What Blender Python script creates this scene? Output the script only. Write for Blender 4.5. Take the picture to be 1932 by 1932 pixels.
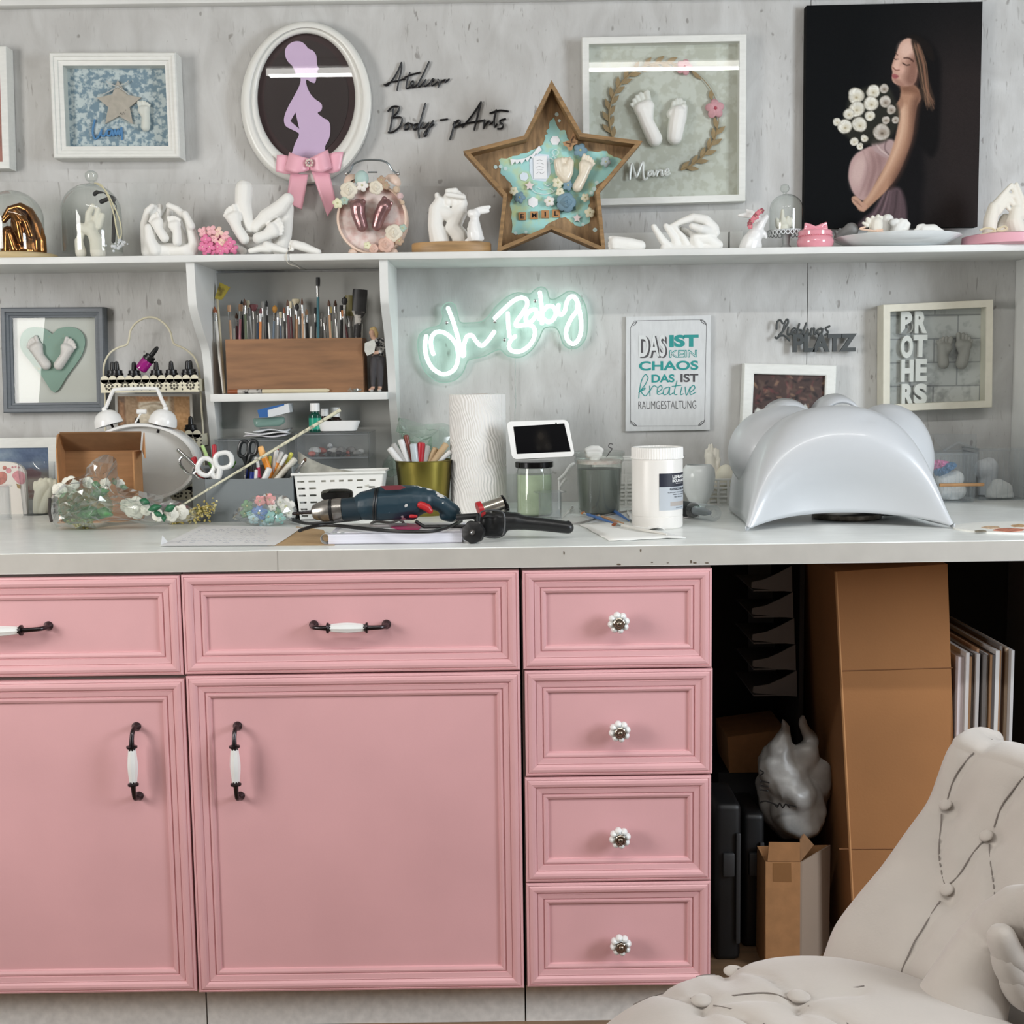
import bpy, bmesh, math, random
import numpy as np
from mathutils import Vector, Matrix, Euler
for _o in list(bpy.data.objects):
 bpy.data.objects.remove(_o)
SC = bpy.context.scene
COL = SC.collection
PI = math.pi
# ------------------------------------------------------------------ camera
F = 2350.0                      # focal length in pixels of the 1932 frame
ROLL = 0.0135
PITCH = math.atan((966 - 712) / F)
CAM = Vector((0, 0, 1.225))
_R = Vector((1, 0, 0))
_FW = Vector((0, math.cos(PITCH), -math.sin(PITCH)))
_DN = Vector((0, -math.sin(PITCH), -math.cos(PITCH)))
_c, _s = math.cos(ROLL), math.sin(ROLL)
cam_d = bpy.data.cameras.new('camera')
cam = bpy.data.objects.new('camera', cam_d)
COL.objects.link(cam)
cam_d.sensor_fit = 'HORIZONTAL'
cam_d.sensor_width = 36
cam_d.lens = 36 * F / 1932
cam_d.clip_start = 0.05
_r = _R * _c + _DN * _s
_u = -(_DN * _c - _R * _s)
_m = Matrix((_r, _u, -_FW)).transposed().to_4x4()
_m.translation = CAM
cam.matrix_world = _m
SC.camera = cam
# ------------------------------------------------------------------ exposure, world, lights
SC.view_settings.view_transform = 'Standard'
SC.view_settings.look = 'None'
SC.view_settings.exposure = -0.04
SC.view_settings.gamma = 1.0
SC.view_settings.use_curve_mapping = False
SC.cycles.use_denoising = True
SC.cycles.max_bounces = 10
SC.cycles.transparent_max_bounces = 24
SC.cycles.sample_clamp_indirect = 6.0
SC.cycles.caustics_reflective = False
SC.cycles.caustics_refractive = False
W = bpy.data.worlds.new('world')
SC.world = W
W.use_nodes = True
W.node_tree.nodes['Background'].inputs[0].default_value = (0.75, 0.85, 1.0, 1)
W.node_tree.nodes['Background'].inputs[1].default_value = 1.0
def area(name, loc, target, sx, sy, power, col):
 d = bpy.data.lights.new(name, 'AREA')
 d.shape = 'RECTANGLE'
 d.size, d.size_y = sx, sy
 d.energy = power
 d.color = col
 o = bpy.data.objects.new(name, d)
 COL.objects.link(o)
 o.location = loc
 o.rotation_euler = (Vector(target) - Vector(loc)).to_track_quat('-Z', 'Y').to_euler()
 return o
area('daylight_right_window', (2.45, 0.85, 1.6), (0.4, 2.2, 1.0), 0.85, 1.1, 66, (0.86, 0.93, 1.0))
area('daylight_left_window', (-2.25, 0.85, 1.5), (-0.2, 2.2, 1.0), 0.85, 1.1, 48, (1.0, 0.97, 0.93))
area('batten_front', (0.3, 0.8, 2.44), (0.3, 0.8, 0.0), 2.5, 0.06, 20, (1.0, 0.98, 0.95))
# ------------------------------------------------------------------ pixel <-> place
ZF = {1: (0, 0, 3.864), 2: (430, 20, 3.864), 3: (860, 120, 4.83), 4: (1060, 40, 4.39), 5: (1380, 320, 3.5),
   6: (1500, 0, 4.025), 7: (0, 480, 3.864), 8: (330, 480, 4.39), 9: (740, 500, 4.6), 10: (1140, 540, 3.864),
   11: (1380, 540, 3.5), 12: (1080, 800, 4.83), 13: (0, 780, 4.83), 14: (300, 740, 4.2), 15: (560, 860, 3.578),
   16: (840, 740, 4.83), 17: (1330, 1040, 2.166), 18: (1150, 1370, 2.47), 0: (0, 0, 1.0)}
def zp(z, x, y):
 a, b, s = ZF[z]
 return a + x / s, b + y / s
def ray(px, py):
 dx, dy = px - 966, py - 966
 a = _c * dx - _s * dy
 b = _s * dx + _c * dy
 return _R * (a / F) + _DN * (b / F) + _FW
def P(px, py, Y):
 d = ray(px, py)
 return CAM + d * (Y / d.y)
def PH(px, py, z):
 d = ray(px, py)
 return CAM + d * ((z - CAM.z) / d.z)
def proj(p):
 v = Vector(p) - CAM
 t = v.dot(_FW)
 a, b = v.dot(_R) / t * F, v.dot(_DN) / t * F
 return 966 + a * _c + b * _s, 966 - a * _s + b * _c
def mpp(px, py, Y):
 return Y / ray(px, py).y / F
WALL_Y = 3.0
SHELF_F = 2.765
Z_CT = P(966, 1032, 2.2).z           # worktop surface
Z_SH = P(966, 473, SHELF_F).z        # shelf surface
# ------------------------------------------------------------------ materials
def lin(c):
 out = []
 for v in c[:3]:
  v /= 255.0
  out.append(v / 12.92 if v <= 0.04045 else ((v + 0.055) / 1.055) ** 2.4)
 return (*out, 1.0)
_MATS = {}
def M(name, col, rough=0.5, metal=0.0, spec=0.5, noise=None, bump=None, coat=0.0, emit=None, sheen=0.0, col2=None,
   stretch=None, sub=0.0, detail=3.0, thresh=None):
 """principled material; noise=(scale, contrast) mottles the colour, bump=(scale, strength)"""
 if name in _MATS:
  return _MATS[name]
 m = bpy.data.materials.new(name)
 m.use_nodes = True
 nt = m.node_tree
 b = nt.nodes['Principled BSDF']
 b.inputs['Base Color'].default_value = lin(col)
 b.inputs['Roughness'].default_value = rough
 b.inputs['Metallic'].default_value = metal
 b.inputs['Specular IOR Level'].default_value = spec
 b.inputs['Coat Weight'].default_value = coat
 b.inputs['Sheen Weight'].default_value = sheen
 if sub:
  b.inputs['Subsurface Weight'].default_value = sub
  b.inputs['Subsurface Radius'].default_value = (0.01, 0.01, 0.01)
 if emit:
  b.inputs['Emission Color'].default_value = lin(emit[0])
  b.inputs['Emission Strength'].default_value = emit[1]
 tc = None
 if noise or bump:
  tc = nt.nodes.new('ShaderNodeTexCoord')
  mp = nt.nodes.new('ShaderNodeMapping')
  nt.links.new(tc.outputs['Object'], mp.inputs[0])
  if stretch:
   mp.inputs['Scale'].default_value = stretch
 if noise:
  n = nt.nodes.new('ShaderNodeTexNoise')
  n.inputs['Scale'].default_value = noise[0]
  n.inputs['Detail'].default_value = detail
  nt.links.new(mp.outputs[0], n.inputs['Vector'])
  r = nt.nodes.new('ShaderNodeValToRGB')
  nt.links.new(n.outputs[0], r.inputs[0])
  lo, hi = thresh or (0.3, 0.7)
  r.color_ramp.elements[0].position = lo
  r.color_ramp.elements[1].position = hi
  k = noise[1]
  c2 = col2 or tuple(max(0, v * (1 - k)) for v in col)
  r.color_ramp.elements[0].color = lin(c2)
  r.color_ramp.elements[1].color = lin(col)
  nt.links.new(r.outputs[0], b.inputs['Base Color'])
 if bump:
  n = nt.nodes.new('ShaderNodeTexNoise')
  n.inputs['Scale'].default_value = bump[0]
  n.inputs['Detail'].default_value = 4
  nt.links.new(mp.outputs[0], n.inputs['Vector'])
  bp = nt.nodes.new('ShaderNodeBump')
  bp.inputs['Strength'].default_value = bump[1]
  bp.inputs['Distance'].default_value = 0.002
  nt.links.new(n.outputs[0], bp.inputs['Height'])
  nt.links.new(bp.outputs[0], b.inputs['Normal'])
 _MATS[name] = m
 return m
def glass(name, tint=(255, 255, 255), edge=(190, 200, 200), refl=1.0, rough=0.02, base=0.0, basecol=(230, 235, 235)):
 """thin clear glass or film: transparent body, darker towards grazing, fresnel reflection, optional milky base"""
 if name in _MATS:
  return _MATS[name]
 m = bpy.data.materials.new(name)
 m.use_nodes = True
 nt = m.node_tree
 nt.nodes.remove(nt.nodes['Principled BSDF'])
 out = nt.nodes['Material Output']
 tr = nt.nodes.new('ShaderNodeBsdfTransparent')
 gl = nt.nodes.new('ShaderNodeBsdfGlossy')
 gl.inputs['Roughness'].default_value = rough
 lw = nt.nodes.new('ShaderNodeLayerWeight')
 lw.inputs[0].default_value = 0.12
 mx = nt.nodes.new('ShaderNodeMix')
 mx.data_type = 'RGBA'
 nt.links.new(lw.outputs['Facing'], mx.inputs[0])
 mx.inputs[6].default_value = lin(tint)
 mx.inputs[7].default_value = lin(edge)
 nt.links.new(mx.outputs[2], tr.inputs[0])
 fr = nt.nodes.new('ShaderNodeFresnel')
 fr.inputs[0].default_value = 1.45
 mu = nt.nodes.new('ShaderNodeMath')
 mu.operation = 'MULTIPLY'
 mu.use_clamp = True
 mu.inputs[1].default_value = refl
 ge = nt.nodes.new('ShaderNodeNewGeometry')
 sb_ = nt.nodes.new('ShaderNodeMath')
 sb_.operation = 'SUBTRACT'
 sb_.inputs[0].default_value = 1.0
 nt.links.new(ge.outputs['Backfacing'], sb_.inputs[1])
 mf = nt.nodes.new('ShaderNodeMath')
 mf.operation = 'MULTIPLY'
 nt.links.new(fr.outputs[0], mf.inputs[0])
 nt.links.new(sb_.outputs[0], mf.inputs[1])
 nt.links.new(mf.outputs[0], mu.inputs[0])
 ms = nt.nodes.new('ShaderNodeMixShader')
 nt.links.new(mu.outputs[0], ms.inputs[0])
 nt.links.new(tr.outputs[0], ms.inputs[1])
 nt.links.new(gl.outputs[0], ms.inputs[2])
 last = ms
 if base > 0:
  df = nt.nodes.new('ShaderNodeBsdfDiffuse')
  df.inputs[0].default_value = lin(basecol)
  m2 = nt.nodes.new('ShaderNodeMixShader')
  m2.inputs[0].default_value = base
  nt.links.new(ms.outputs[0], m2.inputs[1])
  nt.links.new(df.outputs[0], m2.inputs[2])
  last = m2
 nt.links.new(last.outputs[0], out.inputs[0])
 _MATS[name] = m
 return m
def emitter(name, col=(255, 255, 255), strength=1.0):
 if name in _MATS:
  return _MATS[name]
 m = bpy.data.materials.new(name)
 m.use_nodes = True
 nt = m.node_tree
 nt.nodes.remove(nt.nodes['Principled BSDF'])
 e = nt.nodes.new('ShaderNodeEmission')
 e.inputs[0].default_value = lin(col)
 e.inputs[1].default_value = strength
 nt.links.new(e.outputs[0], nt.nodes['Material Output'].inputs[0])
 _MATS[name] = m
 return m
def attr_mat(name, rough=0.5, spec=0.4):
 """picture print: reads the mesh's own printed colours"""
 if name in _MATS:
  return _MATS[name]
 m = bpy.data.materials.new(name)
 m.use_nodes = True
 nt = m.node_tree
 b = nt.nodes['Principled BSDF']
 a = nt.nodes.new('ShaderNodeVertexColor')
 a.layer_name = 'print'
 nt.links.new(a.outputs[0], b.inputs['Base Color'])
 b.inputs['Roughness'].default_value = rough
 b.inputs['Specular IOR Level'].default_value = spec
 _MATS[name] = m
 return m
# ------------------------------------------------------------------ mesh building
def cr(pts, n=6, closed=False):
 """Catmull-Rom through points of any dimension (tuples or Vectors)"""
 pts = [tuple(p) for p in pts]
 if len(pts) < 3:
  return pts
 out = []
 N = len(pts)
 rng = range(N) if closed else range(N - 1)
 for i in rng:
  if closed:
   p0, p1, p2, p3 = pts[i - 1], pts[i], pts[(i + 1) % N], pts[(i + 2) % N]
  else:
   p0, p1, p2, p3 = pts[max(i - 1, 0)], pts[i], pts[i + 1], pts[min(i + 2, N - 1)]
  for k in range(n):
   t = k / n
   out.append(tuple(0.5 * (2 * b + (c - a) * t + (2 * a - 5 * b + 4 * c - d) * t * t + (3 * b - a - 3 * c + d) * t ** 3)
        for a, b, c, d in zip(p0, p1, p2, p3)))
 if not closed:
  out.append(pts[-1])
 return out
class MB:
 def __init__(s):
  s.v, s.f, s.m, s.mi = [], [], [], 0
 def add(s, vs, fs):
  k = len(s.v)
  s.v += [tuple(v) for v in vs]
  s.f += [tuple(i + k for i in f) for f in fs]
  s.m += [s.mi] * len(fs)
  return s
 def mat(s, i):
  s.mi = i
  return s
 def bm(s, b):
  b.verts.index_update()
  s.add([v.co[:] for v in b.verts], [[v.index for v in f.verts] for f in b.faces])
  b.free()
  return s
 def box(s, lo, hi, bev=0.0, rot=None, seg=2):
  lo, hi = Vector(lo), Vector(hi)
  c = (lo + hi) / 2
  d = hi - lo
  b = bmesh.new()
  bmesh.ops.create_cube(b, size=1)
  bmesh.ops.scale(b, vec=[abs(x) for x in d], verts=b.verts)
  if bev > 0:
   bmesh.ops.bevel(b, geom=b.edges[:], offset=min(bev, 0.49 * min(abs(x) for x in d)), segments=seg, affect='EDGES', profile=0.5)
  if rot is not None:
   bmesh.ops.rotate(b, cent=(0, 0, 0), matrix=Euler(rot).to_matrix(), verts=b.verts)
  bmesh.ops.translate(b, vec=c, verts=b.verts)
  return s.bm(b)
 def cbox(s, c, d, bev=0.0, rot=None, seg=2):
  c, d = Vector(c), Vector(d)
  return s.box(c - d / 2, c + d / 2, bev, rot, seg)
 def tube(s, pts, r, n=8, closed=False, caps=True):
  pts = [Vector(p) for p in pts]
  N = len(pts)
  rs = r if isinstance(r, (list, tuple)) else [r] * N
  tg = []
  for i in range(N):
   if closed:
    t = pts[(i + 1) % N] - pts[i - 1]
   else:
    t = pts[min(i + 1, N - 1)] - pts[max(i - 1, 0)]
   tg.append(t.normalized() if t.length > 1e-9 else Vector((0, 0, 1)))
  ref = Vector((0, 1, 0)) if abs(tg[0].y) < 0.9 else Vector((1, 0, 0))
  nrm = (ref - tg[0] * ref.dot(tg[0])).normalized()
  vs = []
  for i in range(N):
   nrm = nrm - tg[i] * nrm.dot(tg[i])
   nrm = nrm.normalized() if nrm.length > 1e-6 else tg[i].orthogonal().normalized()
   bn = tg[i].cross(nrm)
   for k in range(n):
    a = 2 * PI * k / n
    vs.append(pts[i] + (nrm * math.cos(a) + bn * math.sin(a)) * rs[i])
  fs = []
  for i in range(N if closed else N - 1):
   j = (i + 1) % N
   for k in range(n):
    l = (k + 1) % n
    fs.append((i * n + k, i * n + l, j * n + l, j * n + k))
  if caps and not closed:
   fs.append(tuple(range(n - 1, -1, -1)))
   fs.append(tuple((N - 1) * n + k for k in range(n)))
  return s.add(vs, fs)
 def cyl(s, p0, p1, r0, r1=None, n=20):
  return s.tube([p0, p1], [r0, r0 if r1 is None else r1], n)
 def lathe(s, prof, c, n=32, ax=None, flute=0, amp=0.0, sx=1.0, sy=1.0, caps=True, arc=None):
  """prof [(r, h)] turned about +Z (or ax) at c"""
  c = Vector(c)
  q = Vector((0, 0, 1)).rotation_difference(Vector(ax).normalized()).to_matrix() if ax is not None else Matrix.Identity(3)
  vs, fs = [], []
  full = arc is None
  a0, a1 = arc or (0, 2 * PI)
  nn = n if full else n + 1
  for r, h in prof:
   for k in range(nn):
    a = a0 + (a1 - a0) * k / n
    rr = r * (1 + amp * math.cos(flute * a)) if flute else r
    vs.append(c + q @ Vector((rr * math.cos(a) * sx, rr * math.sin(a) * sy, h)))
  for i in range(len(prof) - 1):
   for k in range(nn if full else nn - 1):
    l = (k + 1) % nn
    fs.append((i * nn + k, i * nn + l, (i + 1) * nn + l, (i + 1) * nn + k))
  if caps and full:
   if prof[0][0] > 1e-5:
    fs.append(tuple(range(nn - 1, -1, -1)))
   if prof[-1][0] > 1e-5:
    fs.append(tuple((len(prof) - 1) * nn + k for k in range(nn)))
  return s.add(vs, fs)
 def ell(s, c, r, rot=None, u=14, v=9):
  c = Vector(c)
  r = Vector(r) if not isinstance(r, (int, float)) else Vector((r, r, r))
  q = Euler(rot).to_matrix() if rot is not None and not isinstance(rot, Matrix) else (rot or Matrix.Identity(3))
  vs = [c + q @ Vector((0, 0, r.z))]
  for j in range(1, v):
   t = PI * j / v
   for i in range(u):
    a = 2 * PI * i / u
    vs.append(c + q @ Vector((r.x * math.sin(t) * math.cos(a), r.y * math.sin(t) * math.sin(a), r.z * math.cos(t))))
  vs.append(c + q @ Vector((0, 0, -r.z)))
  fs = []
  for i in range(u):
   fs.append((0, 1 + i, 1 + (i + 1) % u))
  for j in range(v - 2):
   for i in range(u):
    a, b = 1 + j * u + i, 1 + j * u + (i + 1) % u
    fs.append((a, a + u, b + u, b))
  L = len(vs) - 1
  for i in range(u):
   fs.append((L, 1 + (v - 2) * u + (i + 1) % u, 1 + (v - 2) * u + i))
  return s.add(vs, fs)
 def prism(s, pts, ext):
  """planar outline (world points) extruded by vector ext"""
  pts = [Vector(p) for p in pts]
  n = len(pts)
  ext = Vector(ext)
  b = bmesh.new()
  va = [b.verts.new(p) for p in pts]
  vb = [b.verts.new(p + ext) for p in pts]
  b.faces.new(va)
  b.faces.new(vb[::-1])
  for i in range(n):
   j = (i + 1) % n
   b.faces.new((va[j], va[i], vb[i], vb[j]))
  bmesh.ops.recalc_face_normals(b, faces=b.faces)
  bmesh.ops.triangulate(b, faces=[f for f in b.faces if len(f.verts) > 4])
  return s.bm(b)
 def quad(s, a, b, c, d):
  return s.add([a, b, c, d], [(0, 1, 2, 3)])
 def grid(s, rows):
  """rows: list of equal-length point lists"""
  m = len(rows[0])
  vs = [p for r in rows for p in r]
  fs = [(i * m + j, i * m + j + 1, (i + 1) * m + j + 1, (i + 1) * m + j) for i in range(len(rows) - 1) for j in range(m - 1)]
  return s.add(vs, fs)
 def mesh(s, me):
  return s.add([v.co[:] for v in me.vertices], [tuple(p.vertices) for p in me.polygons])
def chain_loc(o):
 L = Vector((0, 0, 0))
 while o is not None:
  L += o.location
  o = o.parent
 return L
def tag(o, label=None, cat=None, group=None, kind=None):
 if label:
  o['label'] = label
 if cat:
  o['category'] = cat
 if group:
  o['group'] = group
 if kind:
  o['kind'] = kind
 return o
def obj(name, mb, mats, parent=None, label=None, cat=None, group=None, kind=None, sharp=0.6, flat=False, solid=0.0, origin=None):
 me = bpy.data.meshes.new(name)
 v = mb.v
 if parent is not None:
  off = chain_loc(parent)
 elif origin is not None:
  off = Vector(origin)
 else:
  a = np.array(v)
  off = Vector(((a[:, 0].min() + a[:, 0].max()) / 2, (a[:, 1].min() + a[:, 1].max()) / 2, a[:, 2].min()))
 me.from_pydata([(x - off.x, y - off.y, z - off.z) for x, y, z in v], [], mb.f)
 for m in (mats if isinstance(mats, (list, tuple)) else [mats]):
  me.materials.append(m)
 if any(mb.m):
  me.polygons.foreach_set('material_index', mb.m)
 b = bmesh.new()
 b.from_mesh(me)
 bmesh.ops.recalc_face_normals(b, faces=b.faces) if not solid else None
 for f in b.faces:
  f.smooth = not flat
 if not flat:
  for e in b.edges:
   if len(e.link_faces) == 2 and e.calc_face_angle(0) > sharp:
    e.smooth = False
 b.to_mesh(me)
 b.free()
 o = bpy.data.objects.new(name, me)
 COL.objects.link(o)
 if parent is not None:
  o.parent = parent
 else:
  o.location = off
 if solid:
  md = o.modifiers.new('thickness', 'SOLIDIFY')
  md.thickness = solid
  md.offset = 0
 tag(o, label, cat, group, kind)
 return o
def empty(name, loc, label, cat, group=None):
 o = bpy.data.objects.new(name, None)
 COL.objects.link(o)
 o.location = loc
 o.empty_display_size = 0.02
 return tag(o, label, cat, group)
def freeze(o):
 dg = bpy.context.evaluated_depsgraph_get()
 dg.update()
 me = bpy.data.meshes.new_from_object(o.evaluated_get(dg))
 return me
def blob_mb(mb, voxel=0.003, smooth=4, fac=0.5):
 """union of overlapping solids as one continuous rounded surface -> MB"""
 me = bpy.data.meshes.new('tmp')
 me.from_pydata(mb.v, [], mb.f)
 o = bpy.data.objects.new('tmp', me)
 COL.objects.link(o)
 r = o.modifiers.new('r', 'REMESH')
 r.mode = 'VOXEL'
 r.voxel_size = voxel
 if smooth:
  sm = o.modifiers.new('s', 'SMOOTH')
  sm.factor = fac
  sm.iterations = smooth
 me2 = freeze(o)
 out = MB().mesh(me2)
 bpy.data.objects.remove(o)
 bpy.data.meshes.remove(me)
 bpy.data.meshes.remove(me2)
 return out
def strokes_mb(z, Y, strokes, flat=1.0):
 """fat strokes traced on the photo: [[(x, y, r, dy?) ...] ...]; x,y,r in the zoom frame z; dy metres towards the wall"""
 mb = MB()
 sc = ZF[z][2]
 for st in strokes:
  pts, rs = [], []
  for q in st:
   px, py = zp(z, q[0], q[1])
   yy = Y + (q[3] if len(q) > 3 else 0)
   pts.append(P(px, py, yy))
   rs.append(q[2] / sc * mpp(px, py, yy))
  for p, r in zip(pts, rs):
   mb.ell(p, (r, r * flat, r), u=12, v=8)
  for i in range(len(pts) - 1):
   mb.tube([pts[i], pts[i + 1]], [rs[i], rs[i + 1]], 12)
 return mb
def cast(name, z, Y, strokes, mat, parent=None, voxel=0.0028, smooth=2, base=None, **kw):
 mb = blob_mb(strokes_mb(z, Y, strokes), voxel, smooth)
 if base is not None:
  mb.v = [(x, y, max(zz, base)) for x, y, zz in mb.v]
 return obj(name, mb, mat, parent, sharp=3, **kw)
def zpts(z, Y, pts):
 return [P(*zp(z, x, y), Y) for x, y in pts]
def plate_mb(polys, Y, thick, bev=0.0):
 """flat cut-out facing the room: polys = list of world point loops (holes allowed), front face at Y, going back thick"""
 cu = bpy.data.curves.new('tmp', 'CURVE')
 cu.dimensions = '2D'
 cu.fill_mode = 'BOTH'
 cu.extrude = thick / 2
 cu.bevel_depth = bev
 for pl in polys:
  sp = cu.splines.new('POLY')
  sp.points.add(len(pl) - 1)
  for i, p in enumerate(pl):
   sp.points[i].co = (p[0], p[2], 0, 1)
  sp.use_cyclic_u = True
 o = bpy.data.objects.new('tmp', cu)
 COL.objects.link(o)
 me = freeze(o)
 mb = MB().mesh(me)
 mb.v = [(x, Y + thick / 2 - zz, y) for x, y, zz in mb.v]
 mb.f = [tuple(reversed(f)) for f in mb.f]
 bpy.data.objects.remove(o)
 bpy.data.curves.remove(cu)
 bpy.data.meshes.remove(me)
 return mb
def text_mb(txt, rect, Y, thick=0.001, bold=0.0, shear=0.0, z=0, keep=False):
 """lettering fitted to the photo rectangle rect=(x0,y0,x1,y1) on the plane Y"""
 cu = bpy.data.curves.new('tmp', 'FONT')
 cu.body = txt
 cu.size = 1
 cu.extrude = 0.01
 cu.offset = bold
 cu.shear = shear
 o = bpy.data.objects.new('tmp', cu)
 COL.objects.link(o)
 me = freeze(o)
 mb = MB().mesh(me)
 bpy.data.objects.remove(o)
 bpy.data.curves.remove(cu)
 bpy.data.meshes.remove(me)
 a = np.array(mb.v)
 lo, hi = a.min(0), a.max(0)
 p0 = P(*zp(z, rect[0], rect[3]), Y)
 p1 = P(*zp(z, rect[2], rect[1]), Y)
 W_, H_ = p1.x - p0.x, p1.z - p0.z
 out = []
 for x, y, zz in mb.v:
  out.append((p0.x + (x - lo[0]) / (hi[0] - lo[0]) * W_, Y - (zz - lo[2]) / (hi[2] - lo[2]) * thick,
     p0.z + (y - lo[1]) / max(1e-6, hi[1] - lo[1]) * H_))
 mb.v = out
 return mb
def script_mb(z, Y, strokes, r, sm=5, n=8, flat=1.0):
 """joined-up writing as round rods following traced strokes"""
 mb = MB()
 for st in strokes:
  pts = [P(*zp(z, x, y), Y) for x, y in cr(st, sm)]
  mb.tube(pts, r, n)
  mb.ell(pts[0], r, u=8, v=5)
  mb.ell(pts[-1], r, u=8, v=5)
 return mb
# ------------------------------------------------------------------ printed pictures (flat prints, colours of the print itself)
def sdf(px, py, poly):
 """signed distance (negative inside) of points to polygon"""
 d = np.full(px.shape, 1e9)
 inside = np.zeros(px.shape, bool)
 n = len(poly)
 for i in range(n):
  ax, ay = poly[i]
  bx, by = poly[(i + 1) % n]
  ex, ey = bx - ax, by - ay
  wx, wy = px - ax, py - ay
  t = np.clip((wx * ex + wy * ey) / (ex * ex + ey * ey + 1e-9), 0, 1)
  d = np.minimum(d, np.hypot(wx - t * ex, wy - t * ey))
  c = ((ay <= py) & (by > py)) | ((by <= py) & (ay > py))
  with np.errstate(divide='ignore', invalid='ignore'):
   xi = ax + (py - ay) * ex / (ey if abs(ey) > 1e-9 else 1e-9)
  inside ^= c & (px < xi)
 return np.where(inside, -d, d)
class Print:
 def __init__(s, x0, y0, x1, y1, nx, ny, bg):
  s.nx, s.ny = nx, ny
  s.px, s.py = np.meshgrid(np.linspace(x0, x1, nx), np.linspace(y0, y1, ny))
  s.c = np.tile(np.array(bg, float), (ny, nx, 1))
 def lay(s, mask, col, a=1.0):
  mask = np.clip(mask * a, 0, 1)[..., None]
  s.c = s.c * (1 - mask) + np.array(col, float) * mask
 def poly(s, pts, col, soft=4, a=1.0, smooth=0):
  if smooth:
   pts = cr(pts, smooth, True)
  s.lay(np.clip(0.5 - sdf(s.px, s.py, pts) / soft, 0, 1), col, a)
 def ell(s, x, y, rx, ry, col, soft=0.15, a=1.0, rot=0):
  dx, dy = s.px - x, s.py - y
  c, q = math.cos(rot), math.sin(rot)
  u, v = (dx * c + dy * q) / rx, (-dx * q + dy * c) / ry
  s.lay(np.clip((1 - np.hypot(u, v)) / soft + 0.5, 0, 1), col, a)
 def line(s, pts, w, col, a=1.0, soft=2):
  d = np.full(s.px.shape, 1e9)
  pts = cr(pts, 5)
  for (ax, ay), (bx, by) in zip(pts[:-1], pts[1:]):
   ex, ey = bx - ax, by - ay
   t = np.clip(((s.px - ax) * ex + (s.py - ay) * ey) / (ex * ex + ey * ey + 1e-9), 0, 1)
   d = np.minimum(d, np.hypot(s.px - ax - t * ex, s.py - ay - t * ey))
  s.lay(np.clip((w - d) / soft + 0.5, 0, 1), col, a)
 def noise(s, amp, seed=0, cell=1):
  r = np.random.RandomState(seed)
  h, w = s.ny // cell + 2, s.nx // cell + 2
  k = np.kron(r.rand(h, w) - 0.5, np.ones((cell, cell)))[:s.ny, :s.nx]
  s.c = np.clip(s.c + k[..., None] * amp, 0, 255)
  return s
 def obj(s, name, corners, parent, rough=0.5, mat='picture_print', thick=None, **kw):
  """corners: world TL, TR, BR, BL"""
  tl, tr, br, bl = [np.array(p) for p in corners]
  u = np.linspace(0, 1, s.nx)[None, :, None]
  v = np.linspace(0, 1, s.ny)[:, None, None]
  pts = (tl * (1 - u) + tr * u) * (1 - v) + (bl * (1 - u) + br * u) * v
  mb = MB()
  n = s.nx
  fs = [(i * n + j, (i + 1) * n + j, (i + 1) * n + j + 1, i * n + j + 1) for i in range(s.ny - 1) for j in range(n - 1)]
  mb.add(pts.reshape(-1, 3).tolist(), fs)
  if isinstance(mat, str):
   mat = attr_mat(mat, rough)
  o = obj(name, mb, mat, parent, **kw)
  me = o.data
  ca = me.color_attributes.new('print', 'FLOAT_COLOR', 'POINT')
  c = s.c.reshape(-1, 3) / 255.0
  c = np.where(c <= 0.04045, c / 12.92, ((np.maximum(c, 0) + 0.055) / 1.055) ** 2.4)
  c = np.concatenate([c, np.ones((len(c), 1))], 1).astype(np.float32)
  ca.data.foreach_set('color', c.ravel())
  return o
def ordinal(n):
 w = ['first', 'second', 'third', 'fourth', 'fifth', 'sixth', 'seventh', 'eighth', 'ninth', 'tenth', 'eleventh', 'twelfth',
   'thirteenth', 'fourteenth', 'fifteenth', 'sixteenth', 'seventeenth', 'eighteenth', 'nineteenth']
 if n <= 19:
  return w[n - 1]
 t = {2: 'twenty', 3: 'thirty', 4: 'forty', 5: 'fifty'}[n // 10]
 if n % 10 == 0:
  return t[:-1] + 'ieth'
 return t + '-' + w[n % 10 - 1]
plaster = M('plaster_white', (236, 235, 230), 0.75, bump=(120, 0.15))
plaster_warm = M('plaster_warm', (230, 226, 214), 0.7, bump=(120, 0.15))
white_paint = M('white_paint', (226, 227, 224), 0.5, noise=(9, 0.05), bump=(60, 0.1))
white_gloss = M('white_gloss', (238, 238, 236), 0.22)
chrome = M('chrome', (205, 205, 205), 0.15, 1.0)
dark_metal = M('gunmetal', (70, 66, 68), 0.28, 1.0)
black_plastic = M('black_plastic', (16, 16, 17), 0.4)
cardboard = M('cardboard', (176, 128, 84), 0.85, noise=(40, 0.08), bump=(200, 0.1))
white_plastic = M('white_plastic', (232, 232, 230), 0.35)
clear = glass('clear_glass', (250, 252, 250), (176, 186, 184), 1.6)
pane_glass = glass('pane_glass', (252, 253, 252), (225, 230, 228), 1.0, 0.01)
film = glass('cellophane', (246, 248, 246), (216, 220, 216), 3.2, 0.1, 0.05)
acryl = glass('clear_acrylic', (250, 251, 252), (224, 229, 233), 1.3, 0.03, 0.04)
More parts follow.
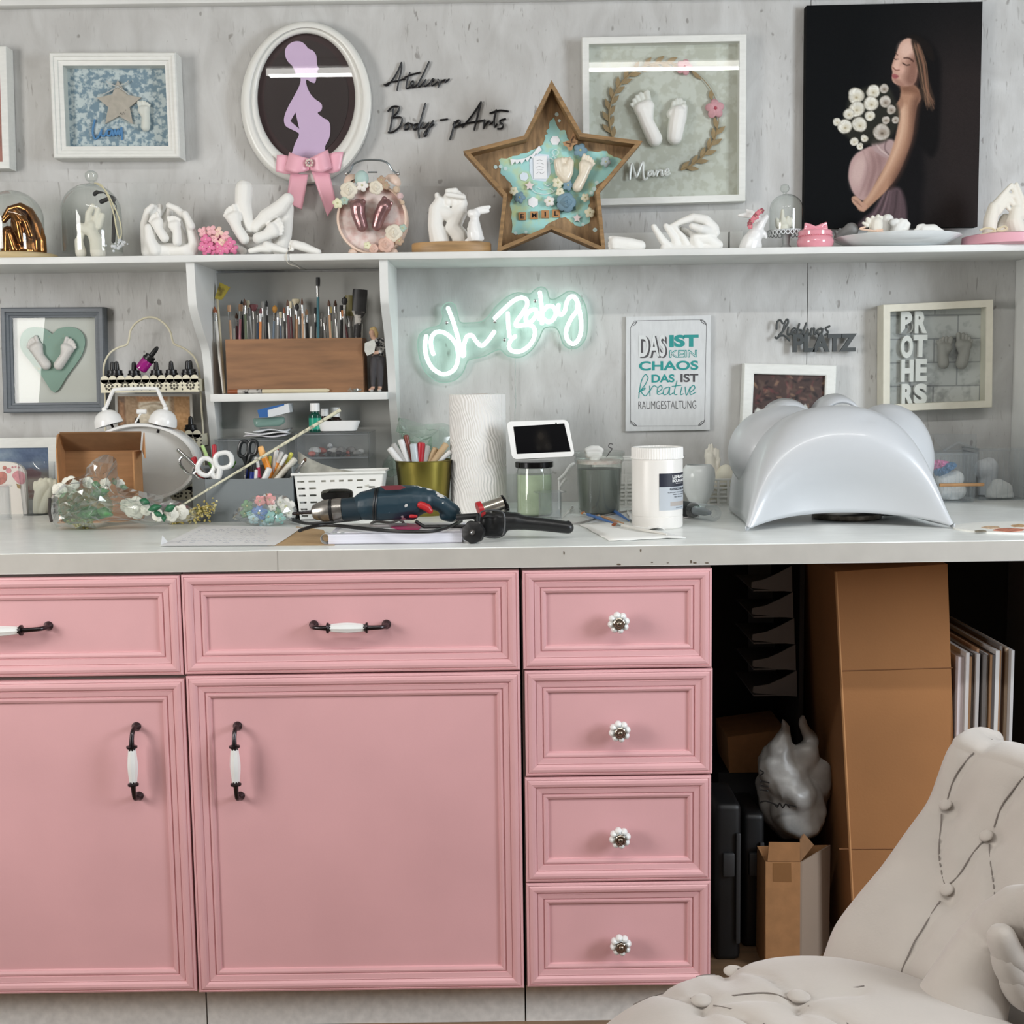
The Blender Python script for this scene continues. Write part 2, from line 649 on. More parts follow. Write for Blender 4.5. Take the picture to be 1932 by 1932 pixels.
# ================================================================== the room
def wall_material():
 m = bpy.data.materials.new('painted_strand_board')
 m.use_nodes = True
 nt = m.node_tree
 L = nt.links
 b = nt.nodes['Principled BSDF']
 b.inputs['Roughness'].default_value = 0.55
 tc = nt.nodes.new('ShaderNodeTexCoord')
 def noise(scale, rot, sc, detail=2.0, dist=0.0):
  mp = nt.nodes.new('ShaderNodeMapping')
  mp.inputs['Rotation'].default_value = (0, rot, 0)
  mp.inputs['Scale'].default_value = sc
  L.new(tc.outputs['Object'], mp.inputs[0])
  n = nt.nodes.new('ShaderNodeTexNoise')
  n.inputs['Scale'].default_value = scale
  n.inputs['Detail'].default_value = detail
  n.inputs['Distortion'].default_value = dist
  L.new(mp.outputs[0], n.inputs['Vector'])
  return n.outputs[0]
 def ramp(x, lo, hi, a=0.0, bb=1.0):
  r = nt.nodes.new('ShaderNodeMapRange')
  r.inputs[1].default_value = lo
  r.inputs[2].default_value = hi
  r.inputs[3].default_value = a
  r.inputs[4].default_value = bb
  L.new(x, r.inputs[0])
  return r.outputs[0]
 def math_(op, a, bb):
  n = nt.nodes.new('ShaderNodeMath')
  n.operation = op
  for i, v in enumerate((a, bb)):
   if isinstance(v, float):
    n.inputs[i].default_value = v
   else:
    L.new(v, n.inputs[i])
  return n.outputs[0]
 fl = None
 for rot, sc in ((0.5, (9, 9, 1.6)), (-0.6, (9, 9, 1.8)), (1.3, (10, 9, 1.7)), (0.05, (12, 9, 1.5))):
  n = noise(11, rot, sc, 3.0, 0.6)
  r = ramp(n, 0.665, 0.74)
  fl = r if fl is None else math_('MAXIMUM', fl, r)
 patch = ramp(noise(5.0, 0.3, (1, 1, 1), 3.0), 0.42, 0.66)
 fl = math_('MULTIPLY', fl, patch)
 specks = ramp(noise(55, 0.2, (1, 1, 0.7), 1.0), 0.74, 0.80)
 fl = math_('MAXIMUM', fl, math_('MULTIPLY', specks, 0.8))
 mx = nt.nodes.new('ShaderNodeMix')
 mx.data_type = 'RGBA'
 L.new(math_('MULTIPLY', fl, 0.75), mx.inputs[0])
 tone = nt.nodes.new('ShaderNodeValToRGB')
 tone.color_ramp.elements[0].position = 0.3
 tone.color_ramp.elements[1].position = 0.7
 tone.color_ramp.elements[0].color = lin((182, 181, 178))
 tone.color_ramp.elements[1].color = lin((202, 202, 200))
 L.new(noise(7, 0.8, (2, 2, 1), 5.0, 1.0), tone.inputs[0])
 L.new(tone.outputs[0], mx.inputs[6])
 mx.inputs[7].default_value = lin((112, 106, 100))
 L.new(mx.outputs[2], b.inputs['Base Color'])
 bp = nt.nodes.new('ShaderNodeBump')
 bp.inputs['Strength'].default_value = 0.35
 bp.inputs['Distance'].default_value = 0.0015
 L.new(math_('ADD', noise(14, -0.5, (8, 8, 1.6), 4.0, 0.5), noise(16, 0.7, (8, 8, 1.6), 4.0, 0.5)), bp.inputs['Height'])
 L.new(bp.outputs[0], b.inputs['Normal'])
 return m
osb = wall_material()
XL, XR, YB, ZC = -2.2, 2.4, -1.8, 2.5
X_SEAM = P(1524, 520, WALL_Y).x
m = MB()
m.box((XL - 0.1, WALL_Y, 0), (X_SEAM - 0.0008, WALL_Y + 0.018, ZC))
m.box((X_SEAM + 0.0008, WALL_Y, 0), (XR + 0.1, WALL_Y + 0.018, ZC))
m.box((XL - 0.1, WALL_Y + 0.018, 0), (XR + 0.1, WALL_Y + 0.1, ZC))
obj('wall_back', m, osb, kind='structure', flat=True)
room_paint = M('room_paint', (168, 166, 162), 0.8)
def side_wall(name, x0, x1):
 """side wall with a window opening y 0.4..1.3, z 0.95..2.15"""
 m = MB()
 m.box((x0, YB, 0), (x1, 0.4, ZC))
 m.box((x0, 1.3, 0), (x1, WALL_Y, ZC))
 m.box((x0, 0.4, 0), (x1, 1.3, 0.95))
 m.box((x0, 0.4, 2.15), (x1, 1.3, ZC))
 return obj(name, m, room_paint, kind='structure', flat=True)
side_wall('wall_left', XL - 0.1, XL)
side_wall('wall_right', XR, XR + 0.1)
obj('wall_rear', MB().box((XL - 0.1, YB - 0.1, 0), (XR + 0.1, YB, ZC)), room_paint, kind='structure', flat=True)
obj('ceiling', MB().box((XL - 0.1, YB - 0.1, ZC), (XR + 0.1, WALL_Y + 0.1, ZC + 0.1)), room_paint, kind='structure', flat=True)
floor_mat = M('wood_floor', (132, 104, 78), 0.45, noise=(6, 0.25), stretch=(1, 9, 1))
obj('floor', MB().box((XL - 0.1, YB - 0.1, -0.1), (XR + 0.1, WALL_Y + 0.1, 0)), floor_mat, kind='structure', flat=True)
for i, x in enumerate((XL - 0.06, XR + 0.06)):
 m = MB()
 for y in (0.4, 0.83, 1.26):
  m.box((x - 0.02, y, 0.95), (x + 0.02, y + 0.04, 2.15))
 m.box((x - 0.02, 0.4, 0.95), (x + 0.02, 1.3, 0.99))
 m.box((x - 0.02, 0.4, 2.11), (x + 0.02, 1.3, 2.15))
 obj('window_%d' % (i + 1), m, white_gloss, kind='structure', flat=True)
zt = P(0, 11, 2.97).z
obj('trim_1', MB().box((XL, 2.97, zt), (XR, 3.0, zt + 0.12), 0.003), white_paint, kind='structure')
m = MB()
a, b = P(-40, 342, 2.985), P(965, 353, 2.985)
m.prism([(a.x, 2.985, Z_SH), (b.x, 2.985, Z_SH), (b.x, 2.985, b.z), (a.x, 2.985, a.z)], (0, 0.015, 0))
obj('trim_2', m, osb, kind='structure', flat=True)
m = MB()
a, b = P(1140, 440, 2.985), P(1374, 440, 2.985)
m.box((a.x, 2.985, Z_SH), (b.x, 3.0, a.z))
c = P(1402, 440, 2.985)
m.box((b.x + 0.004, 2.985, Z_SH), (c.x, 3.0, a.z))
obj('trim_3', m, white_paint, kind='structure', flat=True)
tube_glow = emitter('lamp_tube', (255, 252, 246), 18.0)
def batten(x0, x1, y, label):
 z = ZC - 0.012
 e = empty('ceiling_lamp', ((x0 + x1) / 2, y, ZC), label, 'lamp', 'ceiling battens')
 obj('housing', MB().box((x0, y - 0.03, ZC - 0.03), (x1, y + 0.03, ZC), 0.004), white_gloss, e)
 m = MB()
 m.tube([(x0 + 0.02, y, ZC - 0.045), (x1 - 0.02, y, ZC - 0.045)], 0.014, 10)
 obj('lamp_tube', m, tube_glow, e)
batten(-0.98, 1.5, 0.8, 'long white ceiling batten above the workbench, reflected in the picture glass')
# ================================================================== shelf over the bench
sh = empty('display_shelf', (0, 2.88, Z_SH), 'long white painted wall shelf with curved brackets and a small compartment below', 'shelf')
zb = P(0, 499.3, SHELF_F).z
TH = Z_SH - zb
xj = P(545, 485, SHELF_F).x
obj('shelf_board', MB().box((XL + 0.25, SHELF_F, zb), (xj - 0.0006, 3.0, Z_SH), 0.0015), white_paint, sh)
obj('shelf_board', MB().box((xj + 0.0006, SHELF_F + 0.001, zb), (XR - 0.5, 3.0, Z_SH), 0.0015), white_paint, sh)
def bracket(edge_pts, x_off):
 """side panel whose front edge curves back towards the wall; edge points = (photo x, y) of the panel's right front edge"""
 xr = P(edge_pts[0][0], edge_pts[0][1], SHELF_F + 0.012).x
 xl = xr - 0.0185
 prof = []
 for x, y in edge_pts:
  d = ray(x, y)
  prof.append((xr / d.x * d.y if abs(d.x) > 1e-6 else 2.8, None, x, y))
 pts = []
 for Y, _, x, y in prof:
  Y = min(max(Y, SHELF_F + 0.012), 2.99)
  pts.append((Y, P(x, y, Y).z))
 pts = cr(pts, 5)
 loop = [(xl, 3.0, zb)] + [(xl, Y, z) for Y, z in pts] + [(xl, pts[-1][0], Z_CT), (xl, 3.0, Z_CT)]
 loop[1] = (xl, pts[0][0], zb)
 m = MB()
 m.prism(loop, (0.0185, 0, 0))
 return xl, xr, m
bx1l, bx1r, m1 = bracket([(366.5, 500), (370, 560), (373, 585), (384, 625), (396, 666), (402, 740), (411, 830), (417, 900)], 0)
obj('bracket', m1, white_paint, sh)
bx2l, bx2r, m2 = bracket([(731.5, 500), (733, 560), (735, 585), (741, 640), (745.5, 700), (748.5, 760), (754, 830), (758, 900)], 0)
obj('bracket', m2, white_paint, sh)
z1, z2 = P(566, 741.5, 2.87).z, P(566, 756, 2.87).z
HB = 2.985
obj('back_panel', MB().box((bx1r, HB, Z_CT + 0.02), (bx2l, 3.0, zb - 0.006)), M('panel_grey', (170, 170, 166), 0.6), sh, flat=True)
obj('compartment_board', MB().box((bx1r, 2.875, z2), (bx2l, HB, z1), 0.001), white_paint, sh)
Z_HS = z1
xg = P(1917, 490, WALL_Y).x
obj('gable_panel', MB().box((xg, 2.6, Z_CT), (xg + 0.018, 2.999, zb - 0.0005)), white_paint, label='white upright panel closing the right end between shelf and worktop', cat='panel')
# ================================================================== workbench
wt = empty('worktop', (0, 2.6, Z_CT), 'long pale grey worktop over the pink cabinets, with worn scuffed edges', 'worktop')
Z_CB = P(0, 1084.5, 2.2).z
top_mat = M('worktop_laminate', (240, 243, 240), 0.28, spec=0.35, noise=(14, 0.05), stretch=(1, 3, 1), bump=(30, 0.03), detail=6)
edge_mat = M('worktop_edge', (184, 181, 174), 0.5, noise=(20, 0.04))
m = MB()
m.box((XL + 0.25, 2.2, Z_CB), (XR - 0.4, 2.999, Z_CT), 0.0015)
m.m = [1 if all(abs(m.v[i][1] - 2.2) < 1e-4 for i in f) else 0 for f in m.f]
obj('worktop_board', m, [top_mat, edge_mat], wt, flat=True)
xs = P(523, 1050, 2.2).x
obj('edge_joint', MB().box((xs, 2.1996, Z_CB), (xs + 0.001, 2.2001, Z_CT - 0.001)), M('joint_grey', (150, 148, 142)), wt)
scuff = M('scuff_brown', (92, 80, 66), 0.8)
rr = random.Random(4)
for x, y, w, h in ((1168, 1065, 5, 2.2), (1304, 1060, 2, 4), (1311, 1062, 4, 2), (1334, 1062, 5, 1.6), (1064, 1043, 1.5, 4), (1209, 1039, 2, 3), (1260, 1062, 3, 1.2), (1230, 1061, 3, 1.2)):
 p = P(x, y, 2.1995)
 k = 0.00094
 m = MB()
 m.prism([(p.x + math.cos(t) * w * k * rr.uniform(.6, 1.1), 2.1996, p.z + math.sin(t) * h * k * rr.uniform(.6, 1.1)) for t in np.linspace(0, 5.6, 8)], (0, 0.0006, 0))
 obj('scuff', m, scuff, wt)
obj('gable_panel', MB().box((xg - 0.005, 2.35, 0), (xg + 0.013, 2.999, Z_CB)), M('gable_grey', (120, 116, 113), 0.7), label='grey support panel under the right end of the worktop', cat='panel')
# ================================================================== pink cabinets
pink = M('pink_paint', (219, 169, 172), 0.42, noise=(5, 0.04), bump=(300, 0.05))
carcass = M('carcass_grey', (120, 112, 106), 0.6)
ceramic = M('ceramic', (228, 230, 228), 0.12, coat=0.5)
YD = 2.205          # front plane of doors
PROF = [(0, 0), (0, 13), (1.2, 15), (4.5, 16), (5.2, 14.6), (8, 16.8), (13, 17.6), (18, 16.4), (21.5, 13.2), (22, 12.2), (23.2, 13.4), (24.5, 12.8), (33, 11.6), (34, 9.0),
  (35.6, 9.0), (36.4, 11.0), (40, 11.2), (44.5, 9.2), (45.2, 5.5), (46, 5.0)]
def front_mb(px0, py0, px1, py1):
 """moulded drawer or door front; photo corners of its outline (taken on the front plane)"""
 a, b = P(px0, py0, YD), P(px1, py1, YD)
 x0, x1, z1, z0 = a.x, b.x, a.z, b.z
 m = MB()
 k = 0.93e-3
 loops = []
 for o, h in PROF:
  o *= k
  y = YD + 0.0165 - h * 1e-3
  loops.append([(x0 + o, y, z0 + o), (x1 - o, y, z0 + o), (x1 - o, y, z1 - o), (x0 + o, y, z1 - o)])
 vs = [p for l in loops for p in l]
 fs = []
 for i in range(len(loops) - 1):
  for j in range(4):
   q = (j + 1) % 4
   fs.append((i * 4 + j, i * 4 + q, (i + 1) * 4 + q, (i + 1) * 4 + j))
 L = (len(loops) - 1) * 4
 fs.append((L, L + 1, L + 2, L + 3))
 fs.append((3, 2, 1, 0))
 m.add(vs, fs)
 return m, (x0, x1, z0, z1)
def add_front(name, parent, px0, py0, px1, py1):
 m, ext = front_mb(px0, py0, px1, py1)
 o = obj(name, m, pink, parent, sharp=0.35)
 o.data.polygons.foreach_set('use_smooth', [False] * len(o.data.polygons))
 return o, ext
def bar_handle(parent, p0, p1):
 """ceramic grip between two dark bronze feet; p0,p1 photo points of the foot centres"""
 a, b = P(*p0, YD + 0.01), P(*p1, YD + 0.01)
 out = Vector((0, -1, 0))
 d = (b - a)
 L = d.length
 d.normalize()
 yb = YD + 0.011
 m = MB()
 m.mat(0)
 g0, g1 = a + d * L * 0.25 + out * 0.03, a + d * L * 0.73 + out * 0.03
 prof = [(0.0062, 0), (0.0072, 0.006), (0.0092, (g1 - g0).length * 0.5), (0.0072, (g1 - g0).length - 0.006), (0.0062, (g1 - g0).length)]
 m.lathe(cr(prof, 4), g0, 24, ax=d, flute=8, amp=0.06)
 m.mat(1)
 for q, s in ((a, 1), (b, -1)):
  m.lathe([(0.0001, -0.012), (0.006, -0.010), (0.0085, -0.004), (0.0085, 0.0), (0.006, 0.004), (0.0045, 0.010)], q, 18, ax=out)
  base = Vector((q.x, yb, q.z))
  e = g0 if s == 1 else g1
  pts = cr([base, base + out * 0.014, base + out * 0.026 + d * s * 0.006, e - d * s * 0.012, e], 5)
  n = len(pts)
  m.tube(pts, [0.0052 - 0.0012 * math.sin(PI * i / (n - 1)) for i in range(n)], 12)
  m.lathe([(0.0052, -0.003), (0.0098, -0.002), (0.0098, 0.001), (0.0066, 0.003), (0.0066, 0.006)], e - d * s * 0.003, 18, ax=d * s)
 return obj('handle', m, [ceramic, dark_metal], parent, label='white ceramic handle with dark metal ends')
def flower_knob(parent, px, py):
 p = P(px, py, YD + 0.011)
 out = (0, -1, 0)
 m = MB()
 m.mat(1).lathe([(0.007, 0), (0.005, 0.004), (0.005, 0.016)], p, 16, ax=out)
 m.mat(0)
 c = p + Vector((0, -0.024, 0))
 for i in range(8):
  a = i * PI / 4 + 0.2
  q = c + Vector((math.cos(a) * 0.0135, 0, math.sin(a) * 0.0135))
  m.ell(q, (0.0068, 0.010, 0.0068), u=12, v=8)
 m.ell(c, (0.0135, 0.011, 0.0135))
 m.mat(1)
 c2 = c + Vector((0, -0.0105, 0))
 m.lathe([(0.0105, 0), (0.0105, 0.001), (0.0085, 0.002), (0.0075, 0.0035)], c2, 24, ax=out, flute=16, amp=0.05)
 m.ell(c2 + Vector((0, -0.003, 0)), (0.0052, 0.0045, 0.0052), u=16, v=10)
 return obj('knob', m, [ceramic, M('nickel', (150, 140, 128), 0.2, 1.0)], parent, label='white flower shaped knob with a nickel centre')
YC = YD + 0.0175
kick_mat = M('toe_kick', (236, 234, 230), 0.6, noise=(60, 0.08))
z_kick = P(600, 1869, YD).z
def cabinet(label, x0, x1):
 e = empty('cabinet', ((x0 + x1) / 2, 2.5, 0), label, 'cabinet')
 obj('body', MB().box((x0 + 0.0015, YC, z_kick - 0.004), (x1 - 0.0015, 2.9, Z_CB)), carcass, e, flat=True)
 obj('plinth', MB().box((x0 + 0.0015, 2.265, 0), (x1 - 0.0015, 2.283, z_kick - 0.004)), kick_mat, e, flat=True)
 return e
xa = P(339.5, 1097, YD).x
xb = P(981.5, 1097, YD).x
xc = P(1345, 1090, YD).x
w = xb - xa
c1 = cabinet('pink base cabinet cut off by the left edge, one drawer above one door', xa - w, xa)
c2 = cabinet('wide pink base cabinet with one drawer above one door, middle of the three', xa, xb)
c3 = cabinet('narrow pink drawer cabinet with four drawers and flower knobs', xb, xc)
G = 0.0013
zrow = [(1083, 1273), (1279, 1872)]
def front_px(name, par, x0, x1, ytop, ybot, xref):
 """front between room x0..x1; heights read at photo column xref"""
 zt_, zb_ = P(xref, ytop, YD).z, P(xref, ybot, YD).z
 a, b = proj((x0, YD, zt_)), proj((x1, YD, zb_))
 return add_front(name, par, a[0], a[1], b[0], b[1])
d, _ = front_px('drawer', c1, xa - w + G, xa - G, 1088, 1276, 200)
bar_handle(d, (-66, 1189), (91, 1181))
d, _ = front_px('door', c1, xa - w + G, xa - G, 1284, 1874, 200)
bar_handle(d, (257, 1371), (262, 1502))
d, _ = front_px('drawer', c2, xa + G, xb - 2 * G, 1080.5, 1269, 660)
bar_handle(d, (592, 1179), (729, 1178))
d, _ = front_px('door', c2, xa + 2 * G, xb - 2 * G, 1272.5, 1870, 660)
bar_handle(d, (448, 1370), (453, 1502))
for (yt, yb_), (kx, ky), wd in zip([(1075, 1261.5), (1264.5, 1463), (1466.5, 1663.5), (1666, 1861)],
          [(1165, 1170), (1167, 1373), (1167.5, 1572), (1169, 1772)], (0, 0.002, 0, 0)):
 d, _ = front_px('drawer', c3, xb + 3 * G + wd, xc - G + wd, yt, yb_, 1165)
 flower_knob(d, kx, ky)
# ================================================================== pictures and signs on the wall
def inset(poly, o, Y):
 """poly: loop of world points in an XZ plane, turned inwards by o, moved to depth Y"""
 n = len(poly)
 area_ = sum(poly[i].x * poly[(i + 1) % n].z - poly[(i + 1) % n].x * poly[i].z for i in range(n))
 sg = 1 if area_ > 0 else -1
 out = []
 for i in range(n):
  a, b, c = poly[i - 1], poly[i], poly[(i + 1) % n]
  d1 = Vector((b.x - a.x, b.z - a.z)).normalized()
  d2 = Vector((c.x - b.x, c.z - b.z)).normalized()
  n1, n2 = Vector((-d1.y, d1.x)) * sg, Vector((-d2.y, d2.x)) * sg
  bi = n1 + n2
  k = 1 / max(0.25, (bi.length_squared / 2))
  out.append(Vector((b.x + bi.x * k * o, Y, b.z + bi.y * k * o)))
 return out
def frame_mb(poly, Yf, Yw, prof, back):
 """moulding along an outline: prof [(inset, depth behind front)], from the wall round the face to the inner back"""
 loops = [inset(poly, 0.0, Yw), inset(poly, 0.0, Yf + prof[0][1])]
 for o, h in prof[1:]:
  loops.append(inset(poly, o, Yf + h))
 loops.append(inset(poly, prof[-1][0], Yf + back))
 n = len(poly)
 m = MB()
 vs = [p for l in loops for p in l]
 fs = [(i * n + j, i * n + (j + 1) % n, (i + 1) * n + (j + 1) % n, (i + 1) * n + j) for i in range(len(loops) - 1) for j in range(n)]
 k = len(loops) - 1
 fs += [(k * n + j, k * n + (j + 1) % n, (j + 1) % n, j) for j in range(n)]
 m.add(vs, fs)
 return m
def pic_frame(label, z, corners, Yf, border, prof, back, mat, glass_at=None, cat='picture frame', Yw=2.998, name='framed_picture'):
 """corners TL TR BR BL in zoom frame z at the frame's front plane"""
 poly = zpts(z, Yf, corners)
 base = (poly[2] + poly[3]) / 2
 e = empty(name, (base.x, Yw, base.z), label, cat)
 pr = [(o * border, h) for o, h in prof]
 m = frame_mb(poly, Yf, Yw, pr, back)
 o = obj('frame', m, mat, e, flat=True)
 inner = lambda o, d: inset(poly, border + o, Yf + d)
 if glass_at is not None:
  q = inner(0, glass_at)
  obj('glass', MB().prism(q, (0, 0.0015, 0)), pane_glass, e, flat=True)
 return e, inner
def foot_strokes(hx, hy, tx, ty, w, big=1, lift=0.0, dy=0.0, hr=0.66):
 d = Vector((tx - hx, ty - hy))
 L = d.length
 d.normalize()
 n = Vector((-d.y, d.x)) * big
 S = []
 mid = Vector((hx, hy)) + d * L * 0.5 - n * 0.16 * w
 S.append([(hx, hy, hr * w, dy), (mid.x, mid.y, 0.62 * w, dy), (tx - n.x * .2 * w, ty - n.y * .2 * w, 0.62 * w, dy)])
 S.append([(tx - n.x * .3 * w, ty - n.y * .3 * w, .6 * w, dy), (tx + n.x * .32 * w, ty + n.y * .32 * w, .62 * w, dy)])
 S.append([(mid.x, mid.y, 0.5 * w, dy), (tx + n.x * .32 * w, ty + n.y * .32 * w, .58 * w, dy)])
 for a, b, r in ((.66, 1.12, .29), (.14, 1.22, .19), (-.25, 1.12, .18), (-.60, .92, .165), (-.90, .64, .155)):
  c = Vector((tx, ty)) + n * a * w + d * b * w
  k = Vector((tx, ty)) + n * a * .9 * w + d * .35 * w
  S.append([(k.x, k.y, r * .75 * w, dy), (c.x, c.y, r * w, dy - lift)])
 return S
white_frame = M('frame_white', (232, 233, 228), 0.45, noise=(40, 0.03), stretch=(1, 1, 4))
# ---- pink picture at the far left edge
e, inn = pic_frame('white box frame with pink print, cut off by the left edge', 0, [(-215, 84), (11, 87), (18, 318), (-215, 321)], 2.957, 0.0155,
       [(0, 0.001), (0.06, 0), (1, 0)], 0.02, white_frame, 0.006)
obj('mount', MB().prism(inn(-0.001, 0.02), (0, 0.004, 0)), M('pink_print', (214, 150, 140), 0.6, noise=(20, 0.2)), e, flat=True)
# ---- Liam box frame
e, inn = pic_frame('white box frame with wooden star, tiny foot cast and blue name on blue paper', 1, [(355, 380), (1278, 378), (1312, 1148), (388, 1152)], 2.945, 0.0275,
       [(0, 0.003), (0.10, 0), (0.30, 0.0), (0.34, 0.003), (0.62, 0.004), (0.66, 0.007), (1, 0.009)], 0.038, white_frame, 0.012)
blue_paper = M('blue_flower_paper', (206, 216, 220), 0.7, noise=(95, 0.3), col2=(128, 152, 170), thresh=(0.42, 0.58), detail=2)
obj('mount', MB().prism(inn(-0.001, 0.038), (0, 0.004, 0)), blue_paper, e, flat=True)
Yb = 2.945 + 0.036
star = [(858, 585), (925, 690), (1028, 712), (945, 782), (968, 905), (868, 845), (768, 902), (790, 782), (705, 712), (818, 690)]
obj('wooden_star', plate_mb([zpts(1, Yb - .004, star)], Yb - 0.005, 0.005), M('pale_wood', (200, 190, 180), 0.7, noise=(60, 0.1)), e, flat=True)
m = script_mb(1, Yb - 0.007, [[(858, 630), (800, 610), (778, 590)], [(858, 630), (910, 610), (935, 590)], [(858, 632), (790, 670), (730, 697)], [(858, 632), (910, 665), (940, 690)]], 0.0013)
obj('ribbon_bow', m, M('silver_ribbon', (205, 205, 205), 0.3), e)
m = MB()
for x, y in ((880, 825), (900, 818), (915, 803), (890, 832), (905, 830)):
 m.ell(P(*zp(1, x, y), Yb - 0.006), 0.0012, u=8, v=5)
obj('rhinestones', m, chrome, e, kind='stuff')
cast('foot_cast', 1, Yb - 0.006, foot_strokes(1062, 925, 1050, 800, 50, -1), plaster, e, 0.0012, 3)
m = script_mb(1, Yb - 0.002, [[(690, 875), (675, 960), (690, 1010), (715, 1000), (735, 960)], [(740, 945), (738, 985), (760, 990), (780, 955)],
       [(810, 945), (785, 950), (782, 985), (805, 985), (818, 948), (822, 985)], [(830, 985), (838, 945), (848, 985), (862, 945), (872, 985), (885, 930), (890, 1015)]], 0.0024)
obj('name_lettering', m, M('letter_blue', (92, 146, 200), 0.5), e)
# ---- oval picture
cx, cy = 572, 676
Yo = 2.965
N = 72
def oval(rx, ry, Y, dx=0, dy=0):
 return [P(*zp(2, cx + dx + rx * math.cos(2 * PI * i / N), cy + dy + ry * math.sin(2 * PI * i / N)), Y) for i in range(N)]
prof = [(478, 594, 2.997), (477, 593, 2.975), (470, 586, Yo), (445, 561, Yo - 0.004), (420, 536, Yo - 0.003), (408, 524, Yo), (404, 520, Yo + 0.004),
  (385, 500, Yo + 0.004), (365, 480, Yo + 0.008), (357, 470, Yo + 0.013), (355, 468, Yo + 0.024)]
loops = [oval(a, b_, y, dy=(-40 if i > 7 else -5 * i), dx=0) for i, (a, b_, y) in enumerate(prof)]
e = empty('oval_picture', P(*zp(2, cx, 1270), 2.99), 'oval white frame with lilac silhouette of an expectant woman on dark ground', 'picture frame')
m = MB()
vs = [p for l in loops for p in l]
fs = [(i * N + j, i * N + (j + 1) % N, (i + 1) * N + (j + 1) % N, (i + 1) * N + j) for i in range(len(loops) - 1) for j in range(N)]
m.add(vs, fs)
obj('frame', m, M('frame_satin', (228, 228, 222), 0.3), e, sharp=0.9)
inner_l = loops[-1]
obj('dark_back', MB().prism([Vector((p.x, Yo + 0.024, p.z)) for p in inner_l], (0, 0.004, 0)), M('wine_card', (58, 34, 38), 0.5), e, flat=True)
obj('dark_mount', MB().prism([Vector((p.x, Yo + 0.0225, p.z)) for p in oval(308, 420, Yo + 0.0225, 0, -40)], (0, 0.001, 0)), M('dark_card', (44, 30, 32), 0.5), e, flat=True)
sil = [(420, 335), (418, 285), (445, 245), (490, 224), (535, 228), (565, 250), (585, 275), (620, 292), (643, 325), (648, 360), (650, 395), (664, 425), (650, 440), (656, 462), (644, 478), (643, 500), (632, 527),
    (605, 520), (572, 503), (574, 545), (600, 605), (640, 648), (675, 672), (687, 700), (678, 730), (654, 747), (700, 785), (722, 795), (742, 822), (746, 870), (738, 930), (708, 990), (692, 1075), (478, 1075),
    (476, 1010), (498, 950), (518, 898), (468, 868), (425, 845), (410, 815), (412, 770), (440, 700), (490, 610), (522, 545), (530, 495), (500, 470), (470, 405), (440, 375)]
hole = [(492, 742), (455, 806), (520, 862), (506, 800)]
obj('silhouette', plate_mb([zpts(2, Yo + 0.02, cr(sil, 3, True)), zpts(2, Yo + 0.02, hole)], Yo + 0.02, 0.0015), M('lilac_card', (222, 192, 228), 0.6), e, flat=True)
obj('glass', MB().prism([Vector((p.x, Yo + 0.014, p.z)) for p in loops[-2]], (0, 0.0015, 0)), pane_glass, e, flat=True)
sat = M('pink_satin', (240, 178, 194), 0.35, sheen=0.3, bump=(400, 0.05))
yb0 = Yo - 0.012
bw = empty('ribbon_bow', P(*zp(2, 595, 1120), yb0 + .006), 'pink satin ribbon bow with pearl brooch on the oval frame', 'bow')
def ribbon(name, top, bot, bulge, Y, parent, mat, n=10):
 t, b_ = cr(top, n), cr(bot, n)
 rows = []
 K = 7
 L = len(t)
 for i in range(L):
  row = []
  for k in range(K):
   f = k / (K - 1)
   x, y = t[i][0] * (1 - f) + b_[i][0] * f, t[i][1] * (1 - f) + b_[i][1] * f
   row.append(P(*zp(2, x, y), Y - bulge * math.sin(PI * i / (L - 1)) ** 0.8))
  rows.append(row)
 return obj(name, MB().grid(rows), mat, parent, solid=0.0012, sharp=3)
ribbon('bow_loop', [(450, 1062), (400, 1050), (358, 1052)], [(520, 1188), (420, 1190), (350, 1172)], 0.006, yb0 + 0.006, bw, sat)
ribbon('bow_loop', [(730, 1045), (790, 1030), (842, 1030)], [(690, 1180), (760, 1185), (818, 1168)], 0.006, yb0 + 0.006, bw, sat)
ribbon('bow_loop', [(600, 1080), (530, 1062), (448, 1032)], [(595, 1165), (500, 1182), (414, 1160)], 0.018, yb0, bw, sat)
ribbon('bow_loop', [(590, 1080), (660, 1045), (728, 1012)], [(600, 1165), (680, 1178), (760, 1150)], 0.018, yb0, bw, sat)
ribbon('bow_tail', [(455, 1190), (440, 1290), (425, 1398)], [(585, 1195), (565, 1320), (540, 1452)], 0.006, yb0 + .004, bw, sat)
ribbon('bow_tail', [(608, 1170), (660, 1320), (726, 1502)], [(740, 1180), (765, 1290), (792, 1402)], 0.006, yb0 + .004, bw, sat)
br = MB()
c = P(*zp(2, 593, 1110), yb0 - 0.021)
for i in range(8):
 a = i * PI / 4
 br.ell(c + Vector((math.cos(a) * .0072, 0, math.sin(a) * .0072)), 0.0028, u=10, v=7)
obj('pearl_brooch', br, M('pearl', (226, 214, 200), 0.2, coat=0.6), bw)
obj('brooch_stone', MB().ell(c + Vector((0, -.001, 0)), (.0036, .003, .0036), u=8, v=5), chrome, bw, flat=True)
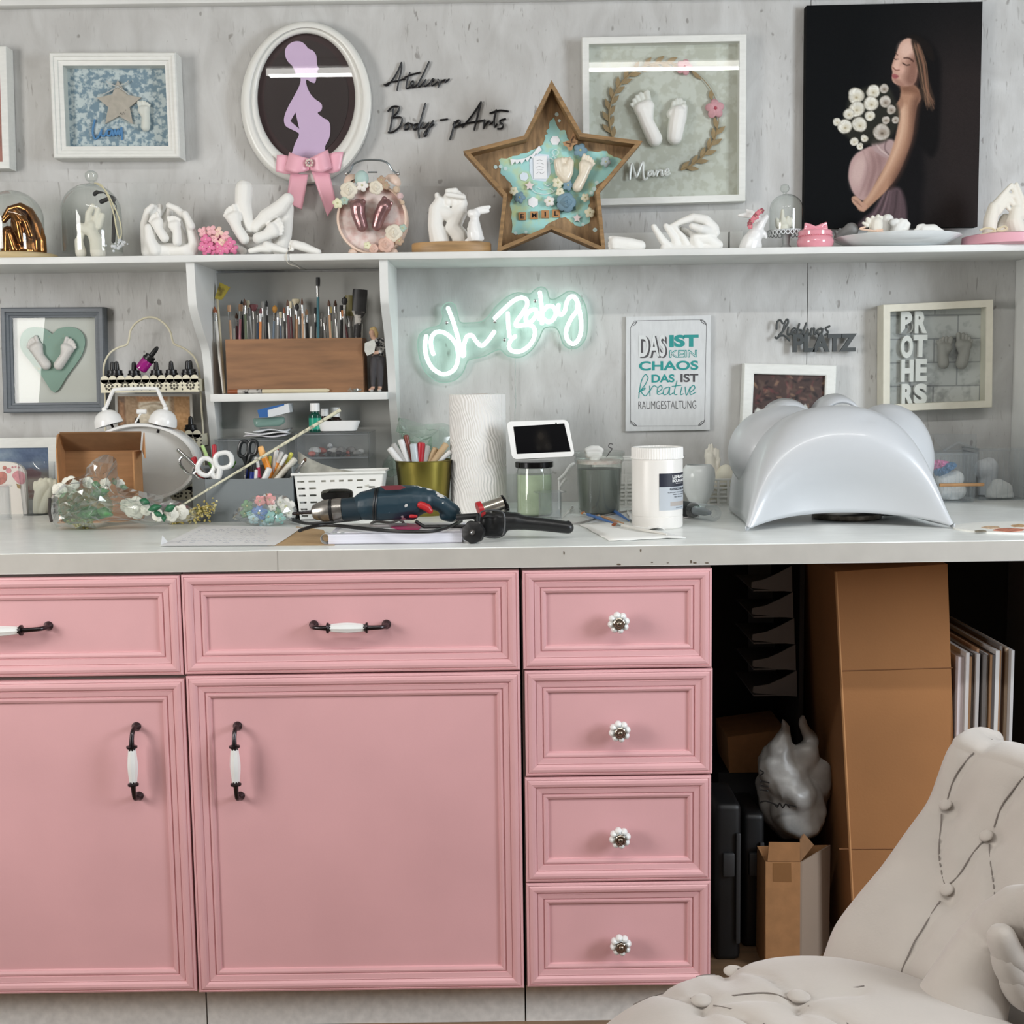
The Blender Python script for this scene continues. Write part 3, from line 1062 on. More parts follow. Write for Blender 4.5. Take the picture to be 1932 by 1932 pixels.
# ---- black wall lettering
ink = M('letter_black', (14, 14, 18), 0.35)
Yl = 2.994
L1 = [[(1265, 380), (1240, 440), (1200, 505), (1162, 546), (1140, 541)], [(1265, 382), (1264, 440), (1246, 510), (1234, 580)], [(1146, 545), (1180, 524), (1240, 512), (1290, 498)],
   [(1326, 455), (1306, 520), (1300, 566), (1318, 566)], [(1290, 487), (1340, 468), (1400, 452)], [(1316, 566), (1350, 540), (1352, 516), (1338, 522), (1334, 550), (1354, 560), (1390, 532)],
   [(1465, 376), (1432, 450), (1390, 530), (1386, 554), (1402, 553), (1432, 520)], [(1442, 505), (1426, 543), (1446, 550), (1476, 525), (1502, 508), (1492, 500), (1478, 528), (1490, 548), (1528, 520)],
   [(1532, 503), (1542, 520), (1534, 556)], [(1534, 552), (1560, 516), (1585, 505), (1582, 524), (1612, 500)]]
obj('wall_lettering', script_mb(2, Yl, L1, 0.0021), ink, label='black script word Atelier on the wall above Body', cat='lettering')
L2 = [[(1206, 722), (1196, 800), (1180, 885)], [(1168, 732), (1200, 702), (1236, 700), (1248, 716), (1232, 748), (1194, 782), (1250, 776), (1270, 800), (1250, 850), (1202, 886), (1170, 888)],
   [(1312, 820), (1290, 838), (1288, 866), (1314, 862), (1326, 832), (1312, 820), (1346, 832)], [(1386, 826), (1360, 834), (1350, 860), (1370, 866), (1392, 830)],
   [(1440, 680), (1412, 780), (1390, 870), (1394, 926)], [(1422, 818), (1414, 850), (1436, 852), (1462, 820)], [(1496, 806), (1470, 850), (1446, 908), (1430, 914), (1436, 890), (1462, 860), (1500, 830)],
   [(1550, 798), (1600, 792)], [(1652, 812), (1640, 870), (1620, 938)], [(1642, 832), (1680, 800), (1692, 820), (1662, 850), (1645, 850)],
   [(1845, 668), (1780, 765), (1708, 850)], [(1845, 670), (1822, 760), (1796, 868)], [(1662, 846), (1740, 822), (1860, 802)], [(1870, 798), (1864, 858)], [(1864, 852), (1890, 815), (1908, 808), (1908, 828), (1934, 812)],
   [(1956, 725), (1940, 800), (1944, 848), (1960, 830)], [(1912, 748), (1980, 728), (2042, 735)], [(1996, 796), (1980, 812), (2004, 834), (1996, 858), (1968, 862)], [(1996, 796), (2022, 790)]]
obj('wall_lettering', script_mb(2, Yl, L2, 0.0024), ink, label='black script words Body - pArts on the wall', cat='lettering')
# ---- star box
Ys = 2.83
star = [(872, 150), (1150, 632), (1702, 706), (1312, 1168), (1366, 1712), (872, 1508), (376, 1712), (432, 1200), (68, 796), (622, 655)]
oak = M('star_wood', (160, 126, 84), 0.7, noise=(28, 0.25), stretch=(1, 1, 5), bump=(60, 0.2))
wash = M('star_wood_inside', (172, 140, 102), 0.75, noise=(22, 0.28), stretch=(5, 1, 1.2), bump=(60, 0.2))
poly = zpts(3, Ys, star)
zmin = min(p.z for p in poly)
poly = [Vector((p.x, p.y, p.z + (Z_SH - zmin if p.z - zmin < 0.004 else 0))) for p in poly]
sb = empty('star_box', (poly[5].x, Ys + 0.03, Z_SH), 'large brown wooden star box with turquoise collage, flowers and EMIL tiles', 'star box')
t = 0.0085
loops = [inset(poly, 0, Ys + 0.055), inset(poly, 0, Ys), inset(poly, t, Ys), inset(poly, t, Ys + 0.05)]
m = MB()
n = 10
m.add([p for l in loops for p in l], [(i * n + j, i * n + (j + 1) % n, (i + 1) * n + (j + 1) % n, (i + 1) * n + j) for i in range(3) for j in range(n)])
obj('star_rim', m, oak, sb, flat=True)
Yk = Ys + 0.048
obj('star_back', MB().prism(inset(poly, 0.002, Yk), (0, 0.007, 0)), wash, sb, flat=True)
turq = M('turquoise_paint', (160, 212, 208), 0.6, noise=(30, 0.18), col2=(190, 205, 150), thresh=(0.28, 0.5))
pb = [(880, 520), (905, 490), (925, 560), (960, 610), (1010, 630), (1030, 700), (1060, 740), (1200, 790), (1330, 800), (1420, 830), (1500, 880), (1440, 960), (1380, 1040), (1300, 1100), (1270, 1180), (1220, 1230), (1215, 1330), (1230, 1440),
   (1150, 1480), (1060, 1460), (1000, 1400), (930, 1430), (830, 1480), (780, 1530), (660, 1550), (540, 1560), (510, 1440), (500, 1300), (520, 1180), (490, 1080), (430, 1020), (390, 930), (420, 870), (560, 830), (680, 790), (780, 740), (820, 660), (840, 580)]
rr = random.Random(7)
pb = [(x + rr.uniform(-14, 14), y + rr.uniform(-14, 14)) for x, y in cr(pb, 3, True)]
Yp = Yk - 0.0008
obj('paint_splash', plate_mb([zpts(3, Yp, pb)], Yp, 0.0006), turq, sb, flat=True)
dotm = M('dot_pale', (205, 228, 226), 0.6)
for x, y, r in ((920, 462, 18), (943, 520, 14), (362, 942, 18), (407, 938, 17), (452, 957, 18), (1262, 1140, 20), (1235, 1178, 18), (1285, 1085, 18), (1268, 1515, 20), (545, 1545, 16), (640, 1535, 15), (1160, 1465, 16)):
 obj('paint_dot', plate_mb([zpts(3, Yp - .0008, [(x + r * math.cos(a), y + r * math.sin(a)) for a in np.linspace(0, 2 * PI, 13)[:-1]])], Yp - 0.0008, 0.0006), dotm, sb, flat=True)
paperw = M('paper_white', (236, 238, 240), 0.8)
def shape(name, z, Y, pts, mat, parent, th=0.002, flat=True):
 return obj(name, plate_mb([zpts(z, Y, pts)], Y, th), mat, parent, flat=flat)
def ngon(x, y, r, n, rot=0, k=1.0):
 return [(x + r * (k if i % 2 else 1) * math.cos(rot + 2 * PI * i / n), y + r * (k if i % 2 else 1) * math.sin(rot + 2 * PI * i / n)) for i in range(n)]
shape('card', 3, Yp - .001, [(670, 880), (720, 820), (850, 830), (868, 1000), (820, 1075), (700, 1060), (672, 980)], M('card_pale', (214, 226, 236), 0.8), sb)
shape('card', 3, Yp - .003, [(706, 845), (830, 840), (832, 1050), (712, 1050)], paperw, sb, 0.001)
m = script_mb(3, Yp - .0035, [[(735, 885), (765, 878), (790, 885)], [(740, 910), (770, 905), (800, 918)], [(735, 945), (765, 935), (800, 948)], [(735, 1005), (760, 985), (780, 1005), (810, 985)], [(740, 970), (790, 965)]], 0.0003, n=5)
obj('card_writing', m, M('ink_grey', (120, 120, 128), 0.7), sb)
shape('paper_hexagon', 3, Yp - .002, ngon(905, 700, 46, 6), paperw, sb)
shape('paper_hexagon', 3, Yp - .002, ngon(705, 1262, 50, 6, .5), paperw, sb)
shape('paper_hexagon', 3, Yp - .002, ngon(622, 1030, 42, 6, .2), M('card_pale', ()), sb)
bunt = [(495, 868), (560, 875), (640, 860), (700, 825), (760, 745), (785, 790), (765, 800), (740, 830), (730, 815), (700, 865), (680, 845), (655, 895), (635, 870), (600, 915), (585, 888), (555, 918), (540, 890), (510, 925)]
shape('bunting', 3, Yp - .004, bunt, paperw, sb, 0.0015)
m = script_mb(3, Yp - .004, [[(880, 800), (910, 780), (938, 805), (915, 838), (885, 822), (880, 800)]], 0.0006, n=6)
obj('ring_charm', m, M('charm_white', (232, 236, 238), 0.4), sb)
for st_ in [[(878, 850), (892, 840), (905, 860), (890, 880), (876, 862)], [(850, 870), (868, 860), (880, 890), (862, 912), (850, 890)],
         [(690, 1145), (720, 1170), (760, 1185), (820, 1190), (880, 1175), (905, 1150)], [(750, 1130), (800, 1150), (860, 1140), (890, 1160)], [(810, 1095), (835, 1115), (860, 1100)]]:
 obj('wire_charm', script_mb(3, Yp - .004, [st_], 0.0006, n=6), M('charm_white', (232, 236, 238), 0.4), sb)
shape('butterfly', 3, Yp - .012, [(1040, 700), (1060, 640), (1078, 632), (1088, 690), (1110, 700), (1108, 730), (1070, 745), (1060, 790), (1030, 795), (1015, 760), (985, 745), (975, 715), (1010, 705)], M('butterfly_wood', (176, 138, 100), 0.7), sb, 0.002)
m = script_mb(3, Yp - .014, [[(1055, 690), (1050, 720), (1042, 755)], [(1050, 715), (1070, 665)], [(1050, 715), (1090, 715)], [(1045, 730), (1005, 722)]], 0.0008, n=6)
obj('butterfly_body', m, M('brown_ink', (74, 52, 38), 0.6), sb)
def flower(parent, z, x, y, r, Y, mat, cmat=None, n=5, cup=0.35, rot=0.0, name='flower'):
 sc = ZF[z][2]
 c = P(*zp(z, x, y), Y)
 R = r / sc * mpp(*zp(z, x, y), Y)
 m = MB()
 for k in range(n):
  a = 2 * PI * k / n + rot
  q = c + Vector((math.cos(a) * R * .55, -cup * R * .25, math.sin(a) * R * .55))
  rot_m = Matrix.Rotation(-a, 3, 'Y') @ Matrix.Rotation(cup, 3, 'Z')
  m.ell(q, (R * .5, R * .14, R * .42), rot_m, u=10, v=6)
 m.mat(1).ell(c + Vector((0, -R * .25, 0)), R * .18, u=8, v=6)
 return obj(name, m, [mat, cmat or M('flower_centre', (196, 196, 150), 0.6)], parent, sharp=3)
def rose(parent, z, x, y, r, Y, mat, name='rose'):
 sc = ZF[z][2]
 c = P(*zp(z, x, y), Y)
 R = r / sc * mpp(*zp(z, x, y), Y)
 m = MB()
 for ring, (k, rad, tilt, sz) in enumerate(((5, .62, .5, .5), (4, .40, .9, .42), (3, .2, 1.2, .3))):
  for i in range(k):
   a = 2 * PI * (i + .5 * ring) / k
   q = c + Vector((math.cos(a) * R * rad, -R * (.12 + .16 * ring), math.sin(a) * R * rad))
   rm = Matrix.Rotation(-a, 3, 'Y') @ Matrix.Rotation(tilt, 3, 'Z')
   m.ell(q, (R * sz * .9, R * .09, R * sz), rm, u=10, v=6)
 m.ell(c + Vector((0, -R * .45, 0)), (R * .16, R * .2, R * .16), u=8, v=6)
 return obj(name, m, mat, parent, sharp=3)
cream_petal = M('petal_cream', (226, 222, 196), 0.7)
blue_petal = M('petal_blue', (118, 148, 164), 0.7)
white_petal = M('petal_white', (232, 228, 222), 0.7)
for x, y, r, mm in ((1135, 790, 66, blue_petal), (1365, 895, 50, M('petal_grey', (176, 190, 194), 0.7)), (930, 1085, 54, cream_petal), (1022, 1110, 52, blue_petal), (950, 1172, 42, cream_petal), (852, 1255, 50, white_petal), (582, 1220, 55, blue_petal),
     (527, 1160, 42, cream_petal), (1180, 1222, 42, cream_petal), (1220, 1358, 50, cream_petal)):
 flower(sb, 3, x, y, r, Yp - .012, mm, rot=x * .3)
rose(sb, 3, 1005, 1265, 92, Yp - .014, blue_petal, 'flower')
shape('green_leaf', 3, Yp - .008, [(905, 1280), (930, 1250), (990, 1340), (960, 1360)], M('leaf_dark', (60, 92, 88), 0.6), sb)
shape('green_leaf', 3, Yp - .008, [(1050, 1300), (1090, 1290), (1095, 1335), (1040, 1350)], M('leaf_dark', ()), sb)
for x, y, r in ((672, 1112, 45), (1105, 1408, 42)):
 shape('star_charm', 3, Yp - .006, ngon(x, y, r, 10, -PI / 2, .5), M('charm_pink', (222, 208, 206), 0.6), sb, 0.004)
pearlc = M('pearl_plaster', (226, 216, 196), 0.3, coat=0.3)
cast('foot_cast', 3, Yp - .012, [[(930, 900, 40), (950, 990, 44), (1000, 1040, 50)], [(1040, 900, 38), (1030, 990, 42), (1000, 1040, 50)], [(985, 960, 48), (985, 1000, 50)]] + [[(940 + 33 * i, 900, 20), (938 + 33 * i, 872 - 3 * i, 17)] for i in range(4)], pearlc, sb, 0.0014, 3)
cast('foot_cast', 3, Yp - .012, foot_strokes(1108, 1125, 1185, 930, 72, -1), pearlc, sb, 0.0014, 3)
tile = M('letter_tile', (188, 136, 86), 0.5, noise=(60, 0.12))
for ch, x, y in (('E', 606, 1390), ('M', 714, 1382), ('I', 815, 1372), ('L', 915, 1365)):
 c = P(*zp(3, x, y), Yp - .004)
 h = 36 / 4.83 * mpp(1000, 400, Ys)
 o = obj('letter_tile', MB().cbox((c.x, Yp - .0025, c.z), (2 * h, .005, 2 * h), 0.0008), tile, sb)
 w_ = 22 if ch == 'M' else (6 if ch == 'I' else 16)
 obj('tile_letter', text_mb(ch, (x - w_, y - 22, x + w_, y + 22), Yp - .005, 0.0004, 0.02, z=3), ink, o, flat=True)
# ---- Marie frame
Ym = 2.962
e, inn = pic_frame('large square white frame with leaf wreath, two white foot casts and name Marie', 4, [(168, 132), (1530, 106), (1522, 1490), (178, 1530)], Ym, 0.0155,
       [(0, 0.001), (0.06, 0), (1, 0.0)], 0.026, white_frame, 0.004)
lace = M('lace_paper', (196, 197, 186), 0.75, noise=(46, 0.07), detail=6, col2=(210, 212, 204), thresh=(0.45, 0.55))
obj('mount', MB().prism(inn(-0.001, 0.026), (0, 0.004, 0)), lace, e, flat=True)
Yb = Ym + 0.024
gold = M('wreath_wood', (170, 144, 106), 0.6, noise=(50, 0.1))
def leaf_pts(x, y, a, L, w):
 d, n = Vector((math.cos(a), math.sin(a))), Vector((-math.sin(a), math.cos(a)))
 o = []
 for t, k in ((0, .12), (.2, .6), (.45, 1), (.7, .75), (1, 0.04), (.7, -.75), (.45, -1), (.2, -.6), (0, -.12)):
  q = Vector((x, y)) + d * L * t + n * w * k
  o.append((q.x, q.y))
 return o
def wreath(a0, a1, step, sgn):
 pts = []
 m = MB()
 a = a0
 i = 0
 while (a - a1) * sgn < 0:
  x, y = 845 + 455 * math.cos(a), 800 + 455 * math.sin(a)
  tg = a + sgn * PI / 2
  side = 1 if i % 2 else -1
  m.mesh_ = None
  pl = plate_mb([zpts(4, Yb - .003, leaf_pts(x, y, tg + side * .5, 105, 20))], Yb - 0.004, 0.003)
  m.add(pl.v, pl.f)
  pts.append(P(*zp(4, x, y), Yb - .003))
  a += sgn * step
  i += 1
 pl = m.tube(pts, 0.0025, 6)
 return m
m = wreath(math.radians(152), math.radians(285), 0.105, 1)
obj('leaf_wreath', m, gold, e, flat=True)
m = wreath(math.radians(72), math.radians(8), 0.105, -1)
obj('leaf_wreath', m, gold, e, flat=True)
m = MB()
m.tube([P(*zp(4, 845 + 455 * math.cos(a), 800 + 455 * math.sin(a)), Yb - .003) for a in np.linspace(math.radians(283), math.radians(368), 20)], 0.0009, 6)
pl = plate_mb([zpts(4, Yb - .003, leaf_pts(1075, 410, .75, 110, 16))], Yb - .004, 0.003)
m.add(pl.v, pl.f)
pl = plate_mb([zpts(4, Yb - .003, leaf_pts(1240, 650, -1.7, 80, 20))], Yb - .004, 0.003)
m.add(pl.v, pl.f)
obj('wreath_wire', m, gold, e, flat=True)
pinkp = M('petal_pink', (232, 172, 182), 0.65, noise=(90, 0.1))
flower(e, 4, 1015, 380, 68, Yb - .008, pinkp, M('petal_deep', (190, 80, 96), 0.6), cup=.45)
flower(e, 4, 1268, 725, 82, Yb - .008, pinkp, M('petal_deep', ()), cup=.45, rot=.4)
cast('foot_cast', 4, Yb - .010, foot_strokes(770, 975, 680, 720, 98, 1), plaster, e, 0.0018, 3)
cast('foot_cast', 4, Yb - .010, [[(935, 960, 66), (950, 860, 72), (965, 770, 74)], [(905, 770, 40), (930, 740, 40)], [(985, 820, 50), (1005, 720, 40)]] + [[(920 + 28 * i, 720, 22), (925 + 30 * i, 672 - 22 * (i in (1, 2)), 17)] for i in range(4)], plaster, e, 0.0018, 3)
MR = [[(562, 1308), (568, 1240), (578, 1180), (600, 1250), (618, 1288), (650, 1205), (672, 1168), (672, 1240), (680, 1308), (705, 1300)], [(742, 1240), (716, 1250), (714, 1278), (738, 1268), (750, 1240), (756, 1276), (780, 1250)],
   [(782, 1238), (786, 1278)], [(786, 1268), (800, 1240), (818, 1236)], [(828, 1236), (826, 1276), (848, 1262), (882, 1242), (872, 1224), (852, 1245), (862, 1276), (892, 1262)]]
obj('name_lettering', script_mb(4, Yb - .010, MR, 0.0032), white_gloss, e)
# ---- canvas portrait
Yc = 2.972
cor = [(88, 42), (1424, 12), (1386, 1722), (70, 1732)]
q = zpts(6, Yc, cor)
e = empty('canvas_picture', ((q[2] + q[3]) / 2), 'large black canvas portrait of an expectant woman holding white roses', 'canvas')
blk = M('canvas_black', (10, 11, 12), 0.75, spec=0.15)
m = MB()
m.prism([Vector((p.x, Yc + 0.0005, p.z)) for p in q], (0, 0.025, 0))
obj('stretcher', m, blk, e, flat=True)
p = Print(70, 20, 1425, 1730, 250, 320, (9, 11, 13))
p.lay(np.clip((p.px - 500) / 700, 0, 1) * np.clip((p.py + 300) / 900, 0.3, 1), (40, 34, 33))
p.poly([(800, 300), (850, 262), (950, 265), (1040, 330), (1095, 420), (1115, 520), (1115, 900), (1105, 1100), (1060, 1190), (1000, 1150), (930, 1080), (890, 1000), (900, 600)], (12, 11, 12), 40, .85, 4)
p.poly([(890, 1050), (960, 1000), (1000, 1300), (985, 1500), (960, 1720), (640, 1720), (700, 1450), (800, 1300)], (14, 13, 15), 60, .9, 4)
p.poly([(600, 1600), (700, 1450), (800, 1420), (850, 1500), (870, 1640), (840, 1730), (500, 1730), (540, 1650)], (86, 70, 74), 30, 1, 4)
for x0, x1, cc in ((560, 700, 120), (640, 725, 140), (700, 745, 110), (760, 790, 60), (820, 815, 96), (600, 715, 60)):
 p.line([(x0 - 30, 1730), ((x0 + x1) / 2, 1600), (x1, 1450)], 7, (cc, cc * .82, cc * .85), .6, 12)
p.poly([(590, 1100), (650, 1150), (720, 1180), (700, 1250), (640, 1350), (575, 1490), (520, 1520), (455, 1470), (415, 1370), (410, 1300), (425, 1220), (465, 1160), (530, 1120)], (176, 146, 142), 14, 1, 4)
p.ell(490, 1290, 60, 130, (206, 180, 174), .9, .7, .2)
p.poly([(600, 1150), (700, 1190), (650, 1330), (580, 1480), (540, 1400), (570, 1250)], (136, 106, 104), 90, .7, 3)
for k in range(5):
 p.line([(520 + 30 * k, 1130 + 8 * k), (560 + 25 * k, 1280), (500 + 25 * k, 1480)], 4, (196, 170, 164) if k % 2 else (120, 95, 93), .25, 14)
p.poly([(600, 1050), (745, 1050), (770, 1110), (730, 1190), (650, 1165), (590, 1110)], (170, 146, 144), 20, 1, 3)
p.line([(620, 1080), (660, 1130), (730, 1180)], 6, (205, 185, 180), .7, 8)
p.line([(700, 1060), (690, 1120), (725, 1170)], 6, (110, 88, 88), .7, 8)
arm = [(805, 600), (900, 630), (950, 680), (965, 740), (935, 800), (920, 900), (900, 1050), (850, 1200), (790, 1330), (720, 1430), (610, 1540), (530, 1605), (480, 1570), (560, 1490), (640, 1350), (715, 1210), (765, 1060), (790, 930), (785, 870), (755, 850), (765, 790), (800, 740), (808, 680)]
p.poly(arm, (172, 132, 108), 12, 1, 3)
p.poly([(800, 800), (850, 800), (850, 950), (820, 1080), (770, 1200), (700, 1330), (640, 1420), (580, 1510), (540, 1540), (620, 1420), (700, 1270), (770, 1090), (800, 930)], (214, 178, 152), 45, .8, 3)
p.poly([(900, 760), (960, 720), (940, 850), (925, 1000), (890, 1120), (820, 1300), (740, 1420), (760, 1330), (850, 1150), (890, 980)], (96, 66, 54), 60, .85, 3)
p.poly([(810, 640), (930, 650), (960, 720), (880, 700), (820, 690)], (120, 84, 66), 40, .8, 3)
p.poly([(770, 840), (800, 740), (805, 700), (830, 780), (800, 830)], (150, 112, 92), 20, .7, 3)
p.poly([(438, 1495), (470, 1485), (520, 1530), (560, 1560), (535, 1605), (490, 1580), (445, 1535)], (188, 148, 126), 8, 1, 3)
for k in range(3):
 p.line([(445 + 16 * k, 1505 + 16 * k), (490 + 14 * k, 1530 + 18 * k)], 2.5, (120, 86, 72), .6, 5)
face = [(775, 375), (800, 315), (850, 283), (905, 300), (930, 390), (935, 500), (925, 600), (885, 642), (800, 640), (748, 615), (735, 575), (740, 540), (732, 500), (740, 465), (752, 430)]
p.poly(face, (196, 156, 138), 8, 1, 3)
p.poly([(790, 340), (850, 300), (890, 330), (890, 420), (800, 420)], (222, 188, 172), 60, .8, 3)
p.poly([(870, 430), (935, 420), (935, 620), (870, 645), (830, 600), (850, 520)], (118, 82, 70), 60, .75, 3)
p.poly([(745, 590), (800, 600), (840, 645), (790, 645)], (150, 110, 96), 25, .7, 3)
p.ell(800, 520, 32, 30, (216, 172, 156), .9, .7)
p.line([(828, 432), (865, 434), (900, 458)], 6, (70, 46, 40), .85, 6)
p.line([(760, 385), (768, 400), (778, 408)], 4, (80, 54, 46), .8, 5)
p.line([(818, 470), (845, 486), (872, 484)], 4.5, (52, 34, 30), .9, 5)
p.line([(748, 432), (765, 442), (785, 440)], 4, (60, 40, 36), .9, 5)
p.poly([(770, 440), (800, 440), (785, 500), (770, 525), (745, 505)], (228, 190, 172), 16, .6, 3)
p.line([(744, 502), (765, 522), (792, 522)], 4, (110, 66, 56), .8, 6)
p.poly([(738, 556), (760, 552), (790, 568), (768, 588), (742, 580)], (158, 92, 92), 6, 1, 3)
p.line([(740, 568), (765, 570), (788, 570)], 1.5, (96, 48, 50), .8, 4)
p.poly([(880, 290), (940, 300), (985, 420), (1005, 540), (1050, 680), (1075, 775), (1055, 840), (1020, 800), (985, 760), (955, 690), (960, 600), (930, 500), (905, 400)], (54, 43, 36), 14, 1, 3)
rr = random.Random(3)
for k in range(26):
 a = rr.random()
 x0 = 890 + 60 * a
 p.line([(x0, 320 + 40 * rr.random()), (x0 + 35 + 25 * a, 480), (970 + 55 * a, 640 + 30 * rr.random()), (1000 + 70 * rr.random(), 740 + 90 * rr.random())], 2.2, (128 + 30 * rr.random(), 108, 86), .4, 6)
p.poly([(840, 262), (900, 258), (960, 280), (1040, 350), (1060, 460), (1000, 420), (940, 320), (880, 285)], (24, 20, 18), 16, 1, 3)
p.poly([(420, 700), (560, 640), (700, 640), (760, 740), (800, 860), (760, 1000), (680, 1070), (560, 1090), (470, 1080), (340, 960), (380, 840)], (44, 44, 38), 30, .9, 4)
for x, y, r in ((460, 715, 70), (592, 682, 58), (676, 662, 40), (688, 762, 50), (578, 772, 66), (465, 812, 68), (405, 850, 48), (735, 822, 40), (568, 868, 46), (316, 910, 34), (378, 948, 60), (490, 932, 64), (694, 902, 34), (768, 902, 30),
    (664, 992, 72), (450, 1062, 36), (530, 1040, 32), (496, 1100, 30)):
 dark = 1 if x > 600 else 0
 rr = random.Random(x)
 for k in range(8):
  a = k * .785 + rr.uniform(-.3, .3)
  g = rr.uniform(-16, 8)
  b0 = (228 + g, 226 + g, 216 + g) if not dark else (200 + g, 194 + g, 186 + g)
  q_ = rr.uniform(.38, .6)
  p.ell(x + r * q_ * math.cos(a), y + r * q_ * math.sin(a), r * .58, r * .42, (b0[0] * .72, b0[1] * .7, b0[2] * .66), .2, .8, a + 1.57)
  p.ell(x + r * (q_ - .06) * math.cos(a), y + r * (q_ - .06) * math.sin(a), r * .54, r * .38, b0, .3, 1, a + 1.57)
 for k in range(3):
  a = rr.uniform(0, 6.3)
  p.line([(x + r * .75 * math.cos(a), y + r * .75 * math.sin(a)), (x + r * .6 * math.cos(a + .6), y + r * .6 * math.sin(a + .6)), (x + r * .7 * math.cos(a + 1.2), y + r * .7 * math.sin(a + 1.2))], 2, (168, 160, 142), .55, 5)
 p.ell(x + r * .1, y + r * .1, r * .5, r * .42, (204, 196, 172) if not dark else (140, 126, 110), .9, .7)
 p.ell(x + r * .05, y + r * .15, r * .16, r * .12, (160, 146, 116) if not dark else (92, 80, 68), .9, .8)
p.noise(5, 2)
p.obj('picture', q, e, 0.7, mat=attr_mat('canvas_print', 0.75, 0.12))
e2 = None
# ---- grey heart frame
Yg = 2.968
grey_fr = M('frame_grey', (108, 114, 120), 0.5, noise=(50, 0.06), stretch=(1, 1, 5))
e, inn = pic_frame('dark grey picture frame with green heart and two foot casts', 7, [(-2, 388), (752, 383), (770, 1150), (20, 1158)], Yg, 0.0185 * 1.28,
       [(0, 0.004), (0.12, 0.0), (0.45, 0.0), (0.5, 0.004), (0.75, 0.006), (0.8, 0.009), (1, 0.010)], 0.024, grey_fr, 0.013)
obj('mount', MB().prism(inn(-0.001, 0.024), (0, 0.004, 0)), M('mount_white', (214, 214, 210), 0.8), e, flat=True)
Yb = Yg + 0.022
heart = [(381, 582), (420, 545), (480, 528), (540, 533), (590, 562), (618, 615), (612, 690), (575, 770), (490, 885), (400, 1008), (310, 895), (215, 775), (155, 695), (146, 620), (175, 560), (225, 532), (290, 532), (345, 552)]
obj('heart', plate_mb([zpts(7, Yb - .004, cr(heart[1:], 3)[:-1] + [heart[-1], heart[0]])], Yb - 0.005, 0.005), M('heart_green', (138, 166, 154), 0.6, noise=(70, 0.14), col2=(170, 160, 110), thresh=(0.26, 0.34)), e, flat=True)
silv = M('plaster_silver', (206, 203, 198), 0.45, bump=(150, 0.2))
cast('foot_cast', 7, Yb - .012, foot_strokes(335, 805, 262, 680, 58, 1), silv, e, 0.0016, 3)
cast('foot_cast', 7, Yb - .012, foot_strokes(428, 808, 492, 685, 56, -1), silv, e, 0.0016, 3)
# ---- neon sign
neon_mat = emitter('neon_white', (232, 255, 250), 3.6)
ns = empty('neon_sign', P(970, 670, 2.99), 'glowing white neon sign reading Oh Baby on clear backing', 'neon sign')
Yn = 2.972
out = [(440, 450), (428, 400), (450, 345), (500, 325), (545, 350), (568, 430), (592, 497), (680, 502), (770, 493), (830, 450), (900, 360), (1000, 275), (1090, 240), (1190, 252), (1238, 215), (1292, 190), (1342, 216), (1362, 285), (1400, 298), (1460, 270),
    (1530, 228), (1600, 245), (1660, 312), (1690, 420), (1692, 560), (1672, 650), (1612, 715), (1540, 725), (1482, 680), (1450, 585), (1412, 542), (1350, 540), (1308, 562), (1270, 650), (1208, 740), (1130, 795), (1060, 802), (990, 782), (940, 735), (880, 750), (800, 792),
    (700, 815), (652, 838), (620, 920), (560, 990), (470, 1018), (380, 1005), (290, 930), (245, 830), (222, 710), (230, 625), (262, 580), (330, 545), (410, 522)]
po = cr(out, 3, True)
obj('backing_plate', plate_mb([zpts(9, 2.982, po)], 2.982, 0.004), glass('neon_acrylic', (246, 252, 250), (225, 240, 234), 0.8, 0.03), ns, flat=True)
obj('backing_edge', MB().tube(zpts(9, 2.983, po), 0.0016, 6, closed=True), emitter('edge_glow', (200, 240, 222), 0.6), ns)
NE = [[(295, 620), (284, 710), (302, 810), (350, 895), (430, 945), (505, 932), (555, 878), (572, 790), (558, 700), (505, 625), (435, 582), (372, 588), (338, 640), (338, 710), (356, 770)],
   [(485, 375), (528, 490), (568, 620), (602, 770), (622, 778), (622, 700), (648, 622), (692, 612), (728, 662), (775, 700), (826, 660), (884, 582)],
   [(1003, 420), (1008, 520), (1018, 620)], [(892, 460), (965, 388), (1050, 312), (1118, 284), (1165, 302), (1168, 355), (1125, 425), (1075, 498), (1082, 528), (1140, 522), (1205, 524), (1238, 568), (1225, 645), (1180, 708), (1110, 750), (1040, 745), (1012, 705), (1030, 652), (1066, 620)],
   [(1246, 388), (1205, 392), (1165, 435), (1162, 485), (1200, 495), (1240, 450), (1258, 412), (1272, 440), (1280, 470)], [(1282, 240), (1294, 340), (1302, 420), (1300, 505)], [(1304, 410), (1345, 360), (1396, 362), (1420, 412), (1400, 470), (1356, 494), (1318, 470)],
   [(1442, 350), (1440, 405), (1466, 430), (1498, 400), (1510, 340), (1532, 290), (1570, 272), (1604, 312), (1628, 410), (1642, 530), (1624, 630), (1574, 684), (1522, 650), (1510, 570), (1550, 470), (1600, 400), (1606, 350)]]
for st in NE:
 obj('neon_tube', script_mb(9, Yn, [st], 0.005, 6, 10), neon_mat, ns)
m = MB()
for x, y in ((472, 500), (1240, 312), (890, 490), (975, 650)):
 c = P(*zp(9, x, y), 2.972)
 m.lathe([(0.004, 0), (0.004, 0.006), (0.0025, 0.007), (0.0005, 0.0075)], c + Vector((0, 0.006, 0)), 12, ax=(0, -1, 0))
obj('standoff_screws', m, chrome, ns, kind='stuff')
wire = MB().tube([P(*zp(9, x, y), 2.99) for x, y in cr([(1066, 795), (1068, 900), (1066, 1030), (1072, 1180), (1064, 1320), (1075, 1500)], 4)], 0.0011, 6)
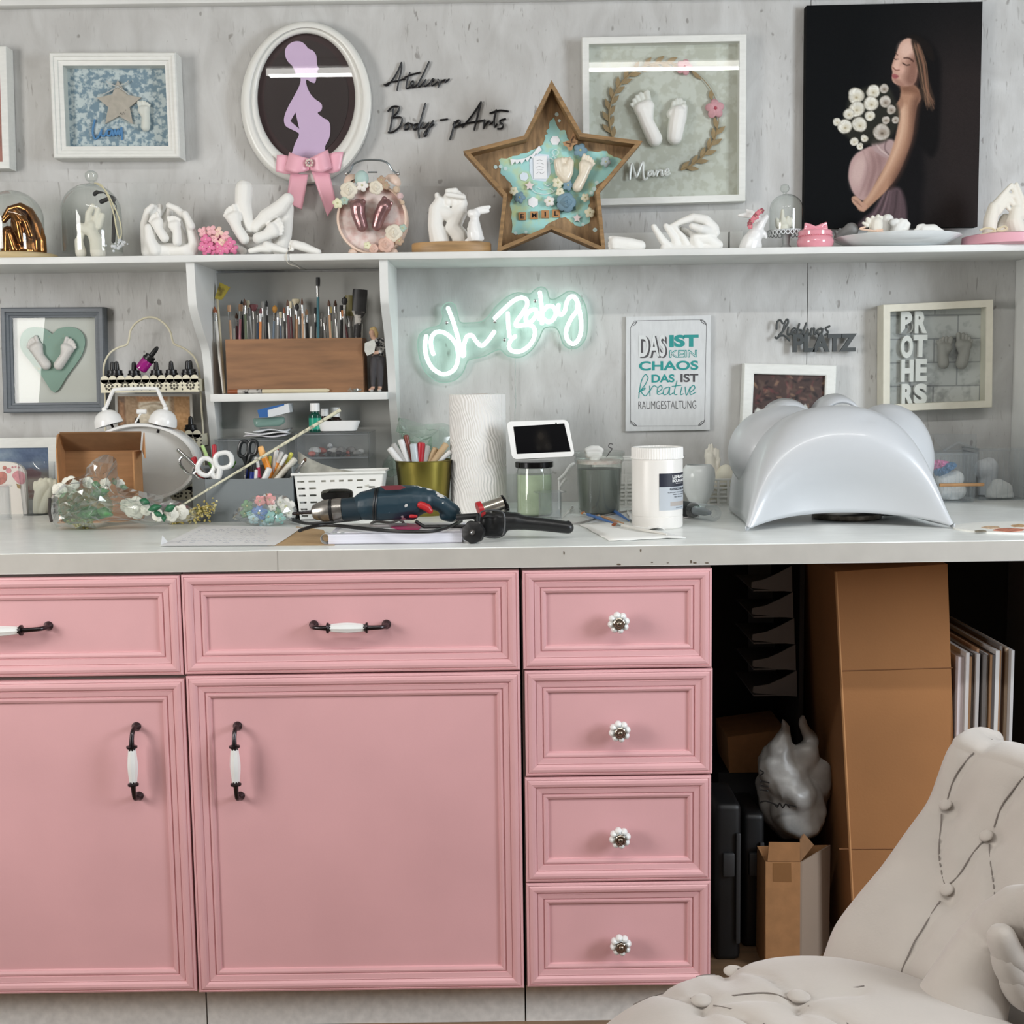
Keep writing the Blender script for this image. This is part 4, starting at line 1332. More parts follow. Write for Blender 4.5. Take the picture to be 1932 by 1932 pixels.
obj('power_cord', wire, glass('cord_clear', (225, 232, 228), (190, 198, 194), 1.0, 0.1, 0.25), ns)
# ---- DAS IST KEIN CHAOS sign
Yd = 2.99
q = zpts(10, Yd, [(160, 222), (778, 212), (770, 1048), (156, 1058)])
e = empty('metal_sign', (q[2] + q[3]) / 2, 'pale upright sign with German text DAS IST KEIN CHAOS', 'sign')
obj('plate', MB().prism(q, (0, 0.007, 0)), M('sign_cream', (214, 216, 216), 0.5, noise=(30, 0.04), stretch=(4, 1, 1)), e, flat=True)
teal = M('print_teal', (40, 144, 140), 0.5)
dgrey = M('print_grey', (78, 76, 78), 0.5)
lt = M('print_pale', (216, 219, 218), 0.5)
Yt = Yd - 0.0003
def word(txt, rect, mat, bold=0.0, th=0.0003, dy=0.0, sh_=0.0):
 obj('lettering', text_mb(txt, rect, Yt - dy, th, bold, sh_, z=10), mat, e, flat=True)
word('DAS', (262, 360, 458, 525), dgrey, 0.05)
word('DAS', (252, 354, 446, 516), lt, 0.02, dy=.0003)
word('IST', (475, 352, 688, 445), teal, 0.05)
word('KEIN', (475, 464, 676, 521), teal, 0.03)
word('KEIN', (480, 471, 671, 515), lt, -0.02, dy=.0003)
word('CHAOS', (254, 542, 686, 616), teal, 0.03)
word('DAS', (345, 641, 512, 703), teal, 0.03)
word('IST', (556, 637, 686, 700), dgrey, 0.03)
word('RAUMGESTALTUNG', (249, 834, 670, 897), dgrey, -0.015)
KR = [[(320, 665), (300, 643), (272, 690), (256, 770), (252, 815)], [(252, 775), (300, 715), (320, 670)], [(254, 775), (292, 742), (296, 752), (270, 768), (300, 800), (330, 765)], [(332, 728), (334, 800)], [(334, 762), (360, 726), (386, 736)],
   [(386, 775), (420, 750), (414, 724), (390, 745), (390, 788), (432, 778)], [(470, 735), (436, 750), (434, 790), (464, 780), (478, 735), (476, 790), (502, 778)], [(530, 690), (510, 780), (530, 790)], [(495, 730), (560, 722)],
   [(566, 735), (556, 788), (576, 785)], [(590, 735), (600, 795), (626, 735)], [(626, 775), (660, 745), (650, 722), (626, 750), (630, 790), (668, 772)]]
m = script_mb(10, Yt, KR, 0.0011, n=6)
m.v = [(x, max(y, Yt - .0006), z) for x, y, z in m.v]
obj('lettering', m, teal, e)
m = MB()
B = [(192, 300), (192, 1000), (220, 1020), (700, 1018), (732, 990), (745, 270), (720, 244), (220, 252), (192, 300)]
m.tube(zpts(10, Yt, B), 0.0004, 4)
for cx_, cy_, sx, sy in ((205, 268, 1, 1), (735, 255, -1, 1), (722, 1005, -1, -1), (202, 1010, 1, -1)):
 m.tube(zpts(10, Yt, cr([(cx_ - 8 * sx, cy_ + 30 * sy), (cx_ + 4 * sx, cy_ + 6 * sy), (cx_ + 34 * sx, cy_ - 10 * sy), (cx_ + 20 * sx, cy_ + 10 * sy), (cx_ + 5 * sx, cy_ + 20 * sy)], 4)), 0.0007, 4)
obj('border_line', m, dgrey, e)
# ---- Lieblingsplatz
m = text_mb('PLATZ', (1370, 345, 1836, 482), 2.985, 0.008, 0.045, z=10)
m2 = script_mb(10, 2.981, [[(1248, 372), (1262, 378), (1300, 330), (1318, 262), (1336, 242), (1338, 270), (1300, 330), (1272, 362), (1310, 360), (1350, 395)], [(1256, 310), (1262, 260), (1285, 248), (1300, 270)], [(1342, 300), (1336, 350), (1362, 345), (1396, 320), (1386, 304), (1366, 325), (1372, 356), (1402, 345)],
         [(1422, 275), (1406, 350), (1430, 352), (1442, 326), (1420, 318)], [(1472, 270), (1450, 340), (1466, 356), (1486, 312), (1480, 350), (1496, 350)], [(1512, 308), (1506, 352)], [(1508, 326), (1530, 306), (1532, 352), (1556, 320)],
         [(1582, 308), (1556, 320), (1560, 350), (1586, 340), (1592, 306), (1572, 400), (1548, 445), (1556, 462)], [(1642, 292), (1612, 308), (1632, 335), (1612, 356)]], 0.0026, 5, 8)
m.add(m2.v, m2.f)
obj('wall_sign', m, M('sign_dark', (62, 66, 66), 0.5), label='dark grey cut-out wall sign reading Lieblings PLATZ', cat='sign', flat=True)
# ---- white photo frame behind the torso cast
Yw_ = 2.965
e, inn = pic_frame('white picture frame with autumn leaf photo, half hidden behind the torso cast', 0, [(1404.5, 685.5), (1578.6, 689.6), (1569, 930), (1394.5, 926)], Yw_, 0.0245,
       [(0, 0.002), (0.08, 0), (0.9, 0.001), (1, 0.003)], 0.012, white_frame, 0.006)
pr = Print(0, 0, 100, 150, 90, 135, (78, 58, 56))
rr = np.random.RandomState(5)
for k in range(420):
 x, y, a = rr.uniform(0, 100), rr.uniform(0, 150), rr.uniform(0, 3.1)
 s_ = rr.uniform(1.5, 4)
 cc = [(132, 96, 86), (60, 40, 42), (98, 78, 70), (40, 30, 34), (150, 118, 96), (110, 60, 62)][rr.randint(6)]
 pr.ell(x, y, s_ * 1.6, s_ * .6, cc, .5, .7, a)
pr.poly([(4, 52), (8, 47), (14, 50), (20, 47), (22, 54), (20, 66), (24, 78), (4, 78), (7, 66)], (222, 220, 216), 2)
pr.poly([(62, 48), (70, 44), (74, 40), (82, 52), (78, 62), (60, 58)], (214, 212, 210), 2)
pr.poly([(0, 76), (100, 66), (100, 150), (0, 150)], (96, 84, 78), 8)
qq = inn(-.001, .010)
pr.obj('photo', qq, e)
# ---- BROTHERS box frame
Yr = 2.95
cream_fr = M('frame_cream', (214, 210, 194), 0.5, noise=(50, 0.03))
e, inn = pic_frame('cream box frame with white BROTHERS letters and two grey foot casts', 11, [(1003, 122), (1730, 88), (1722, 800), (1000, 830)], Yr, 0.0165,
       [(0, 0.001), (0.06, 0), (1, 0)], 0.034, cream_fr, 0.005)
brick = bpy.data.materials.new('white_brick_paper')
brick.use_nodes = True
nt = brick.node_tree
bt = nt.nodes.new('ShaderNodeTexBrick')
tc = nt.nodes.new('ShaderNodeTexCoord')
mp = nt.nodes.new('ShaderNodeMapping')
mp.inputs['Rotation'].default_value = (PI / 2, 0, 0)
nt.links.new(tc.outputs['Object'], mp.inputs[0])
nt.links.new(mp.outputs[0], bt.inputs[0])
bt.inputs['Scale'].default_value = 4.5
bt.inputs['Color1'].default_value = lin((200, 201, 200))
bt.inputs['Color2'].default_value = lin((186, 188, 188))
bt.inputs['Mortar'].default_value = lin((150, 152, 154))
bt.inputs['Mortar Size'].default_value = 0.008
nz = nt.nodes.new('ShaderNodeTexNoise')
nz.inputs['Scale'].default_value = 38
nz.inputs['Detail'].default_value = 5
nt.links.new(mp.outputs[0], nz.inputs[0])
rp = nt.nodes.new('ShaderNodeValToRGB')
rp.color_ramp.elements[0].position = 0.32
rp.color_ramp.elements[1].position = 0.5
rp.color_ramp.elements[0].color = (0.45, 0.45, 0.46, 1)
nt.links.new(nz.outputs[0], rp.inputs[0])
mm = nt.nodes.new('ShaderNodeMix')
mm.data_type = 'RGBA'
mm.blend_type = 'MULTIPLY'
mm.inputs[0].default_value = 0.7
nt.links.new(bt.outputs[0], mm.inputs[6])
nt.links.new(rp.outputs[0], mm.inputs[7])
nt.links.new(mm.outputs[2], nt.nodes['Principled BSDF'].inputs['Base Color'])
obj('mount', MB().prism(inn(-0.001, 0.034), (0, 0.004, 0)), brick, e, flat=True)
Yb = Yr + 0.033
for ch, r in (('B', (1108, 168, 1192, 315)), ('R', (1200, 165, 1284, 312)), ('O', (1108, 326, 1190, 475)), ('T', (1194, 322, 1284, 470)), ('H', (1110, 485, 1194, 632)), ('E', (1206, 480, 1282, 628)), ('R', (1112, 644, 1196, 788)), ('S', (1196, 642, 1282, 782))):
 obj('letter', text_mb(ch, r, Yb, 0.012, 0.05, z=11), white_gloss, e, flat=True)
ash = M('plaster_grey', (150, 148, 144), 0.7, bump=(120, 0.2))
cast('foot_cast', 11, Yb - .012, foot_strokes(1400, 510, 1408, 405, 56, 1), ash, e, 0.0016, 3)
cast('foot_cast', 11, Yb - .012, foot_strokes(1520, 510, 1532, 390, 60, -1), ash, e, 0.0016, 3)
# ================================================================== things standing on the shelf
YS = 2.86
def lathe_obj(name, z, x, prof, Y, mat, parent=None, n=36, base=None, **kw):
 """prof [(r_px, y_px)] in zoom frame z about column x; world heights read at depth Y"""
 sc = ZF[z][2]
 k = mpp(*zp(z, x, prof[0][1]), Y) / sc
 c0 = P(*zp(z, x, prof[0][1]), Y)
 pr = []
 for r, y in prof:
  pr.append((max(r * k, 1e-6), P(*zp(z, x, y), Y).z))
 if base is not None:
  pr[0] = (pr[0][0], base)
 m = MB().lathe(pr, (c0.x, Y, 0), n, **{q: kw.pop(q) for q in ('flute', 'amp', 'caps', 'sx', 'sy') if q in kw})
 return obj(name, m, mat, parent, **kw)
def dome(z, x, r, ytop, ybot, Y, parent, n=40, name='glass_dome', th=7):
 """bell jar shell with wall thickness"""
 pr = [(r, ybot), (r, ytop + r * 1.0)]
 for a in np.linspace(0, PI / 2, 10)[1:]:
  pr.append((max(r * math.cos(a), 0.01), ytop + r * .98 * (1 - math.sin(a))))
 lathe_obj(name, z, x, pr, Y, clear, parent, n, caps=False, sharp=3)
e = empty('bell_jar', P(28, 478, YS), 'glass bell jar over bronze hands, on a wooden disc at the far left', 'bell jar')
e.location.z = Z_SH
wood_l = M('beech', (206, 184, 140), 0.5, noise=(12, 0.15), stretch=(1, 1, 6))
k = mpp(28, 478, YS)
c = P(28, 478, YS)
obj('wooden_base', MB().lathe([(76 * k, Z_SH), (78 * k, Z_SH + .004), (78 * k, Z_SH + .012), (75 * k, Z_SH + .015)], (c.x, YS, 0), 48), wood_l, e)
dome(1, 108, 212, 1388, 1832, YS, e)
bronze = M('bronze', (150, 104, 62), 0.2, 1.0, bump=(60, 0.3))
cast('hand_cast', 1, YS, [[(30, 1600, 26), (70, 1525, 24), (150, 1505, 28), (215, 1545, 34), (260, 1640, 45), (285, 1740, 50), (290, 1830, 52)], [(60, 1690, 44), (60, 1830, 52)], [(150, 1620, 70), (180, 1800, 90), (180, 1830, 95)],
       [(80, 1545, 22, -.03), (130, 1620, 24, -.035), (160, 1760, 26, -.032)], [(110, 1530, 20, -.03), (190, 1620, 22, -.035), (225, 1720, 24, -.03)], [(30, 1610, 18, -.02), (80, 1560, 18, -.02)], [(70, 1700, 26, -.03), (110, 1820, 30, -.03)]], bronze,
  voxel=0.002, base=Z_SH + .015, label='shiny bronze cast of clasped hands inside the far left bell jar', cat='hand cast')
e = empty('bell_jar', (P(176, 478, YS).x, YS, Z_SH), 'knobbed glass bell jar with a white hand cast, second from the left', 'bell jar')
dome(1, 678, 213, 1338, 1842, YS, e)
lathe_obj('glass_knob', 1, 668, [(20, 1340), (18, 1325), (36, 1318), (46, 1290), (44, 1265), (25, 1247), (1, 1243)], YS, clear, e, 20)
obj('base_disc', MB().lathe([(57 * k, Z_SH), (57 * k, Z_SH + .003)], (P(176, 478, YS).x, YS, 0), 40), M('base_grey', (196, 198, 192), 0.4), e)
cast('hand_cast', 1, YS, [[(590, 1660, 36), (670, 1690, 40), (705, 1760, 50), (715, 1845, 56)], [(645, 1640, 28), (645, 1560, 24), (675, 1500, 18)], [(690, 1640, 26), (715, 1530, 20)], [(720, 1650, 26), (748, 1570, 19)], [(670, 1650, 45)], [(575, 1760, 32), (590, 1845, 40)], [(590, 1720, 26), (575, 1760, 28)]],
  plaster_warm, voxel=0.002, base=Z_SH + .003, label='white hand cast holding a small fist inside the knobbed bell jar', cat='hand cast')
tw = empty('gift_cord', P(*zp(1, 870, 1780), YS - .06), 'pale cord with crystal tassel hanging down the knobbed bell jar', 'cord')
pts = cr([(690, 1335, -.035), (740, 1350, -.05), (790, 1440, -.045), (830, 1560, -.05), (850, 1680, -.055), (872, 1760, -.06)], 5)
obj('cord', MB().tube([P(*zp(1, x, y), YS + d) for x, y, d in pts], 0.0016, 6), M('cord_cream', (206, 200, 168), 0.8), tw)
pts = cr([(700, 1335, -.035), (770, 1390, -.05), (820, 1480, -.05), (870, 1600, -.055), (885, 1700, -.055), (870, 1760, -.06)], 5)
obj('cord', MB().tube([P(*zp(1, x, y), YS + d) for x, y, d in pts], 0.0013, 6), M('cord_cream', ()), tw)
m = MB()
rr = random.Random(2)
for i in range(22):
 c = P(*zp(1, 868 + rr.gauss(0, 26), 1795 + rr.gauss(0, 24)), YS - .06 + rr.uniform(-.006, .006))
 m.ell(c, rr.uniform(.002, .0042), u=6, v=4)
obj('crystal_tassel', m, M('crystal', (226, 230, 232), 0.08, 0.3), tw, flat=True, kind='stuff')
blob_black = M('twig_black', (36, 36, 38), 0.6)
cast('dried_twig', 1, YS + .025, [[(690, 1415, 16), (705, 1400, 14), (760, 1405, 5), (830, 1450, 20)], [(740, 1470, 18), (800, 1445, 14), (850, 1500, 4), (830, 1560, 10), (832, 1620, 16), (826, 1760, 14)]], blob_black, voxel=0.0016, label='black dried twig inside the knobbed bell jar', cat='twig')
cast('hand_cast', 1, YS, [[(1075, 1835, 46), (1058, 1730, 34), (1050, 1640, 30), (1078, 1540, 28), (1110, 1505, 22)], [(1080, 1660, 30, -.02), (1095, 1750, 40, -.02), (1130, 1825, 48, -.01)], [(1110, 1600, 24, .01), (1125, 1510, 22, .01)], [(1150, 1600, 24, .015), (1165, 1505, 22, .015)],
       [(1232, 1500, 24), (1290, 1525, 26), (1350, 1580, 30), (1392, 1680, 36), (1420, 1780, 44), (1395, 1840, 46)], [(1350, 1560, 26, -.01), (1395, 1650, 30, -.01)], [(1130, 1830, 60), (1250, 1830, 60, .01), (1360, 1835, 60)], [(1320, 1680, 30, .03), (1345, 1820, 50, .02)], [(1240, 1520, 26, .03), (1180, 1700, 60, .05), (1300, 1750, 60, .05)]],
  plaster, voxel=0.0022, base=Z_SH, label='white cast of cupped hands holding two small feet', cat='hand cast')
fc = foot_strokes(1200, 1735, 1143, 1622, 52, 1, dy=-.02) + foot_strokes(1292, 1762, 1272, 1640, 52, -1, dy=-.02)
hc = [o for o in bpy.data.objects if o.get('label', '').startswith('white cast of cupped')][0]
cast('feet', 1, YS, fc, plaster, hc, voxel=0.0018, smooth=3)
e = empty('hydrangea', (P(*zp(1, 1570, 1830), 2.85).x, 2.85, Z_SH), 'pink and cream hydrangea head between the cupped hands and leg casts', 'flower')
hp = [M('hydrangea_pink', (226, 126, 164), 0.6), M('hydrangea_light', (240, 186, 190), 0.6), M('hydrangea_cream', (240, 208, 190), 0.6)]
rr = random.Random(11)
m = MB().ell(P(*zp(1, 1580, 1770), 2.865), (.023, .02, .018))
obj('flower_core', m, hp[0], e)
for i, (x, y) in enumerate([(1480, 1690), (1540, 1680), (1590, 1690), (1640, 1720), (1500, 1745), (1560, 1740), (1620, 1770), (1680, 1770), (1480, 1800), (1530, 1800), (1590, 1800), (1650, 1810), (1700, 1815), (1560, 1825), (1610, 1830), (1500, 1825)]):
 flower(e, 1, x, y, 42, 2.845 - .012 * rr.random(), hp[2 if i in (2, 6) else (1 if i in (0, 1, 5, 3) else 0)], hp[1], 4, .5, rr.random() * 2, 'floret')
cast('leg_cast', 2, 2.87, [[(118, 1300, 66), (112, 1400, 62), (136, 1500, 47), (158, 1590, 34)], [(436, 1375, 46), (380, 1440, 58), (280, 1505, 58), (205, 1580, 44)], [(430, 1440, 52, .02), (415, 1640, 52, .02), (380, 1740, 55, .02)], [(160, 1680, 60, .03), (300, 1720, 60, .03)],
        [(-62, 1620, 20), (20, 1700, 28), (110, 1755, 30)]] + foot_strokes(118, 1665, 38, 1505, 62, 1, dy=-.015) + foot_strokes(222, 1660, 330, 1600, 66, -1, dy=-.015), plaster, voxel=0.0022, base=Z_SH,
  label='white cast of two lower legs crossing above two bare soles', cat='leg cast')
cast('foot_cast', 2, 2.82, [[(165, 1752, 20), (240, 1735, 26), (300, 1735, 30)], [(285, 1715, 34), (360, 1735, 28), (420, 1750, 20)]] + [[(285 + 3 * i, 1690 + 16 * i, 11), (268, 1692 + 17 * i, 10)] for i in range(4)], plaster, voxel=0.0014, smooth=2, base=Z_SH, label='small white foot cast lying left of its twin by the legs', cat='foot cast')
cast('foot_cast', 2, 2.82, [[(490, 1705, 32), (550, 1722, 34), (610, 1745, 28), (660, 1760, 22)], [(480, 1690, 16), (462, 1684, 13)], [(466, 1705, 11), (452, 1702, 10)], [(466, 1724, 11), (450, 1722, 10)], [(470, 1744, 12), (452, 1744, 10)]], plaster, voxel=0.0014, smooth=2, base=Z_SH, label='small white foot cast lying nearest the decorated clock', cat='foot cast')
obj('twine', MB().tube([P(x, y, SHELF_F - .002 + d) for x, y, d in cr([(548, 463, .02), (547, 470, .01), (541, 476, 0), (540, 488, 0), (545, 498, .0), (560, 503, .03), (566, 507, .06)], 4)], 0.0007, 6), M('twine', (206, 198, 180), 0.9), label='loose twine hanging over the shelf joint', cat='twine')
YK = 2.84
e = empty('alarm_clock', (P(*zp(2, 1050, 1765), YK).x, YK, Z_SH), 'round alarm clock covered with roses, holding two mauve foot casts', 'clock')
ck = M('clock_shell', (230, 204, 186), 0.35)
c = P(*zp(2, 1048, 1515), YK)
kk = mpp(*zp(2, 1048, 1515), YK) / 3.864
R0 = 258 * kk
m = MB().lathe([(R0 * .9, -.055), (R0, -.05), (R0, -.004), (R0 * .985, 0), (R0 * .93, 0), (R0 * .92, -.008)], c, 64, ax=(0, -1, 0), caps=False)
m.lathe([(0.0001, -.055), (R0 * .9, -.055)], c, 64, ax=(0, -1, 0), caps=False)
obj('case', m, ck, e)
pf = Print(0, 0, 100, 100, 60, 60, (206, 168, 160))
rr = np.random.RandomState(8)
for i in range(40):
 pf.ell(rr.uniform(0, 100), rr.uniform(0, 100), rr.uniform(6, 16), rr.uniform(5, 12), [(226, 206, 200), (190, 142, 136), (216, 190, 176), (222, 214, 206)][rr.randint(4)], .9, .6)
pf.noise(18, 3)
fm = MB().lathe([(0.0001, -.0085), (R0 * .925, -.0085)], c, 64, ax=(0, -1, 0), caps=False)
obj('dial', fm, M('dial_pink', (206, 166, 158), 0.6, noise=(38, 0.2), col2=(228, 212, 206), thresh=(.4, .6)), e)
steel = M('steel_blue', (150, 160, 164), 0.3, 0.8)
obj('carry_handle', MB().tube([P(*zp(2, x, y), YK + .02) for x, y in cr([(862, 1190), (890, 1172), (915, 1120), (980, 1092), (1060, 1088), (1130, 1096), (1172, 1120), (1200, 1165), (1240, 1192)], 5)], 0.0022, 8), steel, e)
for x, y in ((862, 1188), (1240, 1190)):
 obj('finial', MB().ell(P(*zp(2, x, y), YK + .02), .0042, u=12, v=8), chrome, e)
for x, y, ax in ((905, 1250, (-.5, 0, 1)), (1200, 1250, (.55, -.25, .8))):
 b_ = P(*zp(2, x, y), YK + .02)
 r_ = 62 * kk
 o = obj('bell', MB().lathe([(r_, 0), (r_ * .98, .006), (r_ * .75, r_ * .62), (r_ * .4, r_ * .86), (.0003, r_ * .95), (r_ * .4, r_ * .8), (r_ * .72, r_ * .58), (r_ * .95, .003), (r_, 0)], b_, 28, ax=ax, caps=False), ck, e)
 obj('bell_shade_disc', MB().lathe([(0.0003, .004), (r_ * .9, .004)], b_, 20, ax=ax, caps=False), black_plastic, o)  # black disc stands in for the shade inside the bell
obj('hammer', MB().tube([P(*zp(2, 1020, 1178), YK + .02), P(*zp(2, 1090, 1178), YK + .02)], .0018, 8), steel, e)
rc, rp_, rb = M('rose_cream', (232, 224, 206), 0.65), M('rose_blush', (222, 186, 170), 0.65), M('rose_tan', (178, 152, 128), 0.65)
for x, y, r, mm in ((880, 1310, 66, rc), (1080, 1290, 54, rc), (1208, 1622, 66, rc), (1152, 1706, 60, rp_), (1062, 1735, 36, rp_)):
 rose(e, 2, x, y, r, YK - .012, mm)
obj('teal_egg', MB().ell(P(*zp(2, 975, 1225), YK - .004), (.016, .013, .018)), M('egg_teal', (176, 200, 194), 0.5), e)
for x, y, r, mm in ((980, 1275, 46, white_petal), (1120, 1235, 34, rb), (1150, 1275, 32, rb), (800, 1405, 40, M('petal_lemon', (226, 224, 190), 0.7)), (850, 1385, 34, M('petal_sage', (170, 190, 176), 0.7)), (1275, 1585, 30, M('petal_sage', ())), (1018, 1712, 30, M('petal_lemon', ())), (1250, 1680, 34, rb)):
 flower(e, 2, x, y, r, YK - .012, mm, rot=x * .2)
for i, (x, y, r) in enumerate(((1228, 1305, 28), (1255, 1352, 26), (1272, 1400, 18))):
 obj('faceted_stone', MB().ell(P(*zp(2, x, y), YK - .006), r * kk, u=6, v=4), M('stone_%d' % (i % 2), ((206, 184, 160), (214, 186, 184))[i % 2], 0.4), e, flat=True)
mauve = M('mauve_metal', (158, 122, 122), 0.28, 0.75, bump=(80, 0.5))
cast('foot_cast', 2, YK - .012, [[(978, 1570, 44), (950, 1480, 52), (948, 1430, 56)], [(905, 1430, 18), (903, 1400, 16)], [(935, 1420, 18), (925, 1395, 15)], [(975, 1425, 24), (985, 1395, 22)], [(955, 1420, 16), (952, 1392, 15)]], mauve, e, 0.0014, 3)
cast('foot_cast', 2, YK - .012, [[(1085, 1570, 38), (1110, 1490, 46), (1140, 1430, 52)], [(1130, 1400, 20), (1140, 1370, 19)], [(1160, 1410, 15), (1170, 1385, 13)], [(1180, 1425, 14), (1192, 1402, 12)]], mauve, e, 0.0014, 3)
obj('foot', MB().ell((c.x - .045, YK + .01, Z_SH + .009), (.011, .011, .009)), ck, e)
obj('foot', MB().ell((c.x + .045, YK + .01, Z_SH + .009), (.011, .011, .009)), ck, e)
YH = 2.85
c = P(*zp(2, 1630, 1725), YH)
kk = mpp(*zp(2, 1630, 1725), YH) / 3.864
h0 = P(*zp(2, 1630, 1697), YH).z
e = obj('wooden_disc', MB().lathe([(284 * kk, Z_SH), (290 * kk, Z_SH + .003), (290 * kk, h0 - .003), (284 * kk, h0)], (c.x, YH, 0), 56, sy=.55), M('acacia', (186, 148, 100), 0.5, noise=(10, 0.25), stretch=(1, 1, 8)), label='round wooden disc under the hands and rabbit', cat='wooden disc')
cast('hand_cast', 2, YH + .01, [[(1545, 1690, 74), (1512, 1570, 56), (1518, 1450, 54), (1545, 1385, 36)], [(1540, 1390, 26), (1525, 1345, 20)], [(1560, 1470, 50), (1640, 1500, 50), (1700, 1440, 44), (1712, 1400, 34)], [(1600, 1350, 26), (1605, 1400, 30)], [(1640, 1325, 24), (1650, 1400, 34)], [(1680, 1335, 24), (1690, 1400, 34)],
          [(1712, 1355, 22), (1720, 1410, 30)], [(1600, 1315, 18), (1660, 1310, 20)], [(1690, 1470, 56), (1640, 1580, 56), (1690, 1640, 62), (1700, 1700, 60)], [(1600, 1340, 20, -.015), (1720, 1360, 18, -.015)]], plaster, voxel=0.002, base=h0, label='white cast of an adult hand holding a child hand on the wooden disc', cat='hand cast')
rab = cast('rabbit_figurine', 2, YH - .035, [[(1796, 1560, 46), (1800, 1620, 58), (1805, 1650, 60)], [(1775, 1480, 32), (1800, 1485, 40)], [(1815, 1455, 20), (1860, 1440, 18), (1905, 1432, 14)], [(1815, 1460, 18), (1850, 1465, 20), (1895, 1462, 14)], [(1740, 1680, 16), (1770, 1685, 20)], [(1795, 1685, 18), (1830, 1688, 20)], [(1760, 1590, 18), (1768, 1640, 16)], [(1800, 1520, 34), (1796, 1560, 40)], [(1850, 1660, 20)]],
     white_gloss, voxel=0.0016, smooth=3, base=h0, label='small white rabbit figurine beside the hand cast on the wooden disc', cat='figurine')
cast('foot_cast', 4, 2.83, [[(440, 1830, 52), (560, 1845, 52), (650, 1860, 46)], [(440, 1860, 44), (640, 1880, 40)], [(425, 1800, 24), (402, 1797, 19)], [(405, 1832, 16), (393, 1836, 13)], [(405, 1860, 14), (392, 1862, 12)], [(408, 1884, 13), (396, 1886, 11)]], plaster, voxel=0.0016, smooth=3, base=Z_SH, label='white foot cast lying on its side right of the star box', cat='foot cast')
cast('hand_cast', 4, 2.85, [[(1255, 1720, 50), (1190, 1650, 46), (1090, 1625, 36), (980, 1665, 28), (905, 1702, 22)], [(1275, 1750, 36), (1240, 1690, 40)], [(1078, 1695, 26, -.02), (1150, 1720, 36, -.02), (1240, 1740, 44)], [(1290, 1855, 46), (1200, 1800, 56), (1110, 1800, 50), (1130, 1880, 50)], [(762, 1702, 24), (830, 1810, 33), (890, 1880, 40)],
         [(862, 1695, 23), (930, 1790, 31), (965, 1880, 34)], [(945, 1722, 20), (1010, 1800, 27), (1040, 1870, 32)], [(850, 1885, 40), (1000, 1890, 40), (1270, 1885, 45)], [(1000, 1720, 24, .02), (1060, 1760, 30, .02), (1120, 1790, 36)]], plaster, voxel=0.002, base=Z_SH, label='white cast of two hands holding each other, below the leaf wreath frame', cat='hand cast')
e = cast('rabbit_figurine', 4, 2.84, [[(1470, 1608, 14), (1520, 1606, 22), (1580, 1615, 22), (1640, 1660, 34)], [(1528, 1562, 10), (1570, 1578, 16), (1620, 1610, 22)], [(1690, 1622, 26), (1650, 1670, 42), (1622, 1720, 46)], [(1600, 1770, 66), (1570, 1830, 82), (1550, 1880, 84)], [(1630, 1740, 40), (1672, 1765, 28), (1690, 1790, 16)], [(1600, 1860, 60)]],
   white_gloss, voxel=0.002, smooth=4, base=Z_SH, label='glossy white rabbit figurine wearing a pink flower crown', cat='figurine')
for i, (x, y) in enumerate([(1556, 1680), (1574, 1655), (1590, 1632), (1606, 1610), (1622, 1590), (1644, 1575), (1566, 1660), (1612, 1622), (1560, 1700), (1655, 1570)]):
 flower(e, 4, x, y, 24, 2.815, M('crown_rose', (212, 122, 134), 0.6) if i % 3 else M('crown_dark', (150, 76, 84), 0.6), n=5, cup=.5, rot=i)
YJ = 2.87
cx_ = P(*zp(5, 360, 470), YJ).x
e = empty('cake_stand', (cx_, YJ, Z_SH), 'small grey cake stand with lace edge under the little bell jar', 'cake stand')
gm = M('stand_grey', (176, 180, 180), 0.45)
kk = mpp(*zp(5, 360, 470), YJ) / 3.5
zt_ = P(*zp(5, 360, 402), YJ).z
obj('stem', MB().lathe([(72 * kk, Z_SH), (70 * kk, Z_SH + .003), (40 * kk, Z_SH + .009), (22 * kk, Z_SH + .016), (30 * kk, zt_ - .010), (60 * kk, zt_ - .004)], (cx_, YJ, 0), 32), gm, e)
obj('plate', MB().lathe([(60 * kk, zt_ - .004), (122 * kk, zt_ - .003), (122 * kk, zt_)], (cx_, YJ, 0), 48), gm, e)
m = MB()
for i in range(26):
 a = 2 * PI * i / 26
 c = Vector((cx_ + 122 * kk * math.cos(a), YJ + 122 * kk * math.sin(a), zt_ - .007))
 t_ = Vector((-math.sin(a), math.cos(a), 0))
 m.tube([c + t_ * math.cos(b_) * .0042 + Vector((0, 0, math.sin(b_) * .0048)) for b_ in np.linspace(0, 2 * PI, 11)[:-1]], .0011, 5, closed=True)
obj('lace_edge', m, M('lace_white', (216, 220, 220), 0.5), e, kind='stuff')
e2 = empty('bell_jar', (cx_, YJ, zt_), 'little glass bell jar on the lace-edged cake stand', 'bell jar')
dome(5, 360, 110, 160, 401, YJ, e2, th=4)
lathe_obj('glass_knob', 5, 352, [(12, 163), (11, 152), (24, 146), (31, 126), (24, 103), (8, 95), (1, 94)], YJ, clear, e2, 20)
cast('hand_cast', 5, YJ, [[(338, 270, 11), (335, 320, 17), (335, 360, 30)], [(300, 330, 11), (310, 370, 20)], [(372, 315, 12), (365, 365, 22)], [(395, 325, 10), (385, 370, 20)], [(345, 385, 42), (345, 402, 44)]], plaster_warm, voxel=0.0014, smooth=3, base=zt_, label='tiny white hand cast inside the little bell jar', cat='hand cast')
YP = 2.83
pj = M('pink_glaze', (226, 152, 164), 0.15, coat=0.5)
cx_ = P(*zp(5, 553, 500), YP).x
e = empty('lidded_jar', (cx_, YP, Z_SH), 'small glossy pink jar with a bow on its lid', 'jar')
